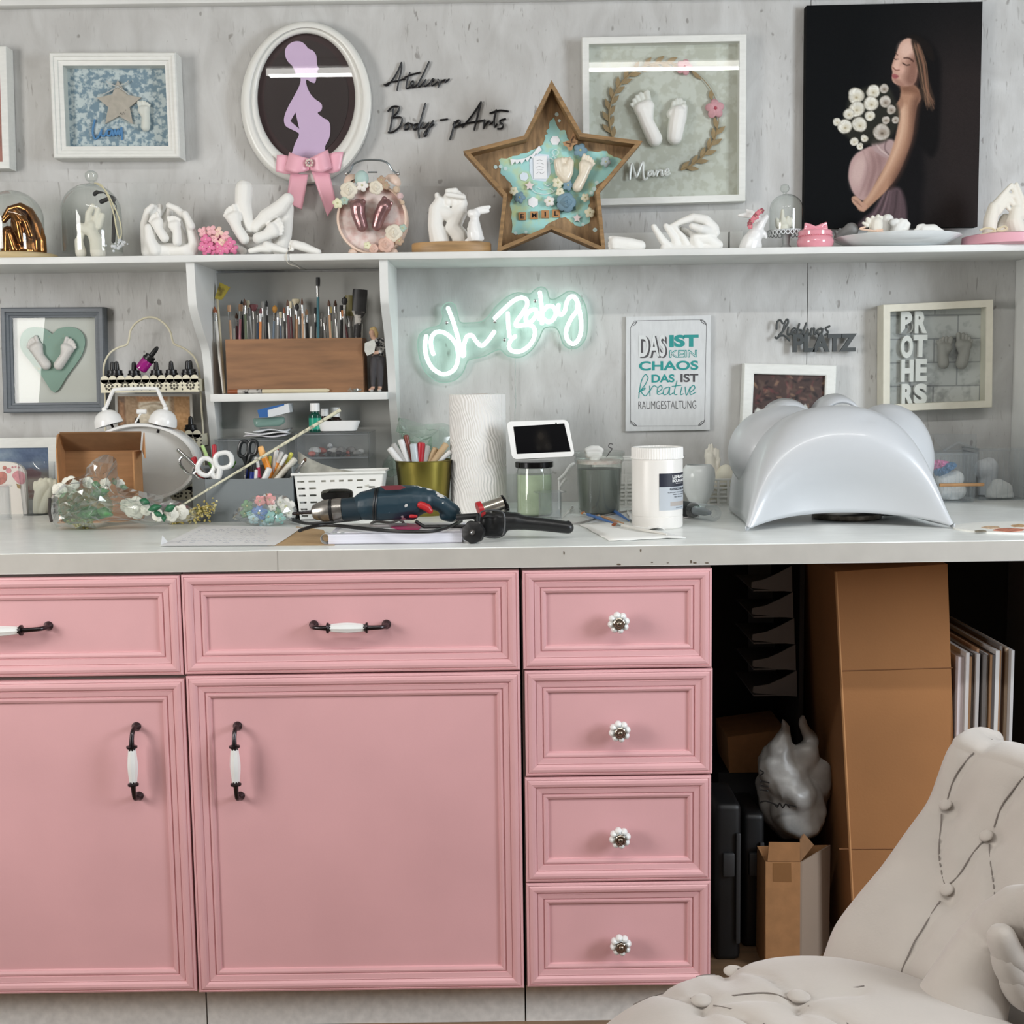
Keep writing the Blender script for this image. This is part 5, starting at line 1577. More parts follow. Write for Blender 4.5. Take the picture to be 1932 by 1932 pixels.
lathe_obj('pot', 5, 553, [(100, 516), (116, 500), (121, 478), (114, 455), (104, 444), (106, 440)], YP, pj, e, 48, base=Z_SH)
lathe_obj('lid', 5, 553, [(106, 440), (110, 436), (110, 412), (104, 404), (60, 398), (1, 397)], YP, pj, e, 48)
m = MB()
for i in range(48):
 a = 2 * PI * i / 48
 kk = mpp(*zp(5, 553, 440), YP) / 3.5
 m.ell((cx_ + 109 * kk * math.cos(a), YP + 109 * kk * math.sin(a), P(*zp(5, 553, 440), YP).z), .0013, u=6, v=4)
obj('bead_rim', m, pj, e, kind='stuff')
cast('bow', 5, YP, [[(555, 385, 12), (520, 372, 14), (490, 358, 9)], [(555, 385, 12), (520, 388, 14), (484, 395, 9)], [(490, 360, 8), (486, 392, 8)], [(556, 385, 12), (595, 370, 14), (624, 354, 9)], [(556, 385, 12), (595, 388, 14), (628, 394, 9)], [(624, 354, 8), (630, 392, 8)], [(556, 395, 14)]], pj, e, 0.0013, 2)
YPL = 2.86
cx_ = P(*zp(5, 1088, 470), YPL).x
kk = mpp(*zp(5, 1088, 470), YPL) / 3.5
zr = P(*zp(5, 1088, 452), YPL).z
plate_m = M('plate_white', (218, 222, 222), 0.2, coat=0.3)
zin = Z_SH + .005
obj('plate', MB().lathe([(150 * kk, Z_SH), (150 * kk, Z_SH + .002), (300 * kk, Z_SH + .007), (410 * kk, zr), (408 * kk, zr + .0015), (300 * kk, Z_SH + .010), (170 * kk, zin), (.0002, zin)], (cx_, YPL, 0), 96, flute=64, amp=.004), plate_m,
 label='wide white fluted plate carrying small casts below the canvas', cat='plate', sharp=3)
def on_plate(strokes, mat, label, cat, dy=0, vox=0.0017, base=None, **kw):
 return cast('hand_cast' if cat == 'hand cast' else 'foot_cast', 5, YPL + dy, strokes, mat, voxel=vox, smooth=3, base=base or zin + .0005, label=label, cat=cat, **kw)
gcast = M('plaster_dark', (128, 128, 126), 0.5)
on_plate([[(790, 400, 50), (740, 425, 36), (700, 445, 24)], [(690, 412, 13), (700, 430, 14)], [(716, 396, 12), (722, 420, 14)], [(790, 440, 40)]], gcast, 'dark grey foot cast at the left end of the plate', 'foot cast', base=zr - .004)
wr = on_plate([[(945, 445, 60), (952, 400, 46), (958, 355, 42)], [(905, 345, 17), (900, 328, 15)], [(935, 330, 17), (932, 315, 14)], [(965, 322, 17), (968, 308, 14)], [(985, 330, 15), (990, 316, 13)], [(895, 370, 14), (870, 352, 10)]], plaster_warm, 'white baby hand cast tied with peach ribbon', 'hand cast', -.03, 0.0015)
m = MB()
for pts in ([(890, 395), (945, 405), (1000, 395)], [(885, 380), (862, 384), (850, 392), (890, 398)], [(960, 400), (1000, 410), (1012, 425), (960, 412)]):
 m.tube([P(*zp(5, x, y), YPL - .05) for x, y in cr(pts, 4)], .0022, 6)
obj('ribbon', m, M('ribbon_peach', (240, 206, 182), 0.5), wr)
on_plate([[(1030, 335, 42), (1030, 400, 36), (1020, 445, 34)]], plaster, 'white heel cast standing upright behind the ribboned hand', 'foot cast', .03)
on_plate([[(1080, 420, 42), (1100, 380, 36), (1130, 350, 26)], [(1120, 338, 18), (1125, 370, 20)], [(1150, 342, 17), (1150, 375, 18)], [(1168, 360, 15), (1160, 385, 18)], [(1060, 350, 24), (1085, 345, 24)], [(1130, 425, 38), (1170, 430, 26)]], plaster, 'small white fist cast in the middle of the plate', 'hand cast')
on_plate([[(1270, 400, 38), (1330, 400, 40), (1385, 420, 26)], [(1240, 380, 20), (1265, 372, 17)], [(1225, 400, 16), (1215, 405, 14)], [(1220, 425, 15), (1208, 428, 12)], [(1240, 430, 24), (1330, 432, 30)]], plaster, 'white foot cast with toes to the left, right end of the plate', 'foot cast', -.02)
YR_ = 2.84
c = P(1897, 455, YR_)
kk = mpp(1897, 455, YR_)
zd = P(1897, 443, YR_).z
obj('pink_disc', MB().lathe([(72 * kk, Z_SH), (80 * kk, Z_SH + .004), (78 * kk, zd - .004), (62 * kk, zd)], (c.x, YR_, 0), 56), M('pink_wood', (222, 164, 176), 0.4), label='round pink base under the hand cast at the right edge', cat='base')
hc = cast('hand_cast', 5, YR_, [[(1700, 425, 44), (1712, 330, 46), (1732, 250, 38)], [(1740, 240, 30), (1790, 170, 20), (1850, 100, 14)], [(1760, 240, 24), (1820, 170, 18), (1870, 180, 16), (1890, 215, 13)], [(1760, 260, 24), (1830, 200, 18), (1880, 250, 13)], [(1760, 280, 24), (1810, 225, 17), (1832, 262, 13)], [(1882, 95, 13), (1905, 160, 18), (1925, 230, 26), (1900, 300, 42)],
          [(1850, 98, 12), (1870, 150, 16), (1895, 240, 26)], [(1890, 420, 62), (1870, 340, 54), (1880, 270, 40)], [(1810, 330, 40, .02), (1780, 420, 50, .02)]], plaster_warm, voxel=0.002, base=zd, label='white cast of two clasped hands on the pink base', cat='hand cast')
m = MB()
for pts in ([(1640, 400), (1690, 385), (1740, 400), (1700, 420), (1640, 430)], [(1750, 395), (1800, 375), (1820, 390), (1790, 405), (1750, 400)], [(1745, 400), (1730, 425), (1700, 435)]):
 m.tube([P(*zp(5, x, y), YR_ - .05) for x, y in cr(pts, 4)], .0024, 6)
obj('bow', m, M('bow_beige', (214, 202, 170), 0.6), hc)
# ================================================================== wire rack with ink bottles, left of the compartment
YE = 2.93
e = empty('wire_rack', (P(285, 950, YE).x, YE, Z_CT), 'cream wire rack with lacy trays holding ink bottles, beside the bracket', 'rack')
wirem = M('rack_cream', (216, 210, 186), 0.4)
wp = [(768, 1700), (768, 1110), (756, 900), (760, 800), (800, 722), (860, 680), (920, 660), (940, 622), (952, 556), (992, 500), (1050, 466), (1100, 458), (1150, 470), (1206, 512), (1242, 566), (1256, 624), (1276, 656), (1350, 690), (1416, 750), (1448, 830), (1456, 900), (1468, 1100), (1482, 1340), (1490, 1700)]
pts = [P(*zp(7, x, y), YE) for x, y in cr(wp, 4)]
pts[0].z = pts[-1].z = Z_CT + .001
obj('wire_frame', MB().tube(pts, 0.0024, 8), wirem, e)
def tray(y0, y1, xa_, xb_):
 a, b = P(*zp(7, xa_, y0), 2.875), P(*zp(7, xb_, y1), 2.875)
 m = MB()
 m.box((a.x, 2.875, b.z), (b.x, 2.877, a.z))
 m.box((a.x, 2.877, b.z), (b.x, 2.945, b.z + .002))
 m.box((a.x, 2.877, b.z), (a.x + .002, 2.945, a.z))
 m.box((b.x - .002, 2.877, b.z), (b.x, 2.945, a.z))
 n = 12
 for i in range(n):
  x = a.x + (b.x - a.x) * (i + .5) / n
  m.cyl((x, 2.875, a.z), (x, 2.877, a.z), (b.x - a.x) / n * .5, n=14)
 o = obj('tray', m, wirem, e)
 h = a.z - b.z
 m = MB()
 k = 6
 for i in range(k):
  cx, cz = a.x + (b.x - a.x) * (i + .5) / k, b.z + h * .5
  for j in range(8):
   t = j * PI / 4
   m.ell((cx + math.cos(t) * h * .27, 2.875, cz + math.sin(t) * h * .27), (h * .10, .0006, h * .10), u=8, v=4)
  m.ell((cx, 2.875, cz), (h * .1, .0006, h * .1), u=8, v=4)
  for q in (-.3, 0, .3):
   m.ell((cx + (b.x - a.x) / k * .5, 2.875, cz + q * h), (h * .07, .0006, h * .09), u=8, v=4)
 obj('cut_out_pattern', m, M('lace_dark', (74, 70, 60), 0.7), o, kind='stuff')
 return b.z + .002
zt1 = tray(915, 1000, 732, 1450)
zt2 = tray(1320, 1405, 742, 1468)
zt3 = tray(1700, 1790, 750, 1480)
ink_glass = M('ink_bottle_dark', (28, 24, 30), 0.15, coat=0.4)
cap_black = M('cap_black', (14, 14, 15), 0.35)
def ink_bottle(x, ytop, z0, Y, label, dx=0, group='ink bottles on the wire rack'):
 """dropper bottle: photo column x, top of rubber bulb at ytop (zoom 7)"""
 c = P(*zp(7, x, ytop), Y)
 b = empty('ink_bottle', (c.x, Y, z0), label, 'bottle', group)
 H = c.z - z0
 r = .0145
 obj('body', MB().lathe([(r * .9, z0), (r, z0 + .003), (r, z0 + H * .48), (r * .7, z0 + H * .55)], (c.x, Y, 0), 24), ink_glass, b)
 obj('cap', MB().lathe([(r * .98, z0 + H * .52), (r, z0 + H * .54), (r, z0 + H * .60), (r * .85, z0 + H * .61), (r * .85, z0 + H * .70), (r * .5, z0 + H * .72)], (c.x, Y, 0), 24, flute=24, amp=.02), cap_black, b)
 obj('rubber_bulb', MB().lathe([(r * .42, z0 + H * .71), (r * .36, z0 + H * .9), (r * .3, z0 + H * .97), (.0005, z0 + H)], (c.x, Y, 0), 16), cap_black, b)
 return b
for i, (x, y, Y) in enumerate(((848, 778, 2.895), (975, 782, 2.895), (1137, 780, 2.895), (1246, 776, 2.895), (1366, 772, 2.895))):
 ink_bottle(x, y, zt1, Y, 'black capped ink dropper bottle on the upper rack tray, %s from the left in front' % ordinal(i + 1))
for i, (x, y) in enumerate(((818, 782), (1385, 770))):
 ink_bottle(x, y, zt1, 2.928, 'black capped ink dropper bottle in the rear row of the upper tray, %s end' % ('left' if i == 0 else 'right'))
for i, (x, y) in enumerate(((1000, 1188), (1150, 1222), (1388, 1178))):
 ink_bottle(x, y, zt2, 2.9, 'black ink dropper bottle on the lower rack tray, %s from the left' % ordinal(i + 1))
a, b = P(*zp(7, 1024, 842), 2.89), P(*zp(7, 1152, 672), 2.89)
d = (b - a).normalized()
L = (b - a).length
t = empty('ink_bottle', a, 'magenta ink bottle lying tilted on top of the black bottles', 'bottle')
obj('body', MB().lathe([(.011, 0), (.0135, .003), (.0135, L * .38), (.010, L * .46)], a, 24, ax=d), M('ink_magenta', (150, 30, 120), 0.15, coat=0.5), t)
obj('cap', MB().lathe([(.0135, L * .42), (.014, L * .45), (.014, L * .5), (.012, L * .51), (.012, L * .6), (.006, L * .62)], a, 24, ax=d, flute=24, amp=.02), cap_black, t)
obj('rubber_bulb', MB().lathe([(.0058, L * .6), (.0052, L * .88), (.0035, L * .97), (.0004, L)], a, 16, ax=d), cap_black, t)
q = zpts(7, 2.96, [(838, 1016), (1400, 1018), (1412, 1420), (846, 1418)])
e = empty('picture_card', (q[2] + q[3]) / 2, 'brown collage card in pale border behind the ink rack', 'card')
obj('border', MB().prism(q, (0, 0.006, 0)), M('card_border', (196, 194, 188), 0.6), e, flat=True)
pr = Print(0, 0, 100, 72, 80, 58, (150, 122, 92))
pr.poly([(30, 0), (72, 0), (76, 72), (26, 72)], (206, 194, 172), 4)
pr.poly([(0, 0), (10, 0), (12, 72), (0, 72)], (96, 70, 48), 2)
pr.poly([(2, 6), (9, 10), (10, 60), (3, 66)], (140, 100, 66), 3)
pr.poly([(78, 0), (100, 0), (100, 72), (80, 72)], (176, 134, 88), 2)
pr.poly([(26, 0), (70, 0), (70, 6), (28, 8)], (176, 128, 88), 3)
pr.ell(48, 20, 8, 6, (176, 160, 136), .5)
pr.line([(32, 14), (50, 10), (68, 14)], 1.2, (160, 140, 116))
pr.noise(22, 4, 2)
pr.obj('picture', [p - Vector((0, .0005, 0)) for p in inset(q, .006, 2.96)], e)
# ================================================================== compartment: brush box and what is around it
a, b = P(*zp(8, 416, 704), 2.886), P(*zp(8, 1563, 1136), 2.886)
box_wood = M('box_wood', (150, 108, 74), 0.55, noise=(7, 0.22), stretch=(1.2, 1, 9), detail=5)
e = empty('wooden_box', ((a.x + b.x) / 2, 2.92, Z_HS), 'brown wooden box full of paintbrushes in the wall compartment', 'box')
bx0, bx1, bzt = a.x, b.x, a.z
obj('front_panel', MB().box((bx0, 2.886, Z_HS), (bx1, 2.892, bzt), 0.0006), box_wood, e, flat=True)
obj('back_panel', MB().box((bx0, 2.966, Z_HS), (bx1, 2.972, bzt)), box_wood, e, flat=True)
obj('side_panel', MB().box((bx0, 2.892, Z_HS), (bx0 + .006, 2.966, bzt)), box_wood, e, flat=True)
obj('side_panel', MB().box((bx1 - .006, 2.892, Z_HS), (bx1, 2.966, bzt)), box_wood, e, flat=True)
obj('bottom_panel', MB().box((bx0 + .006, 2.892, Z_HS), (bx1 - .006, 2.966, Z_HS + .006)), box_wood, e, flat=True)
silver = M('ferrule_silver', (190, 190, 188), 0.25, 1.0)
BR = [(455, 447, 420, 'flat', 'tan', 'tan'), (490, 492, 610, 'end', 'white', ''), (515, 510, 482, 'round', 'dark red', 'brown'), (538, 545, 412, 'flat', 'pink', 'tan'), (562, 553, 376, 'round', 'black', 'black'), (590, 576, 366, 'round', 'green', 'brown'),
   (602, 592, 432, 'flat', 'white', 'white'), (640, 604, 382, 'flat', 'white', 'cream'), (658, 652, 412, 'fan', 'grey', 'dark red'), (684, 691, 450, 'flat', 'blue', 'grey'), (706, 711, 440, 'round', 'orange', 'dark red'), (740, 724, 388, 'flat', 'grey', 'grey'),
   (768, 759, 378, 'round', 'black', 'black'), (786, 775, 562, 'end', 'white', ''), (815, 828, 420, 'filbert', 'pale blue', 'amber'), (850, 853, 474, 'round', 'grey', 'grey'), (878, 874, 476, 'flat', 'blue', 'cream'), (897, 897, 592, 'end', 'white', ''),
   (914, 905, 436, 'round', 'black', 'rust'), (926, 931, 562, 'end', 'white', ''), (946, 933, 374, 'round', 'dark red', 'brown'), (972, 955, 388, 'flat', 'dark red', 'cream'), (1000, 1003, 366, 'fan', 'tan', 'cream'), (1012, 1010, 404, 'filbert', 'tan', 'black'),
   (1032, 1036, 462, 'flat', 'grey', 'grey'), (1062, 1052, 360, 'round', 'tan', 'brown'), (1076, 1064, 462, 'round', 'white', 'white'), (1100, 1090, 450, 'round', 'black', 'tan'), (1128, 1128, 592, 'end', 'white', ''), (1164, 1166, 440, 'flat', 'black', 'black'),
   (1185, 1185, 188, 'flat', 'teal', 'black'), (1182, 1179, 592, 'end', 'white', ''), (1214, 1216, 484, 'flat', 'grey', 'grey'), (1246, 1238, 522, 'flat', 'grey', 'grey'), (1250, 1256, 562, 'end', 'white', ''), (1290, 1274, 374, 'round', 'tan', 'brown'),
   (1300, 1285, 432, 'flat', 'mint', 'yellow'), (1332, 1328, 376, 'round', 'white', 'brown'), (1345, 1330, 482, 'flat', 'white', 'grey'), (1380, 1381, 420, 'flat', 'black', 'black'), (1402, 1405, 350, 'filbert', 'grey', 'black'), (1432, 1388, 462, 'flat', 'dark red', 'orange'),
   (1452, 1456, 340, 'wide', 'grey', 'olive'), (1508, 1536, 290, 'wide', 'speckled', 'black'), (1546, 1551, 572, 'end', 'white', '')]
BC = {'tan': (186, 146, 112), 'white': (218, 216, 210), 'dark red': (92, 40, 44), 'brown': (84, 54, 36), 'pink': (190, 130, 140), 'black': (26, 25, 26), 'green': (90, 100, 74), 'cream': (206, 194, 164), 'grey': (128, 126, 122), 'blue': (84, 100, 122),
   'orange': (196, 120, 60), 'pale blue': (150, 170, 190), 'amber': (196, 140, 62), 'rust': (140, 74, 40), 'teal': (46, 98, 106), 'mint': (156, 188, 170), 'yellow': (214, 190, 110), 'olive': (112, 104, 60), 'speckled': (120, 116, 112)}
def bmat(c):
 if c == 'speckled':
  return M('brush_speckled', (186, 182, 176), 0.6, noise=(55, 0.6), col2=(44, 42, 42), thresh=(.45, .55))
 return M('brush_' + c.replace(' ', '_'), BC[c], 0.5)
def brush(base, tip, w, kind, hc, tc, label, group, Yt=0):
 """brush standing with its tip up; base, tip world points, w half width"""
 base, tip = Vector(base), Vector(tip)
 d = (tip - base)
 L = d.length
 d.normalize()
 q = empty('paintbrush', base, label, 'paintbrush', group)
 if kind == 'end':
  obj('handle', MB().lathe([(w * .5, 0), (w * .8, L * .3), (w * .75, L * .85), (w * .5, L * .985), (.0003, L)], base, 12, ax=d), bmat(hc), q)
  return q
 tl = {'round': .075, 'flat': .08, 'fan': .08, 'filbert': .09, 'wide': .22}[kind] * L
 fl = (.10 if kind != 'wide' else .12) * L
 sx = 1.0
 f0, f1 = base + d * (L - tl - fl), base + d * (L - tl)
 hw = w * (1.0 if kind != 'wide' else .8)
 obj('handle', MB().lathe([(w * .35, 0), (hw * .8, (L - tl - fl) * .5), (hw * .75, L - tl - fl + .001)], base, 12, ax=d), bmat(hc), q)
 fm = MB()
 flat = kind in ('flat', 'wide', 'fan')
 prof = [(hw * .72, 0), (hw * .8, fl * .5), (w * (1.0 if not flat else 1.15), fl)]
 fm.lathe(prof, f0, 12, ax=d, sy=.5 if flat else 1.0)
 obj('ferrule', fm, silver if hc != 'speckled' else bmat(hc), q)
 if kind == 'round':
  pf = [(w * .85, 0), (w * 1.0, tl * .3), (w * .6, tl * .7), (.0002, tl)]
 elif kind == 'filbert':
  pf = [(w * .9, 0), (w * 1.7, tl * .4), (w * 1.5, tl * .75), (.0003, tl)]
 elif kind == 'fan':
  pf = [(w * 1.1, 0), (w * 2.6, tl * .75), (w * 2.2, tl * .95), (.0003, tl)]
 elif kind == 'wide':
  pf = [(w * 1.1, 0), (w * 1.2, tl * .8), (w * 1.15, tl)]
 else:
  pf = [(w * 1.1, 0), (w * 1.25, tl * .6), (w * 1.1, tl)]
 obj('bristles', MB().lathe(pf, f1, 12, ax=d, sy=.4 if flat else .8), bmat(tc), q)
 return q
rr = random.Random(5)
for i, (xb_, xt, yt, kind, hc, tc) in enumerate(BR):
 Y = 2.91 + .042 * ((i * 7) % 5) / 4
 tip = P(*zp(8, xt, yt), Y)
 p0 = P(*zp(8, xb_, 705), Y)
 dd = (tip - p0)
 bs = p0 - dd * ((p0.z - (Z_HS + .008)) / max(dd.z, 1e-4))
 bs.x = min(max(bs.x, bx0 + .012), bx1 - .012)
 bs.z = Z_HS + .0075
 w = .0145 if (kind == 'wide' and tc == 'black') else (.011 if kind == 'wide' else rr.uniform(.0028, .0042))
 lab = ('paintbrush with handle end up, %s, ' % hc if kind == 'end' else '%s brush with %s bristles, ' % ({'round': 'pointed', 'flat': 'flat', 'fan': 'fan', 'filbert': 'oval tipped', 'wide': 'broad'}[kind], tc)) + '%s from the left in the wooden box' % ordinal(i + 1)
 brush(bs, tip, w, kind, hc, tc, lab, 'paintbrushes in the wooden box')
bb = P(*zp(8, 400, 1138), 2.9)
brush((bb.x, 2.9, Z_HS + .0005), P(*zp(8, 328, 432), 2.93), .005, 'round', 'white', 'rust', 'long white paintbrush leaning beside the left end of the wooden box', None)
e = empty('palette_knife', (P(*zp(8, 412, 1138), 2.93).x, 2.93, Z_HS), 'stick with a yellow paint-stained blade behind the leaning brush', 'palette knife')
yel = M('blade_yellow', (192, 172, 70), 0.6, noise=(60, 0.4), col2=(120, 104, 50), thresh=(.3, .5))
a = P(*zp(8, 352, 372), 2.95)
obj('handle', MB().tube([(P(*zp(8, 412, 1138), 2.93).x, 2.93, Z_HS + .001), a], .003, 8), bmat('cream'), e)
obj('blade', plate_mb([zpts(8, 2.949, [(372, 232), (458, 272), (392, 372), (350, 380), (330, 362)])], 2.949, .0018), yel, e, flat=True)
YFg = 2.905
e = empty('person_figurine', (P(*zp(8, 1665, 1130), YFg).x, YFg, Z_HS), 'small figurine of a blonde person holding a white picture, right of the brush box', 'figurine')
skin = M('figure_skin', (196, 158, 136), 0.7)
body = blob_mb(strokes_mb(8, YFg, [[(1632, 648, 26), (1640, 690, 18), (1680, 730, 38), (1690, 800, 40), (1685, 850, 42)], [(1655, 860, 32), (1640, 960, 26), (1640, 1100, 17)], [(1705, 860, 34), (1700, 960, 28), (1698, 1100, 18)], [(1640, 1110, 15), (1615, 1122, 13, -.01)], [(1698, 1110, 15), (1690, 1122, 13, -.01)],
           [(1715, 720, 26), (1735, 770, 20), (1690, 810, 17, -.02), (1650, 815, 14, -.025)], [(1650, 720, 22), (1625, 780, 17, -.015), (1610, 815, 13, -.025)]]), .0015, 2)
body.v = [(x, y, max(zz, Z_HS)) for x, y, zz in body.v]
obj('body', body, skin, e, sharp=3)
cast('hair', 8, YFg + .003, [[(1650, 630, 26), (1665, 655, 22), (1668, 690, 14)], [(1628, 620, 16), (1650, 615, 20)]], M('hair_blonde', (186, 160, 112), 0.7), e, .0014, 2)
cast('blouse', 8, YFg, [[(1680, 728, 41), (1690, 800, 44), (1688, 832, 44)], [(1715, 720, 29), (1738, 772, 23), (1695, 810, 20, -.02)], [(1650, 720, 25), (1630, 770, 20, -.012)]], M('blouse_floral', (178, 176, 172), 0.8, noise=(120, 0.6), col2=(40, 40, 44), thresh=(.45, .55)), e, .0014, 2)
cast('trousers', 8, YFg, [[(1686, 850, 46)], [(1655, 866, 36), (1640, 960, 29), (1640, 1085, 20)], [(1705, 866, 37), (1700, 960, 31), (1698, 1085, 21)]], M('trousers_grey', (66, 64, 66), 0.8), e, .0014, 2)
sh_m = MB()
for x in (1628, 1694):
 c = P(*zp(8, x, 1118), YFg - .006)
 sh_m = MB().ell((c.x, c.y, Z_HS + .003), (.0045, .010, .003))
 obj('shoe', sh_m, M('shoe_white', (186, 184, 180), 0.6), e)
q = zpts(8, YFg - .032, [(1572, 735), (1650, 702), (1662, 740), (1650, 812), (1592, 840), (1570, 800)])
obj('held_picture', MB().prism(q, (0, .004, 0)), M('picture_pale', (204, 204, 196), 0.7, noise=(80, .1)), e, flat=True)
a, b = P(*zp(8, 436, 1118), 2.880), P(*zp(8, 1280, 1122), 2.880)
zz = Z_HS + .005
e = empty('paintbrush', (a.x, 2.8805, Z_HS), 'thick paintbrush lying on the compartment shelf in front of the box', 'paintbrush')
L = b.x - a.x
o_ = Vector((a.x, 2.8805, zz))
obj('bristles', MB().lathe([(.0035, 0), (.0048, .003), (.0048, L * .10)], o_, 14, ax=(1, 0, 0)), bmat('rust'), e)
obj('ferrule', MB().lathe([(.0048, L * .10), (.005, L * .12), (.0048, L * .34)], o_, 14, ax=(1, 0, 0)), bmat('speckled'), e)
obj('handle', MB().lathe([(.0046, L * .34), (.0049, L * .5), (.0047, L * .97), (.002, L)], o_, 14, ax=(1, 0, 0)), bmat('cream'), e)
c = P(*zp(8, 1485, 1110), 2.879)
m = MB()
rr = random.Random(9)
for i in range(16):
 m.ell((c.x + rr.uniform(-.014, .016), 2.879 + rr.uniform(-.002, .004), Z_HS + .004 + rr.uniform(-.002, .004)), (rr.uniform(.003, .007), .002, rr.uniform(.002, .004)), (0, rr.uniform(-1, 1), 0), u=6, v=4)
m.v = [(x, y, max(z_, Z_HS + .0005)) for x, y, z_ in m.v]
obj('foil_scrap', m, film, label='crumpled clear foil scrap on the compartment shelf near the figurine', cat='foil', flat=True)
# ================================================================== below the compartment: clear drawer boxes
def clear_box(name, px0, py0, px1, pyb, Yf, dep, label, split=None, knob=None, seed=1):
 a, b = P(px0, py0, Yf), P(px1, py0, Yf)
 e = empty('drawer_box', ((a.x + b.x) / 2, Yf + dep / 2, Z_CT), label, 'drawer box')
 zt_ = a.z
 m = MB()
 t = .0025
 m.box((a.x, Yf, Z_CT), (b.x, Yf + dep, Z_CT + t))
 m.box((a.x, Yf, zt_ - t), (b.x, Yf + dep, zt_), 0.001)
 m.box((a.x, Yf, Z_CT + t), (a.x + t, Yf + dep, zt_ - t))
 m.box((b.x - t, Yf, Z_CT + t), (b.x, Yf + dep, zt_ - t))
 obj('shell', m, acryl, e, flat=True)
 zs = [Z_CT + .003] + [P(px0, s, Yf).z for s in (split or [])][::-1] + [zt_ - .004]
 for i in range(len(zs) - 1):
  z0, z1_ = zs[i] + .001, zs[i + 1] - .001
  m = MB()
  m.box((a.x + .004, Yf + .001, z0), (b.x - .004, Yf + .0035, z1_), .0008)
  m.box((a.x + .004, Yf + .0035, z0), (b.x - .004, Yf + dep - .01, z0 + .002))
  d = obj('drawer', m, acryl, e, flat=True)
  m = MB()
  for y0 in (z0, z1_):
   m.tube([(a.x + .004, Yf, y0), (b.x - .004, Yf, y0)], .0008, 5)
  obj('drawer_edge', m, M('acryl_edge', (150, 154, 158), 0.3), d)
  if knob and i == len(zs) - 2:
   c = P(knob[0], knob[1], Yf)
   obj('knob', MB().ell((c.x, Yf - .006, c.z), .0065, u=10, v=6), M('knob_clear', (206, 210, 214), 0.1, 0.6), d, flat=True)
  rr = random.Random(seed + i)
  m = MB()
  for k in range(16):
   m.mat(k % 4)
   r_ = rr.uniform(.005, .014)
   m.ell((rr.uniform(a.x + .025, b.x - .025), rr.uniform(Yf + .025, Yf + dep - .03), z0 + .002 + r_ * .7), (r_ * rr.uniform(.7, 1.6), r_, r_ * .7), (0, 0, rr.uniform(0, 3)), u=7, v=5)
  cols = [(214, 212, 206), (120, 196, 96), (70, 70, 74), (206, 150, 140)] if seed == 1 else [(206, 204, 200), (150, 146, 142), (64, 62, 64), (206, 120, 110)]
  obj('craft_scraps', m, [M('scrap_%d_%d' % (seed, k), c, .6) for k, c in enumerate(cols)], d, flat=True, kind='stuff')
 return e, zt_
e1, zL = clear_box('left', 403, 828, 541, 0, 2.85, .13, 'left clear acrylic drawer box with white and green craft bits inside', [905], None, 1)
e2, zR = clear_box('right', 556, 816.5, 697, 0, 2.85, .13, 'right clear acrylic drawer box with round knob and small casts inside', [865, 915], (623, 841), 50)
def crumple(name, z, pts, Y, dep, mat, seed, label=None, cat=None, parent=None, n=3, amp=.004, base=None, **kw):
 """soft crumpled film: outline on the photo pushed out in depth with sharp folds"""
 rr = np.random.RandomState(seed)
 out = zpts(z, Y, cr(pts, n, True))
 c = sum(out, Vector()) / len(out)
 rows = []
 K = 9
 for i in range(K + 1):
  f = i / K
  row = []
  for j, p in enumerate(out + [out[0]]):
   q = c + (p - c) * (1 - f)
   bul = dep * math.sqrt(max(0, 1 - (1 - f) ** 2))
   jj = j % len(out)
   row.append(Vector((q.x + rr.normal(0, amp) * (f > 0), Y - bul + rr.normal(0, amp) * (f > 0), q.z + rr.normal(0, amp) * (f > 0))))
  row[-1] = row[0].copy()
  rows.append(row)
 for p in rows[-1]:
  p.xyz = rows[-1][0]
 m = MB().grid(rows)
 if base is not None:
  m.v = [(x, y, max(zz, base)) for x, y, zz in m.v]
 return obj(name, m, mat, parent, label, cat, flat=True, **kw)
e = obj('paper_stack', MB(), white_paint) if False else None
m = MB()
for i, (x0, x1, y) in enumerate(((590, 940, 1500), (600, 950, 1480), (665, 945, 1450))):
 a, b = P(*zp(8, x0, y), 2.9), P(*zp(8, x1, y), 2.9)
 rows = []
 for j in range(12):
  f = j / 11
  rows.append([(a.x + (b.x - a.x) * f, 2.87 + .08 * k / 3, zL + .004 + .006 * i + .0025 * math.sin(f * 7 + i * 2 + k)) for k in range(4)])
 m = MB().grid(rows)
 obj('paper_sheet', m, M('sheet_%d' % i, ((206, 204, 208), (226, 226, 226), (214, 218, 222))[i], .7), solid=.002,
  label=('lowest wavy sheet on the left drawer box', 'middle wavy white sheet on the left drawer box', 'top wavy sheet under the greenish packet, left drawer box')[i], cat='paper', group='sheets on the left drawer box')
zq = zL + .021
e = cast('plastic_packet', 8, 2.9, [[(690, 1395, 40), (760, 1390, 38), (850, 1385, 40), (880, 1375, 36)], [(660, 1370, 16), (690, 1400, 20)]], glass('film_green', (196, 222, 214), (150, 180, 172), 1.4, .1, .35, (168, 196, 188)), voxel=.003, smooth=1, base=zq, label='crumpled greenish plastic packet on the paper stack', cat='packet')
q = zpts(8, 2.87, [(682, 1290), (760, 1268), (940, 1235), (952, 1308), (800, 1345), (700, 1352)])
e = empty('tissue_packet', q[5], 'blue and white tissue packet on top of the greenish packet', 'packet')
obj('wrapper', MB().prism(q, (0, .06, 0)), M('packet_white', (214, 218, 220), .4, bump=(60, .6)), e, flat=True)
q2 = zpts(8, 2.8695, [(682, 1290), (764, 1267), (905, 1237), (905, 1250), (768, 1290), (770, 1350), (700, 1352)])
obj('blue_print', MB().prism(q2, (0, .0006, 0)), M('packet_blue', (44, 96, 158), .4), e, flat=True)
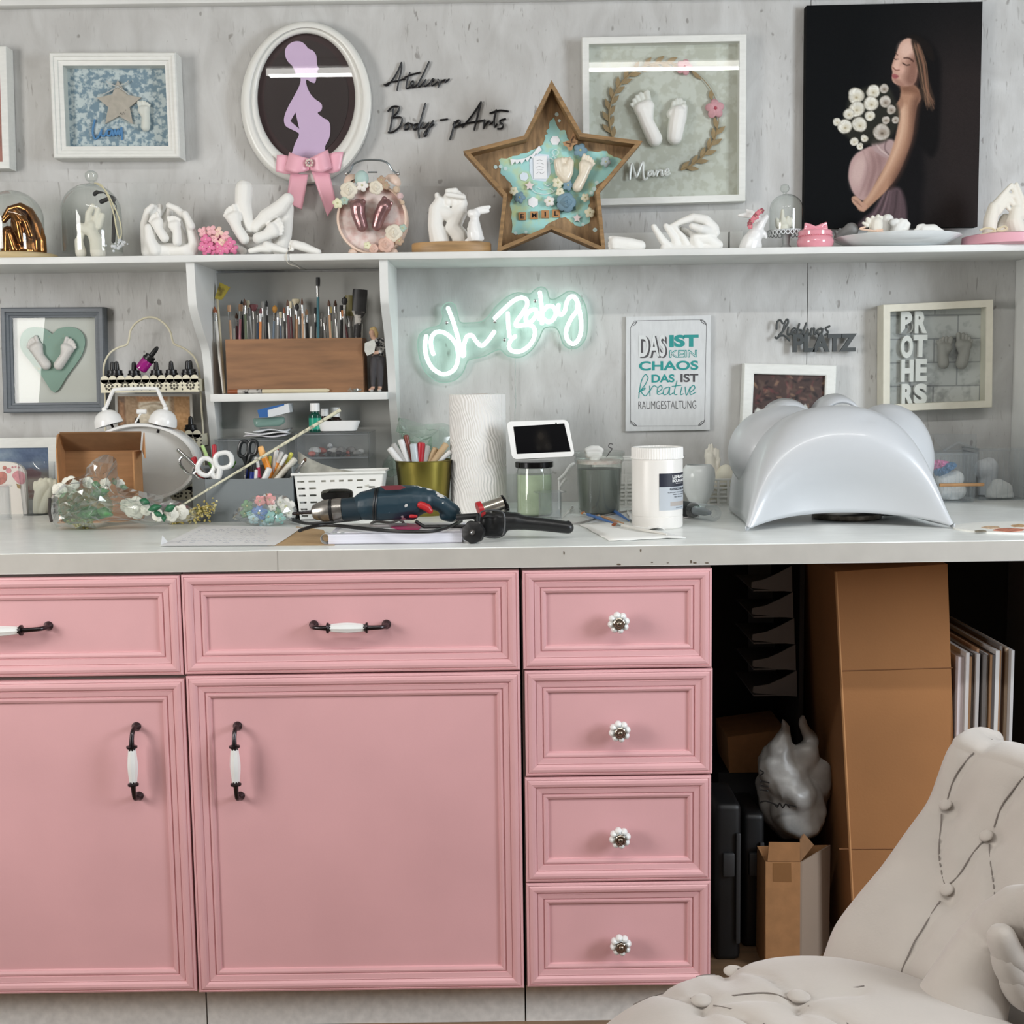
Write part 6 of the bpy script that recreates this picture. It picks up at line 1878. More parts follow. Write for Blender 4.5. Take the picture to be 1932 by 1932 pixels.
def small_bottle(x, r, ytop, ycap, ybody, Y, body, cap, label, lab=None):
 c = P(*zp(8, x, ytop), Y)
 k = mpp(*zp(8, x, ytop), Y) / 4.39
 zc, zb2 = P(*zp(8, x, ycap), Y).z, P(*zp(8, x, ybody), Y).z
 e = empty('small_bottle', (c.x, Y, zR), label, 'bottle')
 R_ = r * k
 obj('body', MB().lathe([(R_ * .94, zR), (R_, zR + .003), (R_, zb2 - .004), (R_ * .62, zb2 + .001), (R_ * .62, zc)], (c.x, Y, 0), 28), body, e)
 obj('cap', MB().lathe([(R_ * .76, zc - .002), (R_ * .76, c.z - .001), (R_ * .7, c.z)], (c.x, Y, 0), 28, flute=28, amp=.015), cap, e)
 if lab:
  obj('label_band', MB().lathe([(R_ * 1.01, zR + .006), (R_ * 1.01, zb2 - .010)], (c.x, Y, 0), 28, caps=False), lab, e)
small_bottle(1157, 52, 1232, 1292, 1318, 2.885, M('bottle_green', (10, 70, 56), .15, coat=.4), white_plastic, 'green bottle with white cap and teal label on the right drawer box', M('label_teal', (24, 150, 122), .4))
small_bottle(1240, 42, 1278, 1330, 1350, 2.93, M('bottle_brown', (44, 26, 22), .15, coat=.4), white_plastic, 'small dark bottle with white cap behind the white dish, next to the green bottle')
small_bottle(1328, 48, 1266, 1338, 1352, 2.93, M('bottle_brown', ()), white_plastic, 'small dark bottle with wide white cap behind the right side of the dish')
a, b = P(*zp(8, 1160, 1385), 2.87), P(*zp(8, 1532, 1475), 2.87)
cx_, hw = (a.x + b.x) / 2, (b.x - a.x) / 2
m = MB()
rows = []
for s, z_ in ((.0, .0025), (.70, .0), (.82, .002), (1.0, a.z - zR), (.97, a.z - zR), (.78, .006), (.0, .0055)):
 rows.append([(cx_ + hw * s * (abs(math.cos(t)) ** .6) * (1 if math.cos(t) >= 0 else -1), 2.888 + .022 * s * (abs(math.sin(t)) ** .6) * (1 if math.sin(t) >= 0 else -1), zR + max(z_, .0008)) for t in np.linspace(0, 2 * PI, 41)])
m.grid(rows)
obj('dish', m, white_gloss, label='shallow white dish on the right drawer box', cat='dish')
a, b = P(*zp(8, 772, 1648), 2.69), P(*zp(8, 1370, 1288), 2.75)
a = a + (a - b).normalized() * ((a.z - Z_CT - .01) / (b - a).normalized().z)
m = MB().tube([a + (b - a) * f for f in np.linspace(0, 1, 12)], [.0018 + .0022 * f for f in np.linspace(0, 1, 12)], 8)
obj('patterned_stick', m, M('stick_cream', (214, 210, 184), .6, noise=(140, .3), thresh=(.35, .45)), label='cream speckled stick standing diagonally from the grey organizer', cat='stick')
# ================================================================== things on the worktop
def ct(px, py):
 """spot on the worktop under a photo point"""
 return PH(px, py, Z_CT)
q = zpts(0, 2.975, [(-130, 828), (109, 825), (112, 946), (-130, 948)])
for p in q[2:]:
 p.z = Z_CT
e = empty('framed_picture', (q[2] + q[3]) / 2, 'white framed blue photo standing on the worktop at the left edge', 'picture frame')
loops = [inset(q, 0, 2.99), inset(q, 0, 2.975), inset(q, .024, 2.975), inset(q, .024, 2.981)]
m = MB()
m.add([p for l in loops for p in l], [(i * 4 + j, i * 4 + (j + 1) % 4, (i + 1) * 4 + (j + 1) % 4, (i + 1) * 4 + j) for i in range(3) for j in range(4)])
obj('frame', m, white_frame, e, flat=True)
pr = Print(0, 0, 100, 50, 80, 40, (90, 112, 140))
rr = np.random.RandomState(3)
for i in range(60):
 pr.ell(rr.uniform(0, 100), rr.uniform(0, 26), rr.uniform(5, 14), rr.uniform(2, 5), [(64, 84, 116), (120, 140, 160), (92, 110, 142), (150, 164, 176)][rr.randint(4)], .9, .5)
pr.poly([(0, 26), (100, 22), (100, 50), (0, 50)], (132, 124, 120), 6)
pr.poly([(70, 24), (82, 20), (92, 24), (90, 32), (72, 32)], (110, 60, 70), 2)
pr.poly([(60, 30), (98, 28), (98, 50), (58, 50)], (196, 182, 170), 4)
for i in range(20):
 pr.ell(rr.uniform(60, 98), rr.uniform(30, 48), 3, 1.6, (150 + rr.randint(40), 110, 104), .6, .6)
pr.noise(12, 4)
pr.obj('photo', inset(q, .022, 2.980), e)
Yq = 2.70
b0 = ct(5, 970)
Yq = b0.y
pts = [P(*zp(13, x, y), Yq) for x, y in cr([(-250, 560), (-160, 480), (-60, 445), (40, 440), (130, 452), (200, 490), (228, 540)], 4)]
pts = pts + [P(*zp(13, 250, 900), Yq), P(*zp(13, -250, 905), Yq)]
for p in pts[-2:]:
 p.z = Z_CT
e = empty('plaque', (pts[-1] + pts[-2]) / 2, 'white arched plaque with pink watercolour footprints at the left edge', 'plaque')
obj('board', MB().prism(pts, (0, .012, 0)), M('plaque_white', (222, 216, 208), .4), e, flat=True)
pinkw, redw, goldw = M('wash_pink', (222, 150, 156), .5, noise=(90, .15)), M('wash_red', (206, 130, 116), .5, noise=(90, .2)), M('wash_gold', (150, 120, 70), .4)
for nm, pl, mm in (('footprint', cr([(110, 560), (160, 520), (215, 545), (232, 590), (215, 640), (170, 640), (130, 600)], 3, True), pinkw), ('footprint', cr([(-60, 560), (20, 530), (60, 560), (50, 620), (0, 650), (-60, 640)], 3, True), redw),
       ('toe_print', ngon(78, 520, 24, 12), pinkw), ('toe_print', ngon(40, 495, 18, 12), redw), ('toe_print', ngon(112, 490, 9, 10), pinkw), ('toe_print', ngon(140, 487, 9, 10), pinkw), ('toe_print', ngon(168, 492, 9, 10), pinkw), ('gold_mark', [(148, 640), (192, 655), (188, 690), (160, 682)], goldw)):
 obj(nm, plate_mb([zpts(13, Yq - .0012, pl)], Yq - .0012, .001), mm, e, flat=True)
Yt_ = ct(74, 970).y
c = ct(74, 970)
k = mpp(74, 930, Yt_)
zt_ = P(74, 873, Yt_).z
m = MB().lathe([(.0002, Z_CT), (28 * k, Z_CT), (33 * k, zt_), (33.4 * k, zt_ + .001)], (c.x, Yt_, 0), 40, caps=False)
obj('tumbler', m, acryl, label='clear plastic tumbler holding a cream fist cast, left of the cardboard box', cat='tumbler', sharp=3)
cast('hand_cast', 13, Yt_, [[(345, 890, 44), (350, 800, 48), (380, 700, 62), (420, 660, 56)], [(330, 640, 28), (330, 680, 30)], [(375, 612, 26), (375, 660, 34)], [(420, 608, 26), (425, 650, 34)], [(460, 610, 26), (470, 660, 34)], [(500, 620, 24), (500, 680, 34)], [(400, 890, 50), (440, 780, 52), (470, 700, 46)]],
  M('plaster_cream', (232, 228, 206), .6), voxel=.0018, base=Z_CT + .002, label='cream cast of a baby fist inside the clear tumbler', cat='hand cast')
c = ct(3, 980)
k = mpp(3, 950, c.y)
zt_ = P(3, 916, c.y).z
obj('plastic_cylinder', MB().lathe([(18 * k, Z_CT), (18 * k, zt_ - .004), (22 * k, zt_ - .003), (22 * k, zt_), (16 * k, zt_), (16 * k, Z_CT + .002)], (c.x, c.y, 0), 32, caps=False), acryl, label='small clear plastic cylinder cut off by the left edge', cat='cylinder')
cb_in = M('cardboard_inside', (168, 124, 84), .85, noise=(8, .12), stretch=(1, 1, 14), bump=(160, .1))
Yb_ = 2.74
a, b = P(*zp(13, 590, 345), Yb_), P(*zp(13, 1278, 335), Yb_)
e = empty('cardboard_box', ((a.x + b.x) / 2, Yb_ - .03, Z_CT), 'open brown cardboard box standing on edge in front of the white alarm clock', 'box')
Yf_ = Yb_ - .065
obj('back_panel', MB().box((a.x, Yb_, Z_CT + .003), (b.x, Yb_ + .003, a.z)), cb_in, e, flat=True)
lf = P(*zp(13, 520, 330), Yf_)
obj('side_panel', MB().prism([(a.x, Yb_, Z_CT + .003), (a.x, Yb_, a.z), (lf.x, Yf_, lf.z), (lf.x, Yf_, Z_CT + .003)], (-.003, 0, 0)), cardboard, e, flat=True)
obj('side_panel', MB().prism([(b.x, Yb_, Z_CT + .003), (b.x, Yb_, a.z), (b.x + .002, Yf_, a.z), (b.x + .002, Yf_, Z_CT + .003)], (.003, 0, 0)), cardboard, e, flat=True)
t0, t1 = P(*zp(13, 545, 182), Yf_), P(*zp(13, 1290, 175), Yf_)
obj('lid_flap', MB().prism([a, b, t1, t0], (0, -.002, .003)), M('cardboard_shaded', (142, 104, 70), .85, noise=(30, .1)), e, flat=True)  # darker copy of the cardboard, shade of the overhanging underside put into the colour
obj('bottom_panel', MB().box((a.x, Yf_, Z_CT), (b.x, Yb_ + .003, Z_CT + .003)), cardboard, e, flat=True)
f0, f1 = P(*zp(13, 525, 200), Yf_ + .01), P(*zp(13, 1318, 410), Yf_)
obj('corner_flap', MB().prism([(lf.x, Yf_, lf.z), (a.x, Yb_, a.z), t0, f0], (-.0025, 0, 0)), cardboard, e, flat=True)
obj('corner_flap', MB().prism([b + Vector((.004, 0, 0)), t1 + Vector((.004, 0, 0)), f1, Vector((b.x + .005, Yb_, f1.z + .01))], (.0025, 0, 0)), cardboard, e, flat=True)
YA = 2.80
c = P(263, 873, YA)
k = mpp(263, 873, YA)
RX, RZ = 110 * k, 74 * k
e = empty('alarm_clock', (c.x, YA + .02, Z_CT), 'big blank white oval alarm clock with two bells behind the cardboard box', 'clock')
m = MB()
loops = []
N = 72
for s, y in ((.97, .055), (1.0, .05), (1.0, .004), (.985, 0), (.93, 0), (.905, .006), (.9, .02)):
 loops.append([(c.x + RX * s * math.cos(2 * PI * i / N), YA + y, c.z + RZ * s * math.sin(2 * PI * i / N)) for i in range(N)])
m.add([p for l in loops for p in l], [(i * N + j, i * N + (j + 1) % N, (i + 1) * N + (j + 1) % N, (i + 1) * N + j) for i in range(len(loops) - 1) for j in range(N)])
obj('case', m, white_gloss, e, sharp=.8)
for nm, y, mm in (('dial', .02, M('dial_white', (214, 214, 210), .6)), ('back_cover', .055, white_gloss)):
 obj(nm, MB().prism([(c.x + RX * .96 * math.cos(2 * PI * i / N), YA + y, c.z + RZ * .96 * math.sin(2 * PI * i / N)) for i in range(N)], (0, .001, 0)), mm, e, flat=True)
pts = cr([(772, 1118), (792, 1070), (822, 1000), (850, 985), (1000, 978), (1130, 978), (1150, 990), (1180, 1060), (1205, 1108)], 5)
obj('carry_handle', MB().tube([P(*zp(7, x, y), YA + .025) for x, y in pts], .0042, 10), white_gloss, e)
for x, y, tilt in ((797, 1245, -.28), (1185, 1240, .25)):
 b_ = P(*zp(7, x, y), YA + .025)
 r_ = 103 / 3.864 * k
 o = obj('bell', MB().lathe([(r_, 0), (r_ * 1.0, .004), (r_ * .93, r_ * .5), (r_ * .72, r_ * .85), (r_ * .4, r_ * 1.05), (.0003, r_ * 1.1), (.0003, r_ * 1.06), (r_ * .7, r_ * .8), (r_ * .9, r_ * .45), (r_ * .96, .004), (r_, 0)], b_, 32, ax=(tilt, 0, 1), caps=False), white_gloss, e)
 obj('finial', MB().ell(b_ + Vector((tilt * r_ * 1.1, 0, r_ * 1.12)), (.006, .006, .006), u=10, v=7), white_gloss, o)
 obj('striker_post', MB().tube([b_ + Vector((tilt * .01, 0, r_ * .6)), c + (b_ - c) * .78], .003, 8), dark_metal, o)
 obj('bell_hollow_shade', MB().lathe([(.0003, .003), (r_ * .94, .003)], b_, 24, ax=(tilt, 0, 1), caps=False), black_plastic, o)  # shaded hollow of the bell painted as a black disc
ha, hb = P(*zp(7, 985, 1230), YA + .025), P(*zp(7, 1026, 1160), YA + .025)
m = MB().tube([ha, hb], .0022, 8)
m.tube([P(*zp(7, 1000, 1146), YA + .025), P(*zp(7, 1066, 1146), YA + .025)], .0055, 10)
obj('hammer', m, white_gloss, e)
for dx in (-.055, .055):
 obj('foot', MB().tube([(c.x + dx, YA + .025, c.z - RZ * .9), (c.x + dx * 1.1, YA + .025, Z_CT)], [.005, .007], 10), white_gloss, e)
# ---- artificial flowers in cellophane
green = M('leaf_green', (84, 136, 84), .5)
green2 = M('leaf_deep', (40, 104, 70), .45)
palew = M('rose_white', (232, 230, 218), .6)
Yb_ = 2.58
e = empty('flower_bouquet', ct(235, 985), 'white artificial roses with green leaves wrapped in crinkled cellophane', 'bouquet')
for x, y, r, d in ((640, 650, 70, .03), (800, 630, 46, .05), (960, 640, 44, .06), (1095, 640, 36, .06), (540, 700, 60, .01), (1230, 860, 90, -.05), (1160, 840, 60, -.04), (1560, 920, 60, -.07), (1650, 900, 60, -.06), (1440, 930, 50, -.08), (1330, 880, 46, -.06)):
 rose(e, 13, x, y, r * 1.2, Yb_ + d, palew)
def leaf3d(parent, z, x, y, a, L, w, Y, mat, curl=.006):
 d, n = Vector((math.cos(a), math.sin(a))), Vector((-math.sin(a), math.cos(a)))
 rows = []
 for t, kk_ in ((0, .08), (.25, .75), (.5, 1), (.75, .65), (1, .04)):
  row = []
  for s in (-1, -.5, 0, .5, 1):
   q = Vector((x, y)) + d * L * t + n * w * kk_ * s
   row.append(P(*zp(z, q.x, q.y), Y - curl * (1 - abs(s)) - .012 * math.sin(t * 2.5)))
  rows.append(row)
 return obj('leaf', MB().grid(rows), mat, parent, solid=.0006, sharp=3)
for x, y, a, L, w, d, mm in ((830, 640, .2, 90, 34, .02, green), (1030, 590, 1.2, 70, 26, .05, green), (1090, 660, .3, 80, 24, .05, green), (1270, 790, .3, 100, 36, -.06, green2), (1350, 880, -.3, 130, 34, -.09, green2), (1500, 890, -.5, 110, 36, -.09, green2), (1490, 910, 1.5, 80, 24, -.09, green2),
        (1400, 900, .4, 90, 26, -.1, green2), (760, 860, .5, 200, 60, -.03, green), (700, 930, -.2, 220, 50, -.05, green), (880, 880, .3, 160, 50, -.06, green), (820, 740, -.2, 180, 50, -.01, green)):
 leaf3d(e, 13, x, y, a, L, w, Yb_ + d, mm)
tissue = M('tissue_green', (176, 204, 172), .7, noise=(14, .1))
crumple('green_tissue', 13, [(560, 760), (700, 690), (900, 690), (1020, 800), (1000, 930), (820, 985), (600, 985), (540, 880)], Yb_ - .02, .05, glass('tissue_film', (200, 224, 200), (170, 200, 172), 1.2, .2, .12, (170, 206, 170)), 5, parent=e, amp=.003, base=Z_CT + .001)
crumple('cellophane', 13, [(450, 860), (480, 740), (620, 610), (760, 560), (850, 440), (950, 375), (1060, 420), (1075, 570), (1180, 680), (1420, 740), (1640, 810), (1790, 900), (1700, 985), (1300, 1000), (900, 1035), (640, 1040), (460, 985)], Yb_, .09, film, 12, parent=e, amp=.0035, base=Z_CT + .0005)
obj('ribbon_tie', MB().tube([P(*zp(13, 455, 770), Yb_ - .05), P(*zp(13, 450, 900), Yb_ - .06), P(*zp(13, 470, 985), Yb_ - .07)], .003, 6), M('tie_dark', (54, 48, 44), .6), e)
def dried(name, z, seed, n, box, cols, label, cat, Y, rad=(.0012, .003), stems=None, smat=None):
 rr = random.Random(seed)
 m = MB()
 for i in range(n):
  t = rr.random()
  x, y = box(t, rr)
  m.mat(rr.randrange(len(cols)))
  c = P(*zp(z, x, y), Y + rr.uniform(-.012, .012))
  r = rr.uniform(*rad)
  m.ell((c.x, c.y, max(c.z, Z_CT + r)), (r * rr.uniform(.7, 1.8), r, r), (0, rr.uniform(-1.5, 1.5), 0), u=6, v=4)
 for st in stems or []:
  m.mat(len(cols))
  m.tube([P(*zp(z, x, y), Y + rr.uniform(-.006, .006)) for x, y in cr(st, 3)], .0007, 4)
 m.v = [(x, y, max(zz, Z_CT + .0003)) for x, y, zz in m.v]
 return obj(name, m, cols + [smat or M('stem_dry', (150, 150, 96), .8)], label=label, cat=cat, flat=True)
dy = [M('dried_yellow', (206, 190, 118), .8), M('dried_cream', (224, 214, 160), .8), M('dried_straw', (178, 160, 88), .8)]
dg = [M('dried_green', (110, 128, 96), .8), M('dried_sage', (140, 156, 128), .8), M('dried_dark', (70, 84, 66), .8)]
dried('dried_flower', 13, 1, 110, lambda t, r: (775 + r.gauss(0, 50), 1005 + r.gauss(0, 26)), dy, 'pale yellow dried flower head below the cellophane bouquet', 'dried flower', ct(160, 998).y + .01, stems=[[(640, 1000), (720, 960), (800, 960)]])
dried('dried_bunch', 14, 2, 260, lambda t, r: (100 + t * 330 + r.gauss(0, 14), 1040 - t * 130 + r.gauss(0, 10 + 26 * t)), dy, 'bunch of dried yellow grasses with thin stems on the worktop', 'dried flower', ct(350, 990).y + .015,
   stems=[[(50 + 10 * i, 1078 - 3 * i), (180, 1030 - 6 * i), (330 + 10 * i, 960 - 8 * i)] for i in range(9)])
dried('dried_bunch', 14, 3, 200, lambda t, r: (330 + t * 240 + r.gauss(0, 12), 900 + 30 * t + r.gauss(0, 20)), dg, 'dried dark green sprig behind the yellow grasses', 'dried flower', ct(400, 975).y + .02,
   stems=[[(330 + 10 * i, 925), (420, 890 + 8 * i), (560, 930 + 4 * i)] for i in range(6)])
Yf2 = ct(510, 992).y + .02
e = empty('flower_bag', ct(505, 992), 'clear bag of small colourful paper flowers beside the drill chuck', 'bag')
rr = random.Random(4)
cols = [M('pf_blue', (108, 140, 196), .6), M('pf_pink', (230, 160, 160), .6), M('pf_white', (228, 226, 220), .6), M('pf_teal', (150, 200, 196), .6), M('pf_green', (120, 150, 120), .6), M('pf_aqua', (186, 212, 220), .6), M('pf_peach', (236, 196, 170), .6)]
for x, y, r, ci in ((795, 955, 66, 0), (880, 850, 50, 1), (800, 860, 46, 1), (1010, 905, 70, 2), (960, 870, 40, 2), (870, 985, 56, 3), (750, 1000, 50, 5), (700, 900, 50, 4), (930, 950, 46, 4), (820, 1020, 44, 5), (960, 1000, 46, 3), (680, 960, 40, 4), (1030, 960, 36, 2), (800, 890, 30, 6), (900, 910, 36, 2), (720, 955, 32, 3), (880, 1040, 34, 5)):
 flower(e, 14, x, y, r, Yf2 - .02 + rr.uniform(-.008, .008), cols[ci], rot=rr.random() * 2, name='paper_flower')
crumple('bag_film', 14, [(590, 960), (660, 880), (760, 820), (880, 800), (1020, 830), (1085, 900), (1080, 990), (1000, 1045), (850, 1060), (720, 1040), (600, 1000)], Yf2, .055, film, 33, parent=e, amp=.002, base=Z_CT + .0005)
# ---- papers along the front edge
paper = M('paper_sheet', (228, 228, 228), .8)
def flat_sheet(name, pts, z, h, mat, label, cat, **kw):
 q = [PH(x, y, Z_CT + h) for x, y in pts]
 return obj(name, MB().prism(q, (0, 0, .0006)), mat, label=label, cat=cat, flat=True, **kw)
flat_sheet('envelope', [(505, 1029.5), (560, 994), (610, 1000), (632, 1029)], 0, .0004, M('kraft', (190, 158, 116), .8, noise=(60, .05)), 'brown kraft envelope under the written sheet', 'envelope')
q = [PH(*zp(14, x, y), Z_CT + .0015) for x, y in ((12, 1216), (340, 1056), (700, 1062), (1130, 1076), (1000, 1165), (915, 1214))]
e = obj('paper_sheet', MB().prism(q, (0, 0, .0007)), paper, label='white sheet with faint handwriting at the front edge of the worktop', cat='paper', flat=True)
m = MB()
rr = random.Random(6)
for i in range(9):
 y = 1085 + i * 13
 x = 330 - i * 24
 while x < 860:
  L = rr.uniform(20, 60)
  pts = [PH(*zp(14, x + L * j / 5, y + rr.uniform(-3, 3)), Z_CT + .0023) for j in range(6)]
  m.tube(pts, .0003, 4)
  x += L + rr.uniform(12, 40 + 80 * (i % 3 == 2))
obj('handwriting', m, M('ink_pale', (150, 156, 172), .7), e)
cq = [PH(*zp(14, 12, 1216), Z_CT + .001), PH(*zp(14, 70, 1190), Z_CT + .001), P(*zp(14, 25, 1135), PH(*zp(14, 30, 1205), Z_CT).y)]
obj('curled_corner', MB().prism(cq, (0, .0006, .0004)), paper, e, flat=True)
pf = PH(612, 1027.5, Z_CT), PH(872, 1025, Z_CT)
yf = (pf[0].y + pf[1].y) / 2
e = empty('notebook', ((pf[0].x + pf[1].x) / 2, yf + .08, Z_CT), 'thick white spiral notebook lying at the front edge under the drill', 'notebook')
H = .0185
m = MB()
m.box((pf[0].x + .008, yf, Z_CT + .0015), (pf[1].x, yf + .165, Z_CT + H))
obj('pages', m, M('pages', (222, 222, 232), .8, noise=(3, .12), stretch=(.2, .2, 160)), e, flat=True)
obj('cover', MB().box((pf[0].x, yf - .001, Z_CT), (pf[1].x + .001, yf + .166, Z_CT + .0014)), M('cover_grey', (120, 120, 124), .6), e, flat=True)
obj('top_sheet', MB().box((pf[0].x + .02, yf + .03, Z_CT + H), (pf[1].x - .005, yf + .163, Z_CT + H + .0012)), paper, e, flat=True)
for i in range(3):
 cx_ = pf[0].x + .002 + .014 * i
 rows = []
 for j in range(25):
  t = j / 24 * 2 * PI * .92
  rows.append([(cx_ + .009 * math.cos(t), yf + .004 + .012 * kk_ + .004 * i, Z_CT + .0105 + .009 * math.sin(t)) for kk_ in (0, 1, 2)])
 obj('spiral_loop', MB().grid(rows), glass('spiral_plastic', (236, 236, 236), (190, 190, 190), 1.2, .1, .4), e, solid=.0005)
pk = [PH(*zp(15, x, y), Z_CT + H + .0022) for x, y in ((630, 480), (720, 455), (850, 470), (820, 505), (700, 505))]
obj('magenta_card', MB().prism(pk, (0, 0, .0008)), M('card_magenta', (178, 40, 100), .5), label='magenta card lying on the notebook under the drill', cat='card', flat=True)
# ---- grey desk organizer
gp = M('organizer_grey', (116, 122, 124), .45)
Yo_ = 2.66
a, b = P(*zp(14, 362, 690), Yo_), P(*zp(14, 1062, 690), Yo_)
zf, zb_ = a.z, P(*zp(14, 800, 578), Yo_ + .07).z
e = empty('desk_organizer', ((a.x + b.x) / 2, Yo_ + .05, Z_CT), 'grey stepped desk organizer full of pens and scissors', 'organizer')
x0 = P(*zp(14, 262, 690), Yo_ + .05).x
D = .085
m = MB()
m.box((a.x, Yo_, Z_CT), (b.x, Yo_ + .003, zf), .001)
m.prism([(a.x, Yo_, Z_CT), (a.x, Yo_, zf), (x0, Yo_ + .05, zf + .006), (x0, Yo_ + .05, Z_CT)], (0, .003, 0))
m.box((x0, Yo_ + .05, Z_CT), (x0 + .003, Yo_ + D, zb_ - .01))
m.box((b.x - .003, Yo_ + .003, Z_CT), (b.x, Yo_ + D, zb_))
m.box((x0, Yo_ + D, Z_CT), (b.x, Yo_ + D + .003, zb_), .001)
m.box((x0 + .003, Yo_ + .004, Z_CT), (b.x - .003, Yo_ + D, Z_CT + .003))
o = obj('body', m, gp, e, flat=True)
xm = P(*zp(14, 770, 700), Yo_).x
obj('divider', MB().box((xm - .0015, Yo_ + .003, Z_CT + .003), (xm + .0015, Yo_ + D, zf)), gp, e, flat=True)
obj('divider', MB().box((x0 + .003, Yo_ + .052, Z_CT + .003), (b.x - .003, Yo_ + .054, zb_ - .004)), gp, e, flat=True)
def scissors(label, z, Y, rings, pivot, tip, hm, r_in, thick, Yt=0, metal=chrome):
 e = empty('scissors', P(*zp(z, *pivot), Y), label, 'scissors')
 for i, (x, y, rx, ry, ang) in enumerate(rings):
  pts = []
  for t in np.linspace(0, 2 * PI, 25)[:-1]:
   ca, sa = math.cos(t), math.sin(t)
   u, v = rx * (abs(ca) ** .8) * (1 if ca > 0 else -1), ry * (abs(sa) ** .8) * (1 if sa > 0 else -1)
   pts.append(P(*zp(z, x + u * math.cos(ang) - v * math.sin(ang), y + u * math.sin(ang) + v * math.cos(ang)), Y - .003 * i))
  m = MB().tube(pts, thick, 10, closed=True)
  n = min(pts, key=lambda p: (p - P(*zp(z, *pivot), Y)).length)
  m.tube([n, P(*zp(z, *pivot), Y - .003 * i)], [thick * 1.3, thick * 1.1], 10)
  obj('handle', m, hm, e)
  b_ = P(*zp(z, *pivot), Y - .003 * i)
  t_ = P(*zp(z, tip[0] + 14 * i, tip[1]), Y + Yt)
  t_.z = max(t_.z, Z_CT + .006)
  obj('blade', MB().tube([b_, t_], [.005, .001], 6), metal, e)
 return e
Yi = Yo_ + .025
scissors('scissors with white handles standing in the grey organizer', 14, Yi - .012, [(372, 592, 62, 66, .5), (512, 540, 66, 60, -.2)], (470, 700), (500, 860), M('handle_white', (226, 226, 224), .3), 0, .0055, .012)
scissors('scissors with black handles standing in the grey organizer', 14, Yi + .02, [(672, 450, 36, 62, .15), (745, 440, 32, 56, .1)], (700, 580), (660, 780), M('handle_black', (24, 28, 30), .35), 0, .0045)
e = scissors('silver scissors leaning out of the left corner of the organizer', 14, Yi, [(230, 580, 46, 80, -.7)], (330, 690), (380, 830), chrome, 0, .0028)
def pen(z, x0, y0, x1, y1, r, Y, mat, cap, label, name='pen', tip=None, Yb=None, drop=.06):
 """pen seen from its top end (x0,y0) down to (x1,y1), continuing down into its holder"""
 a = P(*zp(z, x0, y0), Y)
 b = P(*zp(z, x1, y1), Y if Yb is None else Yb)
 d = (b - a).normalized()
 c = a + d * ((a.z - (Z_CT + .006)) / max(.2, -d.z)) if d.z < -.2 else b
 if drop and (c - a).length > .16:
  c = a + d * .16
 e = empty(name, c, label, name.replace('_', ' '))
 k = mpp(*zp(z, x0, y0), Y) / ZF[z][2]
 R_ = r * k
 L = (c - a).length
 obj('barrel', MB().lathe([(R_ * .9, 0), (R_, L * .1), (R_, L)], a, 14, ax=d), mat, e)
 obj('end_cap', MB().lathe([(R_ * .5, -.002), (R_ * 1.03, 0), (R_ * 1.03, L * .16), (R_, L * .16)], a, 14, ax=d), cap, e)
 return e
col = lambda n, c, r=.4: M(n, c, r)
orange, red, grn, wht, blu, pnk = col('pen_orange', (224, 140, 44)), col('pen_red', (176, 30, 44)), col('pen_green', (90, 150, 60)), col('pen_white', (220, 220, 218)), col('pen_blue', (36, 60, 150)), col('pen_pink', (206, 70, 110))
woodp, blackp, yelp = col('pen_wood', (190, 164, 128), .6), col('pen_black', (26, 26, 28)), col('pen_yellow', (204, 200, 90))
pen(14, 345, 425, 385, 520, 14, Yi + .03, grn, col('pen_tip_green', (170, 200, 130)), 'green pencil standing at the back left of the organizer', 'pencil')
pen(14, 437, 420, 440, 520, 18, Yi + .035, red, red, 'dark red pen behind the white scissors in the organizer')
pen(14, 800, 435, 855, 575, 26, Yi + .02, orange, col('pen_orange_pale', (236, 180, 110)), 'fat orange marker in the middle of the organizer', 'marker')
pen(14, 932, 462, 915, 575, 18, Yi + .03, wht, wht, 'white marker right of the orange one in the organizer', 'marker')
pen(14, 770, 520, 780, 580, 17, Yi + .015, pnk, wht, 'pink marker beside the black scissors in the organizer', 'marker')
pen(14, 745, 560, 735, 700, 22, Yi + .008, blu, blackp, 'short blue and black marker in front of the black scissors', 'marker')
pen(14, 972, 478, 930, 600, 18, Yi + .03, orange, wht, 'thin orange pen right of the white marker in the organizer')
pen(14, 1010, 500, 900, 690, 15, Yi + .01, woodp, wht, 'wooden tool handle slanting to the right in the organizer', 'tool')
pen(14, 1050, 485, 960, 660, 16, Yi + .02, woodp, yelp, 'wooden tool with yellow end slanting right in the organizer', 'tool')
pen(14, 1078, 530, 935, 690, 24, Yi + .002, col('pen_cream', (206, 202, 190)), col('pen_cream', ()), 'thick cream stick slanting right in the organizer', 'tool')
pen(14, 875, 605, 830, 700, 24, Yi - .004, wht, wht, 'short white tube in the right front cup of the organizer', 'tube')
pen(14, 940, 440, 930, 560, 10, Yi + .04, red, red, 'thin red pen behind the white marker in the organizer')
pen(14, 880, 510, 870, 600, 16, Yi + .03, blackp, yelp, 'black pen with yellow end between the markers in the organizer')
pen(14, 600, 550, 560, 620, 14, Yi + .035, yelp, grn, 'yellow highlighter behind the white scissors in the organizer', 'highlighter')
pen(14, 770, 620, 765, 700, 13, Yi - .006, col('pen_clear', (196, 204, 208), .2), wht, 'short pale pen at the middle divider of the organizer')
brush(P(*zp(14, 955, 690), Yi + .0) - Vector((.0, 0, .03)), P(*zp(14, 1168, 522), Yi), .004, 'round', 'grey', 'brown', 'grey paintbrush with brown bristles slanting out of the organizer', None)
pen(14, 148, 455, 240, 540, 15, Yi + .0, chrome, chrome, 'silver knife handle leaning out of the left side of the organizer', 'knife')
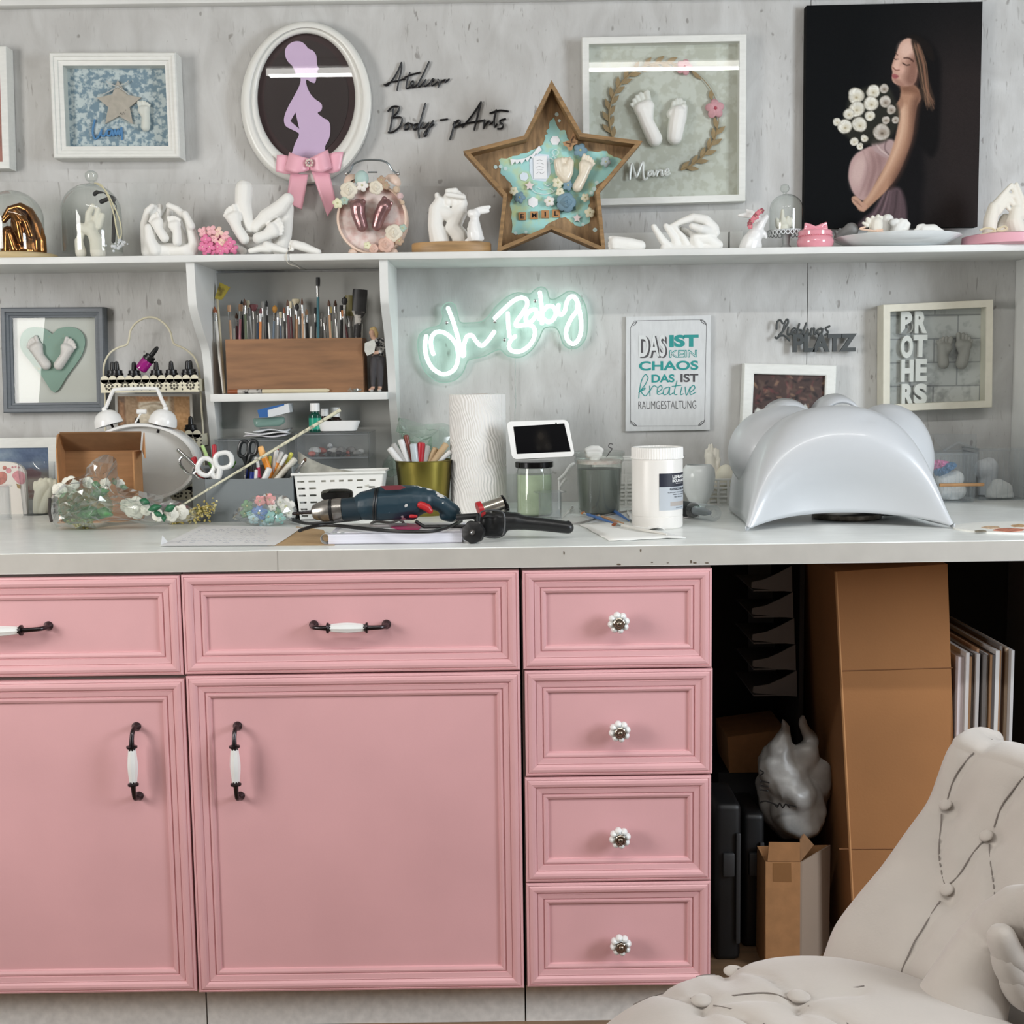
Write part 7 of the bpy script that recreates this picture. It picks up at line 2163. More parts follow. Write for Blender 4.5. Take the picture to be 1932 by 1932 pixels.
pen(14, 272, 520, 330, 660, 24, Yi + .004, red, red, 'red handled tool between the silver and white scissors', 'tool')
# ---- white perforated basket
wb = M('basket_white', (224, 224, 220), .4)
Yw_ = 2.665
tl, tr = P(*zp(14, 1062, 652), Yw_), P(*zp(14, 1782, 632), Yw_)
bl, br_ = P(*zp(14, 1110, 940), Yw_), P(*zp(14, 1740, 940), Yw_)
for p in (bl, br_):
 p.z = Z_CT
e = empty('basket', ((bl + br_) / 2) + Vector((0, .06, 0)), 'white perforated plastic basket with a handle slot behind the drill', 'basket')
def on_front(u, v):
 return (tl * (1 - u) + tr * u) * (1 - v) + (bl * (1 - u) + br_ * u) * v
holes = []
for u in (.075, .2):
 for v in (.16, .31, .46, .61, .76, .9):
  holes.append([on_front(u - .04, v - .02), on_front(u + .04, v - .02), on_front(u + .04, v + .02), on_front(u - .04, v + .02)])
for u in (.33, .43, .53, .63):
 holes.append([on_front(u - .026, .14), on_front(u + .026, .14), on_front(u + .026, .18), on_front(u - .026, .18)])
for u in (.74, .88):
 for v in (.16, .31):
  holes.append([on_front(u - .035, v - .02), on_front(u + .035, v - .02), on_front(u + .035, v + .02), on_front(u - .035, v + .02)])
hs = []
for t in np.linspace(0, 2 * PI, 29)[:-1]:
 ca, sa = math.cos(t), math.sin(t)
 hs.append(on_front(.48 + .19 * (abs(ca) ** .5) * (1 if ca > 0 else -1), .46 + .13 * (abs(sa) ** .7) * (1 if sa > 0 else -1)))
holes.append(hs)
obj('front_panel', plate_mb([[tl, tr, br_, bl]] + holes, Yw_, .002), wb, e, flat=True)
dp = .085
m = MB()
for A, B in ((tl, bl), (tr, br_)):
 s = 1 if A is tl else -1
 m.prism([A, B, B + Vector((s * .004, dp, 0)), A + Vector((0, dp, 0))], (-s * -.002, 0, 0))
m.prism([tl + Vector((0, dp, 0)), tr + Vector((0, dp, 0)), br_ + Vector((-.004, dp, 0)), bl + Vector((.004, dp, 0))], (0, -.002, 0))
m.prism([bl, br_, br_ + Vector((0, dp, 0)), bl + Vector((0, dp, 0))], (0, 0, .002))
obj('side_panel', m, wb, e, flat=True)
rim = [tl + Vector((-.003, -.003, 0)), tr + Vector((.003, -.003, 0)), tr + Vector((.003, dp + .003, 0)), tl + Vector((-.003, dp + .003, 0))]
obj('rim', MB().tube(rim, .003, 8, closed=True), wb, e)
rows = []
for i, (x, y, d) in enumerate(((1100, 468, .1), (1180, 520, .095), (1290, 570, .085), (1420, 610, .07), (1560, 630, .05), (1660, 645, .03))):
 rows.append([P(*zp(14, x, y + 34 * k + (90 * (i < 3) * k * .6)), Yw_ + d - .012 * k) for k in range(4)])
obj('plastic_wrap', MB().grid(rows), M('wrap_grey', (196, 194, 182), .5, noise=(60, .15)), label='curled translucent wrapping sticking out of the white basket', cat='wrapping', solid=.0008)
c = P(*zp(14, 1400, 625), Yw_ + .05)
obj('dark_pad', MB().cbox((c.x, Yw_ + .06, Z_CT + .03), (.06, .05, .05), .003), M('pad_dark', (52, 50, 48), .8), label='dark block inside the white basket', cat='block')
# ---- brass bucket with tools
YB_ = 2.76
cbk = Vector((P(800, 900, YB_).x, YB_, Z_CT))
k = mpp(800, 900, YB_)
zt_ = P(799, 868, YB_).z
brass = M('brass', (150, 138, 70), .32, 1.0, noise=(9, .25), stretch=(1, 1, .2))
e = empty('bucket', (cbk.x, YB_, Z_CT), 'brass coloured bucket holding white tools, left of the paper towel', 'bucket')
obj('bucket_body', MB().lathe([(43 * k, Z_CT), (44 * k, Z_CT + .002), (53 * k, zt_ - .002), (54.5 * k, zt_), (53 * k, zt_ + .001), (51 * k, zt_ - .003), (42 * k, Z_CT + .004), (.0003, Z_CT + .003)], (cbk.x, YB_, 0), 48), brass, e)
for i, (x0_, y0_, x1_, y1_, r, mm, nm) in enumerate(((735, 846, 762, 880, 6, wht, 'white stick'), (742, 838, 768, 880, 5, col('tool_grey', (170, 168, 164)), 'grey stick'), (756, 830, 772, 880, 6, wht, 'white spatula'), (766, 822, 778, 880, 5, col('tool_brown', (120, 60, 48)), 'dark red handle'),
              (780, 838, 785, 880, 7, col('tool_clear', (190, 200, 204), .2), 'clear tube'), (795, 836, 792, 880, 7, red, 'red topped tool'), (806, 842, 800, 880, 6, col('tool_grey', ()), 'grey tool'), (822, 846, 806, 880, 6, woodp, 'wooden stick'), (842, 838, 812, 880, 6, woodp, 'slanted wooden stick'), (850, 852, 815, 880, 5, wht, 'white slanted stick'))):
 pen(0, x0_, y0_, x1_, y1_, r, YB_ - .01 + .004 * (i % 4), mm, mm, nm + ' standing in the brass bucket, %s from the left' % ordinal(i + 1), 'tool')
crumple('plastic_bag', 0, [(750, 788), (800, 800), (850, 803), (856, 870), (800, 880), (730, 900), (724, 868), (752, 850), (758, 820)], 2.97, .08, glass('bag_green', (232, 242, 236), (200, 216, 206), 2.0, .12, .16, (212, 226, 216)), 21, 'crumpled pale green plastic bag behind the brass bucket', 'bag', amp=.005, base=Z_CT + .001)
# ---- paper towel roll
c = ct(904, 967)
YT = c.y
k = mpp(904, 860, YT)
zt_ = P(900, 743.5, YT).z
tm = bpy.data.materials.new('paper_towel')
tm.use_nodes = True
nt = tm.node_tree
bs = nt.nodes['Principled BSDF']
bs.inputs['Base Color'].default_value = lin((236, 234, 230))
bs.inputs['Roughness'].default_value = .9
tc = nt.nodes.new('ShaderNodeTexCoord')
wv = nt.nodes.new('ShaderNodeTexWave')
wv.inputs['Scale'].default_value = 55
wv.inputs['Distortion'].default_value = 14
wv.inputs['Detail'].default_value = 1.0
wv.inputs['Detail Scale'].default_value = .35
mp = nt.nodes.new('ShaderNodeMapping')
mp.inputs['Rotation'].default_value = (0, .25, 0)
nt.links.new(tc.outputs['Object'], mp.inputs[0])
nt.links.new(mp.outputs[0], wv.inputs[0])
bp = nt.nodes.new('ShaderNodeBump')
bp.inputs['Strength'].default_value = .55
bp.inputs['Distance'].default_value = .0025
nt.links.new(wv.outputs[1], bp.inputs['Height'])
nt.links.new(bp.outputs[0], bs.inputs['Normal'])
e = empty('paper_towel_roll', (c.x, YT, Z_CT), 'tall white paper towel roll standing in the middle of the worktop', 'paper towel')
R_ = 53 * k
m = MB().lathe([(R_ * .995, Z_CT), (R_, Z_CT + .001), (R_, zt_ - .001), (R_ * .98, zt_), (R_ * .4, zt_), (R_ * .38, zt_ - .02), (.0003, zt_ - .02)], (c.x, YT, 0), 64)
obj('paper', m, tm, e)
obj('core', MB().lathe([(R_ * .37, zt_ - .019), (R_ * .37, zt_ + .0004), (R_ * .33, zt_ + .0004), (R_ * .33, zt_ - .019)], (c.x, YT, 0), 32, caps=False), cardboard, e)
obj('loose_edge', MB().box((c.x + R_ * .86, YT - R_ * .52, Z_CT + .001), (c.x + R_ * .868, YT - R_ * .49, zt_ - .001)), tm, e)
# ---- power drill
YD_ = 2.345
zn = Z_CT + H + .003
bm_ = bpy.data.materials.new('drill_blue_splattered')
bm_.use_nodes = True
nt = bm_.node_tree
bs = nt.nodes['Principled BSDF']
bs.inputs['Roughness'].default_value = .45
tc = nt.nodes.new('ShaderNodeTexCoord')
nz = nt.nodes.new('ShaderNodeTexNoise')
nz.inputs['Scale'].default_value = 42
nz.inputs['Detail'].default_value = 4
sx = nt.nodes.new('ShaderNodeSeparateXYZ')
nt.links.new(tc.outputs['Object'], nz.inputs[0])
nt.links.new(tc.outputs['Object'], sx.inputs[0])
mr = nt.nodes.new('ShaderNodeMapRange')
mr.inputs[1].default_value, mr.inputs[2].default_value, mr.inputs[3].default_value, mr.inputs[4].default_value = -.02, .12, -.12, .1
nt.links.new(sx.outputs[0], mr.inputs[0])
ad = nt.nodes.new('ShaderNodeMath')
ad.operation = 'ADD'
nt.links.new(nz.outputs[0], ad.inputs[0])
nt.links.new(mr.outputs[0], ad.inputs[1])
rp = nt.nodes.new('ShaderNodeValToRGB')
rp.color_ramp.interpolation = 'CONSTANT'
rp.color_ramp.elements[0].color = lin((24, 50, 62))
rp.color_ramp.elements[1].position = .63
rp.color_ramp.elements[1].color = lin((196, 194, 190))
nt.links.new(ad.outputs[0], rp.inputs[0])
nt.links.new(rp.outputs[0], bs.inputs['Base Color'])
e = empty('power_drill', P(*zp(15, 600, 450), YD_), 'dark teal power drill splattered with white paint lying on the notebook', 'drill')
cast('body', 15, YD_, [[(410, 352, 62), (420, 350, 78), (470, 335, 100), (560, 325, 116), (700, 315, 118), (790, 305, 108), (850, 300, 90)], [(820, 270, 66), (900, 290, 66), (980, 325, 58), (1050, 380, 58), (1075, 405, 42)], [(720, 370, 66), (780, 385, 50)], [(1000, 400, 40), (1040, 415, 34)]], bm_, e, .0022, 3)
cast('trigger', 15, YD_ - .024, [[(835, 330, 26), (880, 350, 28), (900, 372, 22)], [(770, 290, 14), (800, 290, 12)], [(770, 408, 14), (805, 408, 12)]], M('drill_red', (176, 36, 40), .4), e, .0018, 1)
a = P(*zp(15, 395, 355), YD_)
d = (P(*zp(15, 100, 380), YD_) - a).normalized()
k = mpp(*zp(15, 300, 365), YD_) / 3.578
obj('gear_neck', MB().lathe([(82 * k, -.01), (78 * k, 0), (74 * k, 85 * k)], a, 28, ax=d), M('drill_blue_dark', (20, 40, 50), .5), e)
chm = M('chuck_steel', (176, 172, 166), .3, .9, noise=(50, .25))
o_ = a + d * 88 * k
obj('chuck', MB().lathe([(76 * k, 0), (78 * k, 20 * k), (76 * k, 62 * k), (73 * k, 64 * k), (73 * k, 84 * k), (76 * k, 86 * k), (72 * k, 130 * k), (46 * k, 196 * k), (30 * k, 206 * k), (0.0003, 208 * k)], o_, 32, ax=d, flute=16, amp=.012), chm, e)
obj('chuck_groove', MB().lathe([(74.5 * k, 64 * k), (74.5 * k, 84 * k)], o_, 32, ax=d, caps=False), black_plastic, e)
bt_ = o_ + d * 200 * k
m = MB().tube([bt_, bt_ + d * 60 * k, bt_ + d * 140 * k], [.004, .0028, .0024], 8)
for i in range(26):
 t = i * .9
 q = bt_ + d * (60 + i * 3) * k + Vector((0, math.cos(t), math.sin(t))) * .0022
 m.ell(q, (.0018, .0012, .0012), u=6, v=4)
obj('drill_bit', m, dark_metal, e)
for x in (530, 545):
 m = MB()
 c = P(*zp(15, x, 322), YD_)
 m.tube([c + Vector((.003 * math.sin(t), -.0325 * math.cos(t) * 1.0, .0325 * math.sin(t))) for t in np.linspace(-1.2, 1.2, 14)], .0016, 6)
 obj('casing_rib', m, black_plastic, e)
obj('label_plate', plate_mb([zpts(15, YD_ - .034, [(560, 205), (700, 198), (735, 215), (700, 228), (600, 232)])], YD_ - .034, .003), M('label_red', (110, 44, 52), .5), e, flat=True)
cable = [(1075, 410), (1150, 405), (1210, 430), (1180, 490), (1100, 515), (980, 520), (880, 490), (800, 440)]
pts = [P(*zp(15, x, y), YD_ - .02) for x, y in cr(cable, 5)]
pts = [Vector((p.x, p.y, max(p.z, zn + .002))) for p in pts]
obj('power_cord', MB().tube(pts, .0034, 8), black_plastic, e)
c2 = [(1110, 440), (1050, 470), (940, 505), (800, 512), (600, 505), (400, 485), (260, 470), (150, 470), (60, 490), (20, 505)]
pts = [PH(*zp(15, x, y), Z_CT + .027) for x, y in cr(c2, 5)]
obj('power_cord', MB().tube(pts, .0034, 8), black_plastic, e)
c3 = [(-40, 430), (60, 455), (180, 452), (300, 440), (420, 428)]
obj('power_cord', MB().tube([PH(*zp(15, x, y), Z_CT + .006) for x, y in cr(c3, 5)], .0034, 8), black_plastic, e)
pts = [PH(*zp(15, x, y), Z_CT + H + .006) for x, y in cr([(720, 450), (690, 432), (640, 450), (560, 445), (510, 450), (505, 470), (560, 475), (650, 468), (740, 462)], 4)]
obj('cord_loop', MB().tube(pts, .0026, 6), M('cord_grey', (140, 134, 132), .7), label='grey cord loop on the notebook below the drill', cat='cord')
# ---- black belt sander like tool
YS_ = 2.30
e = empty('power_tool', ct(960, 1022), 'black hand tool with round knob and red spool lying at the front edge', 'tool')
bk = M('tool_black', (20, 21, 22), .38, bump=(300, .05))
cast('body', 15, YS_, [[(1290, 430, 60), (1290, 490, 62), (1360, 490, 64), (1360, 430, 62)], [(1400, 440, 66), (1470, 440, 62), (1520, 450, 52)], [(1520, 450, 50), (1680, 465, 46), (1800, 480, 44), (1830, 485, 42)], [(1835, 445, 12), (1845, 500, 20)]], bk, e, .0024, 2, base=Z_CT + .001)
q = [zp(15, x, y) for x, y in cr([(1235, 400), (1270, 370), (1370, 372), (1402, 410), (1400, 510), (1370, 548), (1270, 545), (1235, 500)], 3, True)]
obj('face_rim', MB().tube([P(x, y, YS_ - .043 + .014) for x, y in q], .0018, 6, closed=True), M('tool_grey_dark', (44, 46, 48), .4), e)
c = P(*zp(15, 1190, 515), YS_ - .045)
k = mpp(*zp(15, 1190, 515), YS_) / 3.578
obj('knob', MB().lathe([(60 * k, -.02), (74 * k, -.014), (76 * k, 0), (70 * k, .006), (30 * k, .009), (.0003, .009)], c, 48, ax=(-.12, -1, .1), flute=7, amp=.045), black_plastic, e)
obj('knob_screw', MB().lathe([(19 * k, .008), (18 * k, .011), (8 * k, .011), (.0003, .0095)], c, 24, ax=(-.12, -1, .1)), chrome, e)
obj('knob_stem', MB().tube([P(*zp(15, 1080, 415), YS_ - .02), P(*zp(15, 1220, 405), YS_ - .03), P(*zp(15, 1215, 470), YS_ - .035)], .006, 10), bk, e)
a, b = P(*zp(15, 1240, 372), YS_ + .005), P(*zp(15, 1390, 318), YS_ + .015)
d = (b - a).normalized()
L = (b - a).length
rr_ = 48 * k
obj('red_flange', MB().lathe([(rr_ * 1.35, -.004), (rr_ * 1.4, 0), (rr_ * 1.35, .005), (rr_, .006)], a, 36, ax=d), M('flange_red', (168, 26, 34), .35), e)
obj('spool', MB().lathe([(rr_, .004), (rr_, L)], a, 36, ax=d), M('spool_steel', (190, 184, 172), .25, .95), e)
obj('end_bracket', MB().lathe([(rr_ * 1.25, 0), (rr_ * 1.3, .006), (rr_ * .4, .008)], a + d * L, 24, ax=d, arc=(-.6, 2.6)), black_plastic, e, solid=.002)
# ---- smart display on a jar
c = ct(1009, 972)
YJ = c.y
k = mpp(1009, 920, YJ)
zl0, zl1 = P(1009, 881, YJ).z, P(1009, 870.5, YJ).z
e = empty('glass_jar', (c.x, YJ, Z_CT), 'glass jar of pale green liquid with a metal lid under the smart display', 'jar')
R_ = 34 * k
obj('glass', MB().lathe([(R_ * .9, Z_CT), (R_, Z_CT + .005), (R_, zl0 - .012), (R_ * .92, zl0 - .003), (R_ * .92, zl0)], (c.x, YJ, 0), 40, caps=False), clear, e)
obj('liquid', MB().lathe([(R_ * .86, Z_CT + .003), (R_ * .95, Z_CT + .007), (R_ * .95, zl0 - .016), (.0003, zl0 - .016)], (c.x, YJ, 0), 40), M('liquid_green', (178, 192, 166), .25, noise=(30, .1)), e)
obj('lid', MB().lathe([(R_ * 1.02, zl0 - .001), (R_ * 1.06, zl0 + .001), (R_ * 1.06, zl1 - .001), (R_ * 1.03, zl1), (.0003, zl1)], (c.x, YJ, 0), 48), M('lid_metal', (60, 60, 62), .18, 1.0), e)
Yf_ = YJ - .045
TL, TR = P(*zp(16, 557, 268), Yf_ + .022), P(*zp(16, 1118, 250), Yf_ + .012)
BR_, BL_ = P(*zp(16, 1182, 582), Yf_ - .006), P(*zp(16, 612, 612), Yf_ + .004)
e = empty('smart_display', (c.x, YJ, zl1), 'small white smart display showing the time, resting on the jar lid', 'display')
ux, uz = (TR - TL).normalized(), (BL_ - TL).normalized()
nn = ux.cross(uz).normalized()
if nn.y > 0:
 nn = -nn
def rr_quad(TL, TR, BR_, BL_, ins, rad, n=5):
 W_ = ((TR - TL).length + (BR_ - BL_).length) / 2
 H_ = ((BL_ - TL).length + (BR_ - TR).length) / 2
 out = []
 for (cu, cv, a0) in ((1, 0, -PI / 2), (1, 1, 0), (0, 1, PI / 2), (0, 0, PI)):
  for i in range(n + 1):
   t = a0 + (PI / 2) * i / n
   u = (W_ - ins - rad if cu else ins + rad) + rad * math.cos(t)
   v = (H_ - ins - rad if cv else ins + rad) + rad * math.sin(t)
   fu, fv = u / W_, v / H_
   out.append((TL * (1 - fu) + TR * fu) * (1 - fv) + (BL_ * (1 - fu) + BR_ * fu) * fv)
 return out
fp = rr_quad(TL, TR, BR_, BL_, 0, .010)
m = MB().prism(fp, -nn * .010)
obj('bezel', m, white_gloss, e, sharp=.5)
cen = (TL + TR + BR_ + BL_) / 4
back = rr_quad(TL, TR, BR_, BL_, .004, .010)
lo = [p - nn * .010 for p in back]
hi = [cen + (p - cen) * .72 - nn * .055 + Vector((0, 0, -.006)) for p in back]
m = MB()
n_ = len(lo)
m.add(lo + hi, [(i, (i + 1) % n_, n_ + (i + 1) % n_, n_ + i) for i in range(n_)] + [tuple(range(n_, 2 * n_))])
m.v = [(x, y, max(zz, zl1 + .0003)) for x, y, zz in m.v]
obj('speaker_base', m, M('fabric_white', (206, 206, 204), .8), e, sharp=.7)
S4 = [P(*zp(16, 605, 316), 0.0001) for _ in range(1)]
sc_q = []
for (u, v) in ((.10, .14), (.93, .10), (.95, .87), (.085, .865)):
 sc_q.append((TL * (1 - u) + TR * u) * (1 - v) + (BL_ * (1 - u) + BR_ * u) * v + nn * .0004)
pr = Print(0, 0, 100, 56, 90, 50, (10, 11, 14))
pr.ell(52, 30, 14, 20, (30, 28, 26), .8, .8)
pr.ell(50, 22, 6, 8, (46, 42, 38), .8, .6)
pr.ell(60, 44, 7, 8, (40, 38, 36), .6, .6)
pr.ell(42, 46, 5, 6, (36, 34, 32), .6, .6)
o = pr.obj('screen', sc_q, e, .12, mat=attr_mat('screen_print', .12, .5))
m = text_mb('11:25', (636, 332, 722, 362), 0, .0001, 0, z=16)
def in_quad(mb, q, u0, v0, u1, v1):
 a = np.array(mb.v)
 lo_, hi_ = a.min(0), a.max(0)
 out = []
 for x, y, z_ in mb.v:
  u = u0 + (x - lo_[0]) / (hi_[0] - lo_[0]) * (u1 - u0)
  v = v1 - (z_ - lo_[2]) / (hi_[2] - lo_[2]) * (v1 - v0)
  p = (q[0] * (1 - u) + q[1] * u) * (1 - v) + (q[3] * (1 - u) + q[2] * u) * v + nn * .0004
  out.append(p[:])
 mb.v = out
 return mb
obj('clock_digits', in_quad(m, sc_q, .05, .08, .24, .19), emitter('digits_dim', (120, 124, 130), .35), e, flat=True)
obj('date_line', in_quad(text_mb('MO, 13 JUN', (640, 525, 780, 545), 0, .0001, 0, z=16), sc_q, .02, .88, .22, .93), emitter('digits_dim', ()), e, flat=True)
obj('camera_dot', MB().ell((TL * .2 + TR * .8) + uz * .007 + nn * .0003, (.0018, .0006, .0018), u=10, v=5), black_plastic, e)
c = ct(1038, 979)
k = mpp(1038, 950, c.y)
zt_ = P(1038, 927, c.y).z
m = MB().lathe([(22 * k, Z_CT), (22 * k, zt_ - .003), (31 * k, zt_ - .002), (31 * k, zt_), (20 * k, zt_), (20 * k, Z_CT + .002), (.0003, Z_CT + .002)], (c.x, c.y, 0), 40, caps=False)
obj('plastic_cylinder', m, acryl, label='clear acrylic cylinder with a flanged rim in front of the green jar', cat='cylinder')
c = ct(1131, 968)
YG = c.y
k = mpp(1131, 910, YG)
Z = lambda y: P(1131, y, YG).z
e = empty('glass_jar', (c.x, YG, Z_CT), 'glass jar of cloudy grey paint water next to the white gesso tub', 'jar')
obj('glass', MB().lathe([(36 * k, Z_CT), (39 * k, Z_CT + .003), (43 * k, Z(875)), (47 * k, Z(868)), (47 * k, Z(864)), (44 * k, Z(862)), (48 * k, Z(859)), (48 * k, Z(853)), (46 * k, Z(851))], (c.x, YG, 0), 48, caps=False), clear, e)
obj('paint_water', MB().lathe([(34 * k, Z_CT + .003), (37 * k, Z_CT + .008), (41 * k, Z(884)), (.0003, Z(884))], (c.x, YG, 0), 40), M('water_grey', (112, 116, 110), .3, noise=(26, .35), stretch=(1, 1, .3), col2=(88, 90, 86)), e)
obj('pink_scum', MB().lathe([(42 * k, Z(874)), (42 * k, Z(868)), (.0003, Z(868))], (c.x, YG, 0), 40), M('scum', (176, 150, 142), .5, noise=(60, .4), col2=(206, 206, 200)), e)
cast('plaster_lump', 16, YG, [[(1290, 530, 26), (1330, 515, 30), (1390, 515, 30), (1420, 530, 26)], [(1300, 570, 30), (1400, 570, 34), (1350, 620, 40)]], plaster, voxel=.002, label='white plaster lump sitting in the mouth of the grey water jar', cat='plaster lump')
obj('wire_hook', MB().tube([P(*zp(16, x, y), YG) for x, y in cr([(1470, 590), (1500, 545), (1522, 515), (1500, 505), (1488, 490), (1500, 470), (1530, 475)], 5)], .0009, 6), dark_metal, label='thin bent wire hook standing in the grey water jar', cat='wire')
def lattice(label, x0, y0, x1, Y, dep):
 a, b = P(x0, y0, Y), P(x1, y0, Y)
 e = empty('lattice_basket', ((a.x + b.x) / 2, Y + dep / 2, Z_CT), label, 'basket', None)
 H_ = a.z - Z_CT
 W_ = b.x - a.x
 m = MB()
 n, rws = max(3, int(W_ / .022)), max(2, int(H_ / .018))
 for i in range(n + 1):
  x = a.x + W_ * i / n
  m.box((x - .0026, Y, Z_CT), (x + .0026, Y + .0025, a.z))
 for j in range(rws + 1):
  z_ = Z_CT + H_ * j / rws
  m.box((a.x, Y - .0002, max(z_ - .0022, Z_CT)), (b.x, Y + .0022, z_ + .0022 if j < rws else z_))
  for i in range(n):
   if j < rws:
    x = a.x + W_ * (i + .5) / n
    zz = z_ + H_ / rws / 2
    m.box((x - W_ / n * .32, Y, zz - .0024), (x + W_ / n * .32, Y + .002, zz + .0024))
 obj('front_lattice', m, wb, e, flat=True)
 m = MB()
 m.box((a.x, Y + .003, Z_CT), (a.x + .002, Y + dep, a.z))
 m.box((b.x - .002, Y + .003, Z_CT), (b.x, Y + dep, a.z))
 m.box((a.x, Y + dep - .002, Z_CT), (b.x, Y + dep, a.z))
 m.box((a.x, Y + .003, Z_CT), (b.x, Y + dep, Z_CT + .002))
 obj('basket_shell', m, wb, e, flat=True)
 obj('rim', MB().tube([(a.x, Y, a.z), (b.x, Y, a.z), (b.x, Y + dep, a.z), (a.x, Y + dep, a.z)], .0025, 8, closed=True), wb, e)
 return a, b
la, lb = lattice('white lattice basket behind the grey water jar and gesso tub', 1122, 868, 1240, 2.87, .10)
la2, lb2 = lattice('low white lattice basket right of the gesso tub, holding a hand cast', 1300, 905.5, 1411, 2.87, .11)
cast('hand_cast', 12, 2.92, [[(1280, 460, 46), (1260, 380, 50), (1250, 300, 46)], [(1222, 300, 22), (1226, 240, 18)], [(1250, 290, 18), (1248, 190, 10)], [(1275, 290, 18), (1272, 185, 10)], [(1300, 300, 20), (1308, 225, 12)], [(1325, 320, 18), (1330, 240, 11)], [(1335, 320, 18), (1300, 430, 34)], [(1290, 460, 44), (1290, 700, 44)]], plaster_warm, voxel=.0018, base=Z_CT + .004,
  label='slim white hand cast standing up in the low lattice basket', cat='hand cast')
obj('plaster_egg', MB().lathe([(.0003, Z_CT + .03)] + [(.024 * math.sin(t), Z_CT + .03 + .058 * (1 - math.cos(t)) / 2 * 1.05) for t in np.linspace(.3, PI - .05, 12)] + [(.0003, Z_CT + .091)], (P(*zp(12, 1400, 430), 2.91).x, 2.915, 0), 28), M('egg_cream', (226, 222, 206), .6), label='cream plaster egg in the low lattice basket beside the torso cast', cat='egg')
c = ct(1318, 962)
YBw = 2.80
c = P(1318, 900, YBw)
k = mpp(1318, 900, YBw)
Zb = lambda y: P(1318, y, YBw).z
m = MB().lathe([(.0003, Z_CT + .002), (14 * k, Z_CT), (13 * k, Z_CT + .004), (19 * k, Zb(944)), (28 * k, Zb(926)), (31.5 * k, Zb(900)), (30 * k, Zb(885)), (24 * k, Zb(877)), (22.5 * k, Zb(877)), (28 * k, Zb(886)), (29.5 * k, Zb(900)), (26 * k, Zb(925)), (17 * k, Zb(942)), (.0003, Zb(948))], (c.x, YBw, 0), 48)
obj('bowl', m, M('bowl_frost', (222, 226, 226), .25, sub=.2), label='round frosted white bowl right behind the gesso tub', cat='bowl')
c = P(1302, 862, 2.72)
obj('glass_dish', MB().lathe([(.012, Z_CT), (.010, Z_CT + .01), (.006, P(1302, 880, 2.72).z), (.02, P(1302, 868, 2.72).z), (.034, P(1302, 858, 2.72).z)], (c.x - .045, 2.72, 0), 32, caps=False), clear, label='clear stemmed glass dish behind the gesso tub', cat='glass dish')
c = ct(1240, 994)
YG_ = c.y
k = mpp(1240, 920, YG_)
Z = lambda y: P(1240, y, YG_).z
e = empty('paint_tub', (c.x, YG_, Z_CT), 'white gesso tub with navy and grey label and ribbed screw lid', 'tub')
R_ = 48 * k
obj('tub_body', MB().lathe([(R_ * .94, Z_CT), (R_ * .985, Z_CT + .002), (R_, Z_CT + .006), (R_, Z(972)), (R_ * .985, Z(971)), (R_, Z(970)), (R_, Z(868)), (R_ * .98, Z(865))], (c.x, YG_, 0), 64), M('tub_white', (224, 221, 216), .35), e)
obj('lid', MB().lathe([(R_ * .99, Z(865)), (R_ * 1.015, Z(864)), (R_ * 1.015, Z(861)), (R_ * 1.0, Z(860)), (R_ * 1.0, Z(846)), (R_ * .985, Z(843)), (R_ * .93, Z(843)), (R_ * .9, Z(845)), (.0003, Z(845))], (c.x, YG_, 0), 180, flute=60, amp=.012), M('tub_lid', (230, 228, 224), .4), e)
th = lambda px: math.asin(max(-.999, min(.999, (px - 1240) / 48.0)))
def wrap(name, x0, x1, y0, y1, mat, off):
 a0, a1 = th(x0) - PI / 2, th(x1) - PI / 2
 return obj(name, MB().lathe([(R_ + off, Z(y1)), (R_ + off, Z(y0))], (c.x, YG_, 0), 14, caps=False, arc=(a0, a1)), mat, e)
navy = M('label_navy', (24, 28, 44), .5)
greyl = M('label_grey', (178, 184, 190), .5)
wrap('label_navy', 1238, 1287.6, 890, 915, navy, .0004)
wrap('label_grey', 1238, 1287.6, 915, 958.5, greyl, .0004)
wrap('label_swatch', 1259, 1286.5, 943, 951, M('label_taupe', (168, 160, 154), .5), .0006)
def wrap_text(txt, x0, y0, x1, y1, mat, bold=0.0):
 m = text_mb(txt, (x0, y0, x1, y1), YG_, .0001, bold)
 a = np.array(m.v)
 lo_, hi_ = a[:, 0].min(), a[:, 0].max()
 A0, A1 = th(x0), th(x1)
 out = []
 for x, y, z_ in m.v:
  t = A0 + (x - lo_) / (hi_ - lo_) * (A1 - A0)
  rr__ = R_ + .0007 + (YG_ - y)
  out.append((c.x + rr__ * math.sin(t), YG_ - rr__ * math.cos(t), z_))
 m.v = out
 obj('label_text', m, mat, e, flat=True)
wrap_text('LEFRANC', 1263, 893, 1286.5, 899.5, white_gloss, .03)
wrap_text('BOURGEOIS', 1263, 901, 1286.8, 906.5, white_gloss, .03)
wrap_text('PARIS', 1270, 908, 1282, 909.6, white_gloss)
wrap_text('GESSO BLANC', 1258, 916.5, 1287.2, 921.5, navy, .03)
wrap_text('SUPPORT MULTI-POROSE', 1254, 924, 1287, 926.5, navy)
wrap_text('PRET A L EMPLOI', 1264, 928, 1286, 930.3, navy)
wrap_text('MAT INTENSE', 1267, 932.5, 1283, 935, navy)
wrap_text('ACRYLIQUE', 1270, 953, 1284, 955, navy)
a, b = ct(1262, 970) + Vector((0, 0, .0175)), ct(1338, 983) + Vector((0, 0, .0175))
d = (b - a).normalized()
e = empty('spray_tube', ((a + b) / 2) - Vector((0, 0, .017)), 'black bottle with clear cap lying behind the gesso tub', 'bottle')
L = (b - a).length
obj('tube_body', MB().lathe([(.012, -.05), (.016, -.045), (.0165, L * .62), (.014, L * .66)], a, 28, ax=d), black_plastic, e)
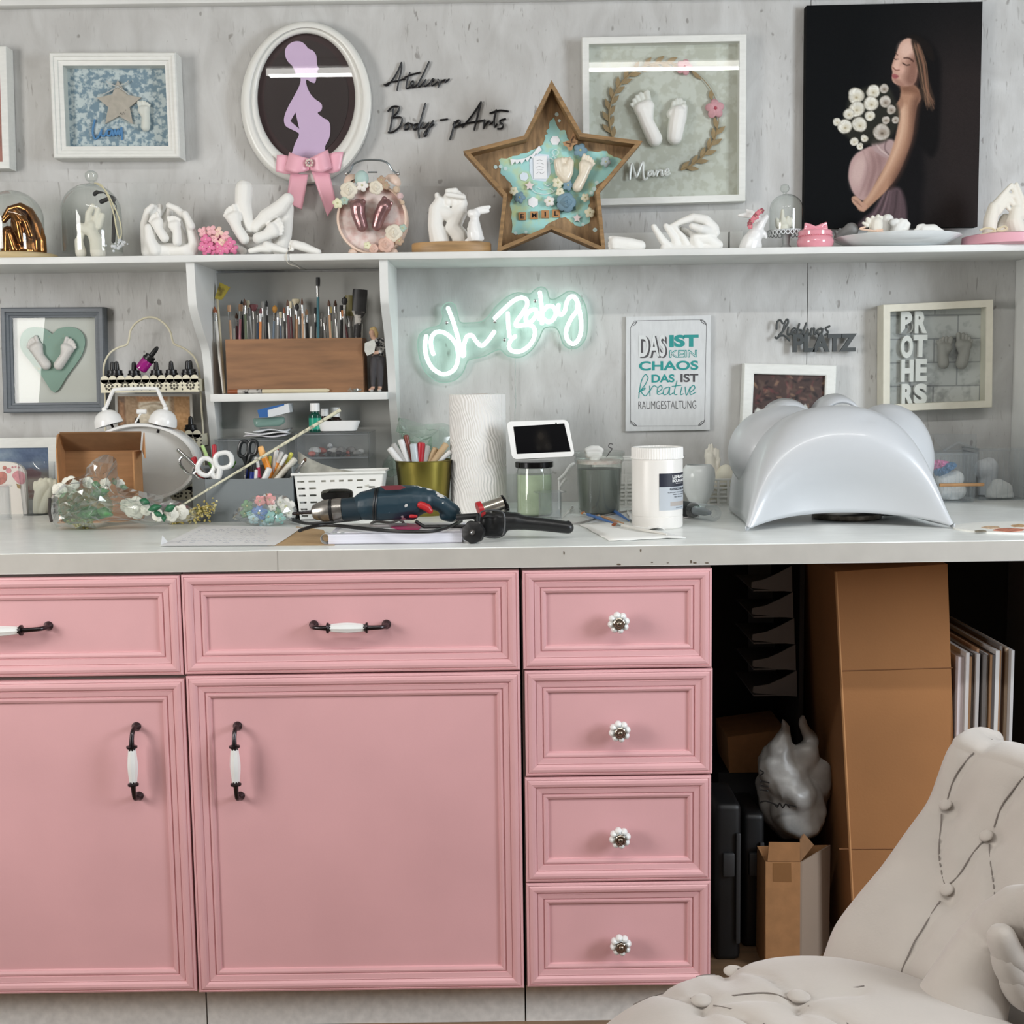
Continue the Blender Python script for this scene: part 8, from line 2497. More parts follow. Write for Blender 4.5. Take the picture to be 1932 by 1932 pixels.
obj('tube_cap', MB().lathe([(.0168, L * .6), (.0172, L * .64), (.0172, L * 1.1), (.016, L * 1.13), (.009, L * 1.13), (.008, L * 1.08)], a, 32, ax=d, caps=False), acryl, e)
obj('nozzle', MB().lathe([(.009, L * .62), (.008, L * .9), (.004, L * 1.02)], a, 20, ax=d), M('nozzle_grey', (140, 146, 150), .4), e)
obj('cotton_swab', MB().tube([PH(1290, 977, Z_CT + .002), PH(1318, 973, Z_CT + .0035)], [.0012, .0022], 8), M('cotton', (226, 220, 218), .9), label='white cotton swab in front of the black bottle', cat='swab')
tis = M('tissue_white', (232, 232, 228), .9)
def cloth(name, pts, seed, h, label, mat=tis, cat='tissue'):
 rr = np.random.RandomState(seed)
 q = [PH(x, y, Z_CT) for x, y in pts]
 n = 9
 rows = []
 for i in range(n):
  f = i / (n - 1)
  row = []
  for j in range(n):
   g = j / (n - 1)
   p = (q[0] * (1 - g) + q[1] * g) * (1 - f) + (q[3] * (1 - g) + q[2] * g) * f
   ed = max(abs(f - .5), abs(g - .5)) * 2
   row.append((p.x + rr.normal(0, .0015), p.y + rr.normal(0, .0015), Z_CT + .0008 + h * (.5 + .5 * math.sin(f * 5 + seed) * math.cos(g * 6 + seed)) * (1.1 - ed * .8) + abs(rr.normal(0, h * .12))))
  rows.append(row)
 return obj(name, MB().grid(rows), mat, label=label, cat=cat, solid=.0006, sharp=1.2)
cloth('tissue', [(1092, 990), (1182, 984), (1296, 1016), (1150, 1022)], 2, .004, 'flat white tissue under the brush in front of the gesso tub')
cloth('tissue', [(1182, 966), (1214, 975), (1256, 1004), (1196, 1000)], 5, .016, 'upright crumpled tissue leaning against the gesso tub')
def lying(z, x0, y0, x1, y1, w, kind, hc, tc, label):
 """brush lying on the worktop: bristle end (x0,y0), handle end (x1,y1)"""
 a, b = PH(*zp(z, x0, y0), Z_CT + w + .001), PH(*zp(z, x1, y1), Z_CT + w * .6 + .001)
 a.z += .003
 return brush(b, a, w, kind, hc, tc, label, None)
BC['sky'] = (70, 110, 170)
BC['gold'] = (150, 130, 60)
lying(12, 90, 820, 380, 905, .0042, 'flat', 'sky', 'orange', 'blue handled brush with orange bristles left of the gesso tub')
lying(12, 230, 845, 465, 905, .0038, 'flat', 'tan', 'tan', 'tan handled brush between the two blue ones')
lying(12, 300, 750, 515, 880, .0045, 'flat', 'sky', 'amber', 'blue brush leaning against the grey water jar')
lying(12, 370, 925, 860, 1005, .0042, 'flat', 'white', 'rust', 'white brush with rust bristles on the tissue')
pts = [PH(*zp(12, x, y), Z_CT + .0022) for x, y in cr([(-60, 905), (30, 905), (150, 880), (260, 840), (380, 815), (480, 795), (560, 785), (700, 770)], 4)]
obj('cable', MB().tube(pts, .0018, 6), M('cable_grey', (150, 148, 144), .5), label='thin grey cable running behind the gesso tub', cat='cable')
pts = [P(*zp(16, x, y), 2.82) for x, y in cr([(1030, 800), (1090, 750), (1130, 690), (1160, 660), (1180, 655)], 4)]
obj('white_hook', MB().tube(pts, [.0035 + .0012 * math.sin(i * .2) for i in range(len(pts))], 8).tube([P(*zp(16, 1045, 860), 2.82), P(*zp(16, 1100, 785), 2.82)], .004, 8).tube([P(*zp(16, 1040, 795), 2.82), Vector((P(*zp(16, 1040, 795), 2.82).x, 2.82, Z_CT))], .003, 8), white_plastic, label='white curved plastic hook behind the green jar', cat='hook')
q = zpts(16, 2.84, [(580, 740), (650, 735), (650, 1060), (585, 1060)])
obj('glass_tumbler', MB().lathe([(.02, Z_CT), (.024, q[0].z - .01), (.025, q[0].z)], ((q[0].x + q[1].x) / 2, 2.84, 0), 32, caps=False), clear, label='clear glass tumbler between the paper towel and the green jar', cat='tumbler')
lying(16, 1165, 1055, 1070, 1140, .003, 'round', 'white', 'white', 'short white brush beside the clear flanged cylinder')
# ---- torso cast
Yt0 = ct(1600, 1000).y
cm = M('torso_white', (190, 193, 196), .3, coat=.2, spec=.5)
X0 = P(1604, 990, Yt0).x
k = mpp(1604, 900, Yt0)
W2 = 198 * k
zf_ = lambda y: P(1604, y, Yt0).z - Z_CT
e = empty('torso_cast', (X0, Yt0 + .15, Z_CT), 'large glossy white belly and breast cast lying on the worktop', 'body cast')
NU, NV = 64, 40
DEP = .34
rows = []
def prof_pt(u, v):
 """u across -1..1 (left to right of the arch), v from the cut front rim (0) to the far end (1)"""
 t = PI * (u + 1) / 2
 hgt = .212 + .02 * math.sin(PI * min(v * 1.25, 1)) - .05 * max(0, v - .55) ** 1.2
 half = (.94 - .06 * v) * W2
 flare = (1 - v) ** 3
 ct_, st = math.cos(t), math.sin(t)
 x = -half * (abs(ct_) ** (1.0 - .15 * (1 - flare))) * (1 if ct_ > 0 else -1)
 z = hgt * st ** .72
 x *= 1 + .07 * flare * (1 - st) ** 2
 rise = 1 - (1 - min(1, v / .45)) ** 2.4
 rim = .026 * st
 z = rim + (z - rim) * rise
 x *= .93 + .07 * (1 - rise * .6)
 y = DEP * v ** 1.35 + st ** 2 * .075 * math.exp(-(v / .11) ** 2)
 return x, y, z
for i in range(NV + 1):
 v = (i / NV) ** 1.25
 row = []
 for j in range(NU + 1):
  u = -1 + 2 * j / NU
  x, y, z = prof_pt(u, v)
  row.append(Vector((X0 + x, Yt0 + y, Z_CT + max(z, 0.0055))))
 rows.append(row)
nv = P(1632, 791, Yt0 + .11)
for r in rows:
 for p in r:
  px, py = proj(p)
  g = math.exp(-(((px - 1632) / 15) ** 2 + ((py - 793) / 4.5) ** 2))
  p.z -= .009 * g
obj('belly', MB().grid(rows), cm, e, solid=.009, sharp=3)
def ellshell(cx, cy, cz, rx, ry, rz, a0, a1, n=28, m_=20):
 rows = []
 for i in range(m_ + 1):
  t = a0 + (a1 - a0) * i / m_
  rows.append([(cx + rx * math.sin(t) * math.cos(s), cy + ry * math.sin(t) * math.sin(s), cz + rz * math.cos(t)) for s in np.linspace(0, 2 * PI, n + 1)])
 return rows
Yl_ = Yt0 + .24
cl = P(1478, 853, Yl_)
kl = mpp(1478, 853, Yl_)
obj('breast', MB().ell(cl, (104 * kl, .10, 88 * kl), u=40, v=24), cm, e, sharp=3)
Yr_ = Yt0 + .20
cr_ = P(1672, 868, Yr_)
obj('breast', MB().ell(cr_, (86 * mpp(1672, 868, Yr_), .10, 106 * mpp(1672, 868, Yr_)), u=40, v=24), cm, e, sharp=3)
for (x0_, x1_, yt_, yb_), Yq_ in (((1447, 1543, 755, 800), Yt0 + .31), ((1540, 1640, 746, 800), Yt0 + .30)):
 rows = []
 for i in range(25):
  t = PI * i / 24
  row = []
  for d_, s_ in ((0, 1), (-.03, .92), (-.07, .78)):
   cx__ = (x0_ + x1_) / 2
   p = P(cx__ - (x1_ - x0_) / 2 * s_ * math.cos(t), yb_ - (yb_ - yt_) * s_ * math.sin(t), Yq_)
   row.append(p + Vector((0, d_ + .07, 0)))
  rows.append(row)
 obj('shoulder_rim', MB().grid(rows), cm, e, solid=.007, sharp=3)
c = ct(1597, 977)
k = mpp(1597, 970, c.y)
obj('tin', MB().lathe([(62 * k, Z_CT), (64 * k, Z_CT + .002), (64 * k, Z_CT + .011), (60 * k, Z_CT + .013), (.0003, Z_CT + .012)], (c.x, c.y, 0), 48), M('tin_old', (120, 112, 100), .35, .8, noise=(60, .4)), label='flat worn metal tin under the front of the torso cast', cat='tin')
# ---- clear boxes at the right
def clear_tub(name, label, x0, x1, ytop, ybot, dep, lidm=None, bev=.0):
 Y = ct((x0 + x1) / 2, ybot).y
 a, b = P(x0, ytop, Y), P(x1, ytop, Y)
 e = empty(name, ((a.x + b.x) / 2, Y + dep / 2, Z_CT), label, 'plastic box')
 t = .0018
 m = MB()
 s = .006
 A = [(a.x, Y, a.z), (b.x, Y, a.z), (b.x, Y + dep, a.z), (a.x, Y + dep, a.z)]
 B = [(a.x + s, Y + s, Z_CT + .002), (b.x - s, Y + s, Z_CT + .002), (b.x - s, Y + dep - s, Z_CT + .002), (a.x + s, Y + dep - s, Z_CT + .002)]
 m.add(A + B, [(0, 1, 5, 4), (1, 2, 6, 5), (2, 3, 7, 6), (3, 0, 4, 7), (4, 5, 6, 7)])
 obj('shell', m, acryl, e, flat=True, solid=t)
 obj('rim', MB().tube([Vector(p) for p in A], .0028, 8, closed=True), acryl, e)
 m = MB()
 for i in range(12):
  x = a.x + (b.x - a.x) * (i + .5) / 12
  m.tube([(x, Y - .0004, a.z - .006), (x, Y + s - .0004, Z_CT + .004)], .0009, 5)
 obj('ribs', m, acryl, e, kind='stuff')
 return e, Y, a, b
e1, Y1, a1, b1 = clear_tub('plastic_box', 'clear plastic box with pink and blue scraps right of the torso cast', 1757, 1846, 856, 949, .10)
e2, Y2, a2, b2 = clear_tub('plastic_box', 'larger clear ribbed plastic box with white casts at the right edge', 1848, 1972, 848, 944, .12)
pc = P(*zp(11, 1350, 1180), Y1 + .05)
crumple('pink_cloth', 11, [(1322, 1170), (1360, 1145), (1430, 1160), (1420, 1190), (1350, 1230)], Y1 + .06, .03, M('scrap_pink', (226, 130, 178), .7), 3, 'bright pink scrap in the left clear box', 'scrap', amp=.002, base=Z_CT + .004)
crumple('blue_cloth', 11, [(1340, 1210), (1410, 1165), (1475, 1165), (1470, 1195), (1380, 1245), (1345, 1250)], Y1 + .045, .03, M('scrap_blue', (84, 128, 166), .7), 4, 'blue scrap in the left clear box', 'scrap', amp=.002, base=Z_CT + .004)
cast('plaster_lump', 11, Y1 + .05, [[(1400, 1280, 50), (1480, 1270, 56)], [(1400, 1360, 50), (1490, 1350, 60)], [(1450, 1400, 50)]], plaster, voxel=.003, base=Z_CT + .004, label='white plaster pieces piled in the left clear box', cat='plaster lump')
cast('plaster_lump', 11, Y2 + .03, [[(1720, 1370, 46), (1760, 1330, 60), (1810, 1340, 46)], [(1740, 1385, 40), (1830, 1380, 36)]], plaster, voxel=.003, base=Z_CT + .004, label='rounded white plaster cast at the front of the right clear box', cat='plaster lump')
cast('plaster_lump', 11, Y2 + .10, [[(1670, 1210, 70), (1700, 1190, 60), (1690, 1300, 60), (1690, 1380, 60)]], M('plaster_soft', (216, 218, 220), .7), voxel=.003, base=Z_CT + .004, label='grey white plaster form behind the rounded one in the right clear box', cat='plaster lump')
sw = P(*zp(11, 1370, 1322), Y1 - .006), P(*zp(11, 1668, 1308), Y1 - .006)
obj('wooden_stick', MB().box((sw[0].x, Y1 - .0105, sw[1].z - .004), (sw[1].x, Y1 - .004, sw[1].z + .0035), .002), M('stick_wood', (190, 144, 96), .6, noise=(30, .15)), e1)
lid = zpts(11, Y1 + .11, [(1312, 975), (1620, 975), (1618, 1100), (1400, 1085)])
obj('clear_lid', MB().prism(lid, (0, .0015, 0)), acryl, label='clear lid sheet standing upright behind the left clear box', cat='lid', flat=True)
obj('white_stick', MB().tube([P(*zp(11, 1306, 985), Y1 - .004), P(*zp(11, 1318, 1190), Y1 - .004)], .0015, 6), white_plastic, e1)
obj('lid_edge', MB().tube([P(*zp(11, 1400, 1085), Y1 + .03), P(*zp(11, 1500, 1030), Y1 + .03), P(*zp(11, 1622, 1075), Y1 + .03), P(*zp(11, 1622, 1100), Y1 + .02)], .003, 6), acryl, e1)
c = ct(1925, 997)
e = empty('round_card', c, 'round white card with orange print lying at the right front edge', 'card')
rx = (P(1925, 997, c.y).x - P(1802, 997, c.y).x)
ryy = (ct(1925, 986).y - ct(1925, 1008.5).y) / 2
obj('disc', MB().prism([(c.x + rx * math.cos(t), c.y + ryy * math.sin(t), Z_CT) for t in np.linspace(0, 2 * PI, 49)[:-1]], (0, 0, .003)), M('card_white', (232, 232, 226), .5), e, flat=True)
rr = random.Random(3)
for i, (x, y, w_, h_, cc) in enumerate(((1905, 1000, 34, 4, (226, 140, 110)), (1870, 995, 20, 3, (230, 196, 160)), (1922, 992, 16, 3, (214, 170, 120)), (1850, 1002, 14, 2.4, (150, 140, 120)))):
 q = [PH(x + w_ * math.cos(t) * rr.uniform(.7, 1), y + h_ * math.sin(t) * rr.uniform(.7, 1), Z_CT + .003) for t in np.linspace(0, 2 * PI, 13)[:-1]]
 obj('print_patch', MB().prism(q, (0, 0, .0005)), M('print_%d' % i, cc, .5, noise=(120, .3)), e, flat=True)
# ================================================================== under the right end of the worktop
dk = M('void_shade', (30, 28, 27), .9)
obj('shade_board', MB().box((xc + .002, 2.975, 0), (xg - .006, 2.998, Z_CB - .002)), dk, kind='structure', flat=True)  # added black board, paints the deep shade of the space under the worktop
Yt_ = 2.47
q = zpts(0, Yt_, [(1577, 1079), (1787, 1064), (1818, 1880), (1618, 1880)])
cx_ = [P(1576.5, 1079, Yt_), P(1787.5, 1064, Yt_)]
e = empty('cardboard_box', Vector(((cx_[0].x + cx_[1].x) / 2, Yt_ + .1, 0)), 'tall plain brown cardboard box standing behind the armchair', 'box')
fl, fr_ = P(1618, 1880, Yt_), P(1816, 1880, Yt_)
t_ = (cx_[0].z) / (cx_[0].z - fl.z)
g0 = cx_[0] + (fl - cx_[0]) * t_
g1 = cx_[1] + (fr_ - cx_[1]) * (cx_[1].z / (cx_[1].z - fr_.z))
bk_ = Vector((.0, .34, 0))
tall = M('cardboard_tall', (170, 118, 72), .85, noise=(3, .1), bump=(200, .1))
m = MB()
Fq = [cx_[0], cx_[1], g1, g0]
m.add(Fq + [p + bk_ for p in Fq], [(0, 1, 2, 3), (5, 4, 7, 6), (4, 0, 3, 7), (1, 5, 6, 2), (4, 5, 1, 0), (3, 2, 6, 7)])
obj('carton', m, tall, e, flat=True)
for ya, yb_ in ((1266, 1260), (1602, 1601)):
 a, b = P(1583, ya, Yt_ - .0004), P(1797, yb_, Yt_ - .0004)
 obj('crease', MB().tube([a, b], .0012, 4), M('crease_brown', (128, 86, 52), .9), e)
obj('edge_fold', MB().tube([cx_[0], g0], .003, 6), M('fold_brown', (186, 136, 90), .9), e)
rr = random.Random(12)
x = 1809
i = 0
PC = [(206, 196, 198), (196, 192, 190), (140, 104, 70), (120, 116, 112), (176, 172, 170), (150, 112, 80), (96, 90, 86), (188, 184, 180), (130, 96, 64), (72, 66, 64), (200, 198, 196), (146, 108, 74), (110, 104, 100), (84, 60, 44), (168, 150, 130), (190, 188, 188)]
pm = [M('panel_%d' % k, c, .7) for k, c in enumerate(PC)]
nm = {0: 'pale pink', 1: 'off white', 2: 'brown', 3: 'grey', 4: 'light grey', 5: 'tan', 6: 'dark grey', 7: 'whitish', 8: 'dark tan', 9: 'charcoal', 10: 'white', 11: 'kraft brown', 12: 'mid grey', 13: 'dark brown', 14: 'beige', 15: 'pale grey'}
while x < 1924 and i < 16:
 w_ = 12 if i == 0 else rr.uniform(4.5, 8)
 Yp_ = 2.45 + rr.uniform(0, .025)
 a, b = P(x, 1240 - (x - 1797) * .16 + rr.uniform(-6, 6), 2.46), P(x + w_, 1240, 2.46)
 obj('canvas_board', MB().box((a.x, Yp_, .40), (b.x - .0008, Yp_ + .36, a.z)), pm[i], label='%s panel standing on edge beside the tall carton, %s from the left' % (nm[i], ordinal(i + 1)), cat='panel', group='panels stored under the worktop', flat=True)
 x += w_
 i += 1
a, b = P(1812, 1240, 2.46), P(1926, 1240, 2.46)
obj('storage_box', MB().box((a.x + .004, 2.46, 0), (b.x, 2.83, .399), .002), cardboard, label='brown box under the stored canvas boards behind the armchair', cat='box')
tray_m = M('tray_shaded_grey', (120, 116, 114), .6)  # grey has the shadow under the worktop put into it
for i in range(5):
 y0 = 60 + i * 107
 xs_ = 5 * i
 pts = [(190 + xs_ * .3, y0 + 88), (192 + xs_ * .3, y0 + 66), (240 + xs_, y0 + 56), (300 + xs_, y0 + 30), (355 + xs_, y0), (357 + xs_, y0 + 106), (200 + xs_ * .3, y0 + 92)]
 e = empty('letter_tray', P(*zp(17, 280, y0 + 100), 2.72), 'dark letter tray with curved side, %s from the top of its stack' % ordinal(i + 1), 'tray', 'letter trays under the worktop')
 obj('side', plate_mb([zpts(17, 2.70, pts)], 2.70, .004), tray_m, e, flat=True)
 a, b = P(*zp(17, 200, y0 + 96), 2.70), P(*zp(17, 356 + xs_, y0 + 104), 2.70)
 obj('base', MB().box((a.x, 2.704, b.z), (b.x, 2.92, b.z + .003)), tray_m, e, flat=True)
 obj('side', MB().box((a.x + .03, 2.92, b.z), (b.x, 2.924, b.z + .03)), tray_m, e, flat=True)
a, b = P(*zp(17, 365, 60), 2.70), P(*zp(17, 385, 600), 2.70)
obj('tray_post', MB().box((a.x + .014, 2.704, 0), (a.x + .024, 2.92, a.z)), M('post_dark', (40, 38, 37), .7), label='dark upright post beside the stacked letter trays', cat='post')
q = zpts(17, 2.72, [(92, 760), (330, 728), (340, 900), (120, 905)])
zb0 = min(p.z for p in q)
obj('cardboard_box', MB().prism([q[0], q[1], Vector((q[1].x, 2.72, zb0)), Vector((q[0].x + .005, 2.72, zb0))], (0, .16, 0)), cardboard, label='brown carton lying dark behind the plastic bag', cat='box', flat=True)
obj('storage_crate', MB().box((q[0].x - .02, 2.725, 0), (q[1].x - .01, 2.93, zb0 - .0005), .004), M('crate_black', (20, 20, 22), .6), label='black storage crate under the dark carton and bag', cat='crate')
Yc_ = 2.46
fl = zpts(17, Yc_, [(248, 1270), (390, 1270), (388, 1660), (248, 1660)])
e = empty('cardboard_box', Vector((fl[2].x, Yc_ + .05, 0)), 'narrow opened brown carton with taped front below the plastic bag', 'box')
f3, f2 = Vector((fl[3].x, Yc_, 0)), Vector((fl[2].x, Yc_, 0))
obj('front_panel', MB().prism([fl[0], fl[1], f2, f3], (0, .004, 0)), cardboard, e, flat=True)
sd = P(*zp(17, 505, 1215), Yc_ + .09)
s0 = Vector((sd.x, Yc_ + .09, fl[1].z))
obj('side_panel', MB().prism([fl[1], s0, Vector((s0.x, s0.y, 0)), f2], (.004, 0, 0)), M('cardboard_grey', (150, 132, 116), .85), e, flat=True)
obj('top_flap', MB().prism([fl[0] + Vector((.004, 0, .001)), fl[1] + Vector((-.001, 0, .001)), P(*zp(17, 388, 1192), Yc_ - .004), P(*zp(17, 262, 1190), Yc_ - .004)], (0, .003, 0)), cardboard, e, flat=True)
obj('top_flap', MB().prism([fl[1] + Vector((0, .005, .001)), P(*zp(17, 440, 1200), Yc_ + .06), P(*zp(17, 400, 1155), Yc_ + .05), P(*zp(17, 388, 1175), Yc_ + .02)], (.003, 0, 0)), M('cardboard_shaded', ()), e, flat=True)
obj('back_panel', MB().box((fl[0].x, Yc_ + .086, 0), (s0.x, Yc_ + .09, fl[1].z)), cardboard, e, flat=True)
obj('side_panel', MB().box((fl[0].x, Yc_ + .004, 0), (fl[0].x + .004, Yc_ + .086, fl[1].z)), cardboard, e, flat=True)
obj('tape', MB().prism([P(*zp(17, *p), Yc_ - .0005) for p in ((278, 1275), (352, 1275), (354, 1352), (278, 1350))], (0, .0004, 0)), M('tape_brown', (140, 100, 64), .25, coat=.5), e, flat=True)
bagm = M('bag_pale', (176, 174, 170), .35, noise=(14, .25), bump=(26, .8))
e = empty('plastic_bag', P(*zp(17, 360, 1180), 2.58), 'crumpled whitish plastic bag on top of the narrow carton', 'bag')
mb = strokes_mb(17, 2.60, [[(300, 880, 90), (350, 960, 130), (370, 1050, 130), (350, 1120, 70)], [(300, 830, 70), (330, 720, 20), (318, 690, 12)], [(400, 850, 70), (440, 780, 30), (398, 690, 20), (400, 675, 14)], [(470, 980, 50), (440, 900, 60)]])
mb = blob_mb(mb, .007, 2)
rs = np.random.RandomState(2)
vv = np.array(mb.v)
d_ = np.zeros(len(vv))
for k_ in range(14):
 n_ = rs.normal(size=3)
 n_ /= np.linalg.norm(n_)
 d_ += np.abs(np.sin(vv @ n_ * rs.uniform(25, 70) + rs.rand() * 6)) * rs.uniform(.002, .005)
cc_ = vv.mean(0)
vv += (vv - cc_) / np.linalg.norm(vv - cc_, axis=1)[:, None] * (d_ - d_.mean())[:, None] * 1.3
mb.v = vv.tolist()
obj('film', mb, bagm, e, sharp=.5)
for r_ in ((232, 1022, 300, 1046), (290, 1028, 372, 1050)):
 t0_ = P(*zp(17, r_[0], r_[1]), 2.515)
for st_ in ([(222, 1030), (250, 1022), (300, 1040)], [(285, 1035), (296, 1046), (306, 1030), (318, 1048), (330, 1034), (345, 1046)], [(340, 1036), (372, 1044)], [(226, 895), (240, 905), (228, 915)], [(226, 940), (262, 946)], [(226, 958), (258, 962)], [(226, 975), (256, 980)]):
 obj('print_mark', script_mb(17, 2.518, [st_], .0016, 4, 5), black_plastic, e)
cs = M('case_black', (15, 15, 17), .5, noise=(18, .5), col2=(8, 8, 9))
for (x0_, x1_, y0_, Yk_, lab) in ((44, 150, 1035, 2.50, 'scuffed black tool case next to the drawer cabinet'), (158, 246, 1075, 2.56, 'black tool case between the scuffed case and the narrow carton')):
 a, b = P(*zp(17, x0_, y0_), Yk_), P(*zp(17, x1_, y0_), Yk_)
 a.x = max(a.x, xc + .004)
 e = empty('tool_case', ((a.x + b.x) / 2, Yk_ + .12, 0), lab, 'tool case')
 obj('shell', MB().box((a.x, Yk_, 0), (b.x, Yk_ + .15, a.z), .012, seg=3), cs, e)
 obj('ridge', MB().box((b.x - .012, Yk_ - .008, .04), (b.x - .002, Yk_, a.z - .06), .003), M('case_ridge', (46, 46, 47), .5), e)
 obj('latch', MB().box(((a.x + b.x) / 2 - .012, Yk_ - .01, a.z * .55), ((a.x + b.x) / 2 + .012, Yk_, a.z * .55 + .05), .003), M('case_ridge', ()), e)
# ================================================================== tufted armchair
vel = M('velvet_beige', (178, 170, 162), .85, sheen=.3, noise=(9, .05), bump=(260, .12))
pipe = M('velvet_seam', (118, 110, 104), .9)
ZS = .45
J0, J1 = PH(1530, 1816, ZS), PH(1740, 1934, ZS)
S_ = (J1 - J0).normalized()
B_ = Vector((-S_.y, S_.x, 0))
if B_.x < 0:
 B_ = -B_
U_ = Vector((0, 0, 1))
e = empty('armchair', Vector((J0.x - B_.x * .2 + S_.x * .25, J0.y - B_.y * .2 + S_.y * .25, 0)), 'beige button-tufted upholstered armchair in the lower right corner', 'armchair')
def far(x, y):
 d = ray(x, y)
 t = (J0 - CAM).dot(S_) / d.dot(S_)
 p = CAM + d * t - J0
 return p.dot(B_), p.z
def dent(pts_rows, seams, buttons, nrm_of, dep_s=.010, dep_b=.022, ws=7.0, wb_=26.0, last=999):
 """press tufting seams and buttons into an upholstered surface"""
 out = []
 segs = []
 for st in seams:
  c_ = cr(st, 5)
  segs += list(zip(c_[:-1], c_[1:]))
 A = np.array([s[0] for s in segs])
 D = np.array([s[1] for s in segs]) - A
 for i, r in enumerate(pts_rows):
  if i > last:
   out.append(r)
   continue
  row = []
  for j, p in enumerate(r):
   px, py = proj(p)
   q = np.array([px, py])
   t = np.clip(((q - A) * D).sum(1) / ((D ** 2).sum(1) + 1e-9), 0, 1)
   dm = np.sqrt((((A + D * t[:, None]) - q) ** 2).sum(1)).min()
   g = dep_s * (.55 * math.exp(-(dm / ws) ** 2) + .45 * math.exp(-(dm / (ws * 4)) ** 2))
   for bx, by in buttons:
    rr_ = math.hypot(px - bx, py - by)
    g = max(g, dep_b * math.exp(-(rr_ / wb_) ** 2), dep_b * .6 * math.exp(-(rr_ / (wb_ * 2)) ** 2))
   row.append(p - nrm_of(i, j) * g)
  out.append(row)
 return out
def on_surface(rows, x, y):
 best = min((p for r in rows for p in r), key=lambda p: (proj(p)[0] - x) ** 2 + (proj(p)[1] - y) ** 2)
 return best
edge = [far(x, y) for x, y in [(1500, 1880), (1530, 1816), (1556, 1748), (1600, 1688), (1645, 1634), (1690, 1570), (1725, 1512), (1750, 1460), (1768, 1418), (1778, 1402)]]
edge = cr(edge, 7)
top = edge[-1]
NF = len(edge)
for t in np.linspace(.1, 1, 10):
 a = t * PI
 edge.append((top[0] + .05 * (1 - math.cos(a)), top[1] + .022 * math.sin(a) - .02 * t))
for f in np.linspace(.15, 1, 8):
 edge.append((edge[NF + 9][0] * (1 - f) + (edge[0][0] + .12) * f, edge[NF + 9][1] * (1 - f) + edge[0][1] * f))
nb = len(edge)
rows, nrm = [], []
WB = .58
for i, (d, h) in enumerate(edge):
 row = []
 for j in range(91):
  s = j / 90
  ed = min(s, 1 - s) * WB
  rnd = .03 * (1 - math.sqrt(max(0, 1 - (1 - min(1, ed / .03)) ** 2)))
  wrap_ = -.05 * max(0, s - .5) ** 2 * 2
  row.append(J0 + S_ * (s * WB) + B_ * (d + rnd + wrap_) + U_ * h)
 rows.append(row)
def nrm_back(i, j):
 a, b = edge[max(0, i - 1)], edge[min(nb - 1, i + 1)]
 t = Vector((b[0] - a[0], b[1] - a[1])).normalized()
 return (-B_ * t.y + U_ * t.x)
seamB = [[(1878, 1392), (1838, 1420), (1803, 1468), (1787, 1518)], [(1782, 1535), (1770, 1598), (1775, 1650), (1783, 1680)], [(1945, 1455), (1900, 1505), (1876, 1565)], [(1868, 1590), (1872, 1650), (1878, 1720)], [(1860, 1588), (1822, 1628), (1794, 1674)], [(1776, 1698), (1734, 1765), (1702, 1830), (1690, 1900)]]
butB = [(1785, 1525), (1865, 1577), (1783, 1685)]
rows2 = dent(rows, seamB, butB, nrm_back, last=NF + 6)
front = rows2[:NF + 6]
m = MB().grid(rows2)
for j in (0, 90):
 m.prism([rows2[i][j] for i in range(nb)], S_ * (.0006 if j else -.0006))
obj('backrest', m, vel, e, sharp=1.2)
for st in seamB:
 pts = [on_surface(front, x, y) + nrm_back(0, 0) * .0008 for x, y in cr(st, 7)]
 pts = [p for k_, p in enumerate(pts) if k_ == 0 or (p - pts[k_ - 1]).length > .003]
 if len(pts) > 3:
  for _ in range(5):
   pts = [pts[0]] + [(pts[k_ - 1] + pts[k_] * 2 + pts[k_ + 1]) / 4 for k_ in range(1, len(pts) - 1)] + [pts[-1]]
  obj('seam', MB().tube(pts, .0010, 6), pipe, e)
for x, y in butB:
 p = on_surface(front, x, y)
 n_ = nrm_back(NF // 2, 0)
 R_ = n_.to_track_quat('Z', 'Y').to_matrix()
 obj('button', MB().ell(p + n_ * .003, (.0092, .0092, .0042), R_, u=18, v=10), vel, e, sharp=3)
rows = []
SW, SD = .56, .50
c0 = J0 - B_ * (SD * .5 - .05) + S_ * (SW * .5 - .01)
NS = 84
for i in range(NS + 1):
 row = []
 for j in range(NS + 1):
  u, v = -1 + 2 * i / NS, -1 + 2 * j / NS
  uu = u * math.sqrt(1 - v * v * .32)
  vv_ = v * math.sqrt(1 - u * u * .32)
  e_ = max(abs(u), abs(v))
  dome_ = (max(0, 1 - abs(u) ** 2.6) * max(0, 1 - abs(v) ** 2.6)) ** .42
  row.append(c0 + B_ * (uu * SD * .5 * 1.08) + S_ * (vv_ * SW * .5 * 1.08) + U_ * (-.06 + .155 * dome_))
 rows.append(row)
for r in rows:
 for p in r:
  p.z = p.z - 0.0
def nrm_seat(i, j):
 return U_
seamS = [[(1296, 1797), (1330, 1802), (1352, 1814)], [(1392, 1823), (1440, 1832), (1475, 1856), (1494, 1878)], [(1520, 1885), (1560, 1870), (1628, 1866)], [(1180, 1874), (1235, 1866), (1285, 1876), (1310, 1886)], [(1345, 1886), (1395, 1877), (1450, 1876), (1490, 1886)], [(1345, 1898), (1395, 1910), (1440, 1940)], [(1522, 1896), (1570, 1912), (1610, 1940)]]
butS = [(1372, 1824), (1505, 1889), (1327, 1891)]
rows2 = dent(rows, seamS, butS, nrm_seat, .008, .016, 5, 20)
m = MB().grid(rows2)
per = [rows[0][j] for j in range(NS + 1)] + [rows[i][NS] for i in range(1, NS + 1)] + [rows[NS][j] for j in range(NS - 1, -1, -1)] + [rows[i][0] for i in range(NS - 1, 0, -1)]
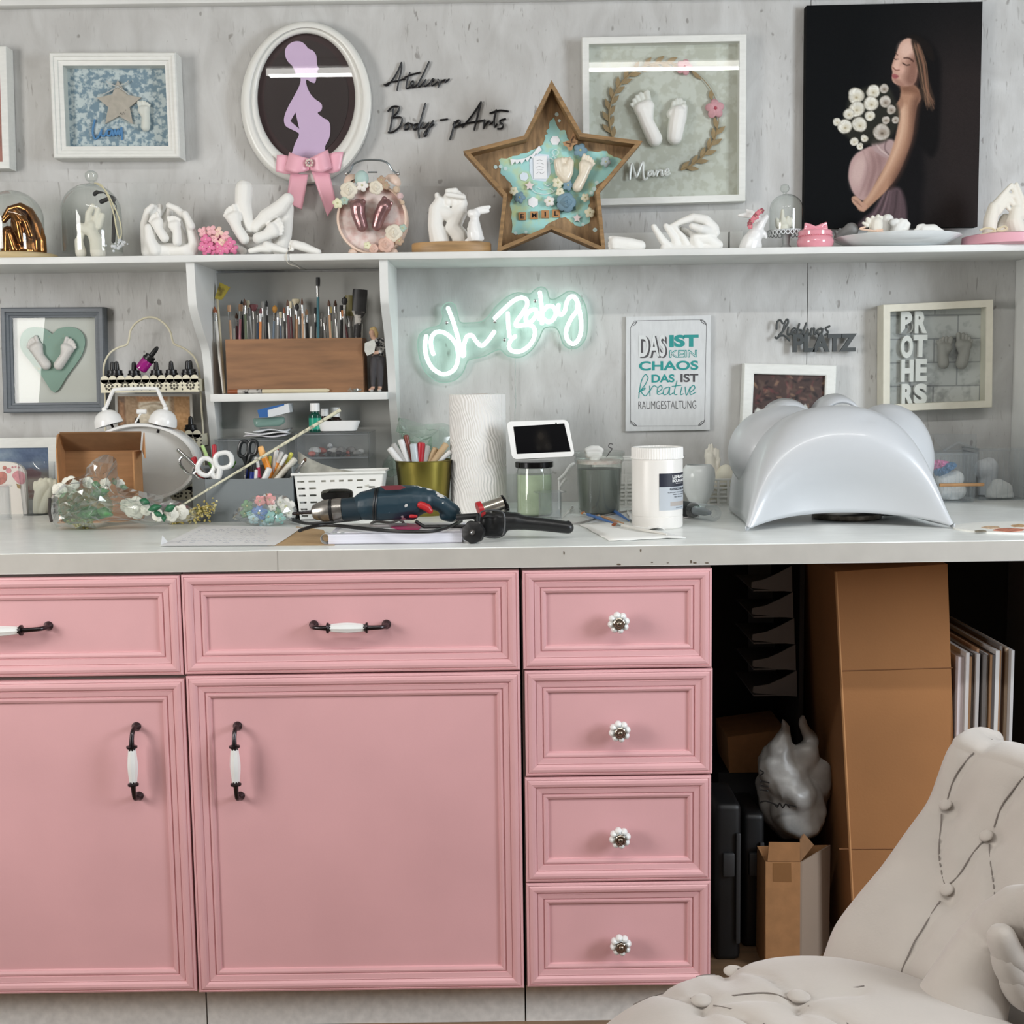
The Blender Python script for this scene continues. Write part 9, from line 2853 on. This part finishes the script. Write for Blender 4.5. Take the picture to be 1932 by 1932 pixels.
m.grid([per + [per[0]], [Vector((p.x, p.y, .22)) for p in per + [per[0]]]])
obj('seat', m, vel, e, sharp=1.2)
for st in seamS:
 pts = [on_surface(rows2, x, y) + U_ * .0006 for x, y in cr(st, 6)]
 pts = [p for k_, p in enumerate(pts) if k_ == 0 or (p - pts[k_ - 1]).length > .003]
 if len(pts) > 3:
  for _ in range(5):
   pts = [pts[0]] + [(pts[k_ - 1] + pts[k_] * 2 + pts[k_ + 1]) / 4 for k_ in range(1, len(pts) - 1)] + [pts[-1]]
  obj('seam', MB().tube(pts, .0009, 6), pipe, e)
for x, y in butS:
 obj('button', MB().ell(on_surface(rows2, x, y) + U_ * .002, (.013, .013, .005), u=18, v=10), vel, e, sharp=3)
path = [(1770, 2060, 105, 1.30), (1800, 1945, 92, 1.33), (1836, 1850, 72, 1.35), (1872, 1785, 62, 1.36), (1915, 1735, 57, 1.35), (1965, 1722, 54, 1.33), (2010, 1745, 52, 1.30)]
pp = cr(path, 8)
pts = [P(x, y, Y) for x, y, r, Y in pp]
rs_ = [r * mpp(x, y, Y) * (1 + (.03 * math.cos(i * 1.1) if i > 22 else 0)) for i, (x, y, r, Y) in enumerate(pp)]
obj('armrest', MB().tube(pts, rs_, 28), vel, e, sharp=1.5)
for x, y, r, Y in ((1905, 1800, 30, 1.31), (1912, 1835, 28, 1.31), (1925, 1868, 26, 1.31)):
 p = P(x, y, Y)
 obj('gather', MB().tube([P(*q_, Y) for q_ in cr([(x - 20, y - 50), (x - 8, y - 10), (x + 14, y + 18), (x + 40, y + 30)], 4)], [.010, .014, .016, .017, .017, .017, .017, .016, .015, .014, .013, .012, .010][:13], 12), vel, e, sharp=3)
leg_m = M('leg_dark', (60, 44, 34), .5)
for u, v in ((-.38, -.38), (-.38, .38), (.38, -.38), (.38, .38)):
 p = c0 + B_ * (u * SD) + S_ * (v * SW)
 obj('leg', MB().tube([(p.x, p.y, 0), (p.x, p.y, .23)], [.014, .022], 14), leg_m, e)
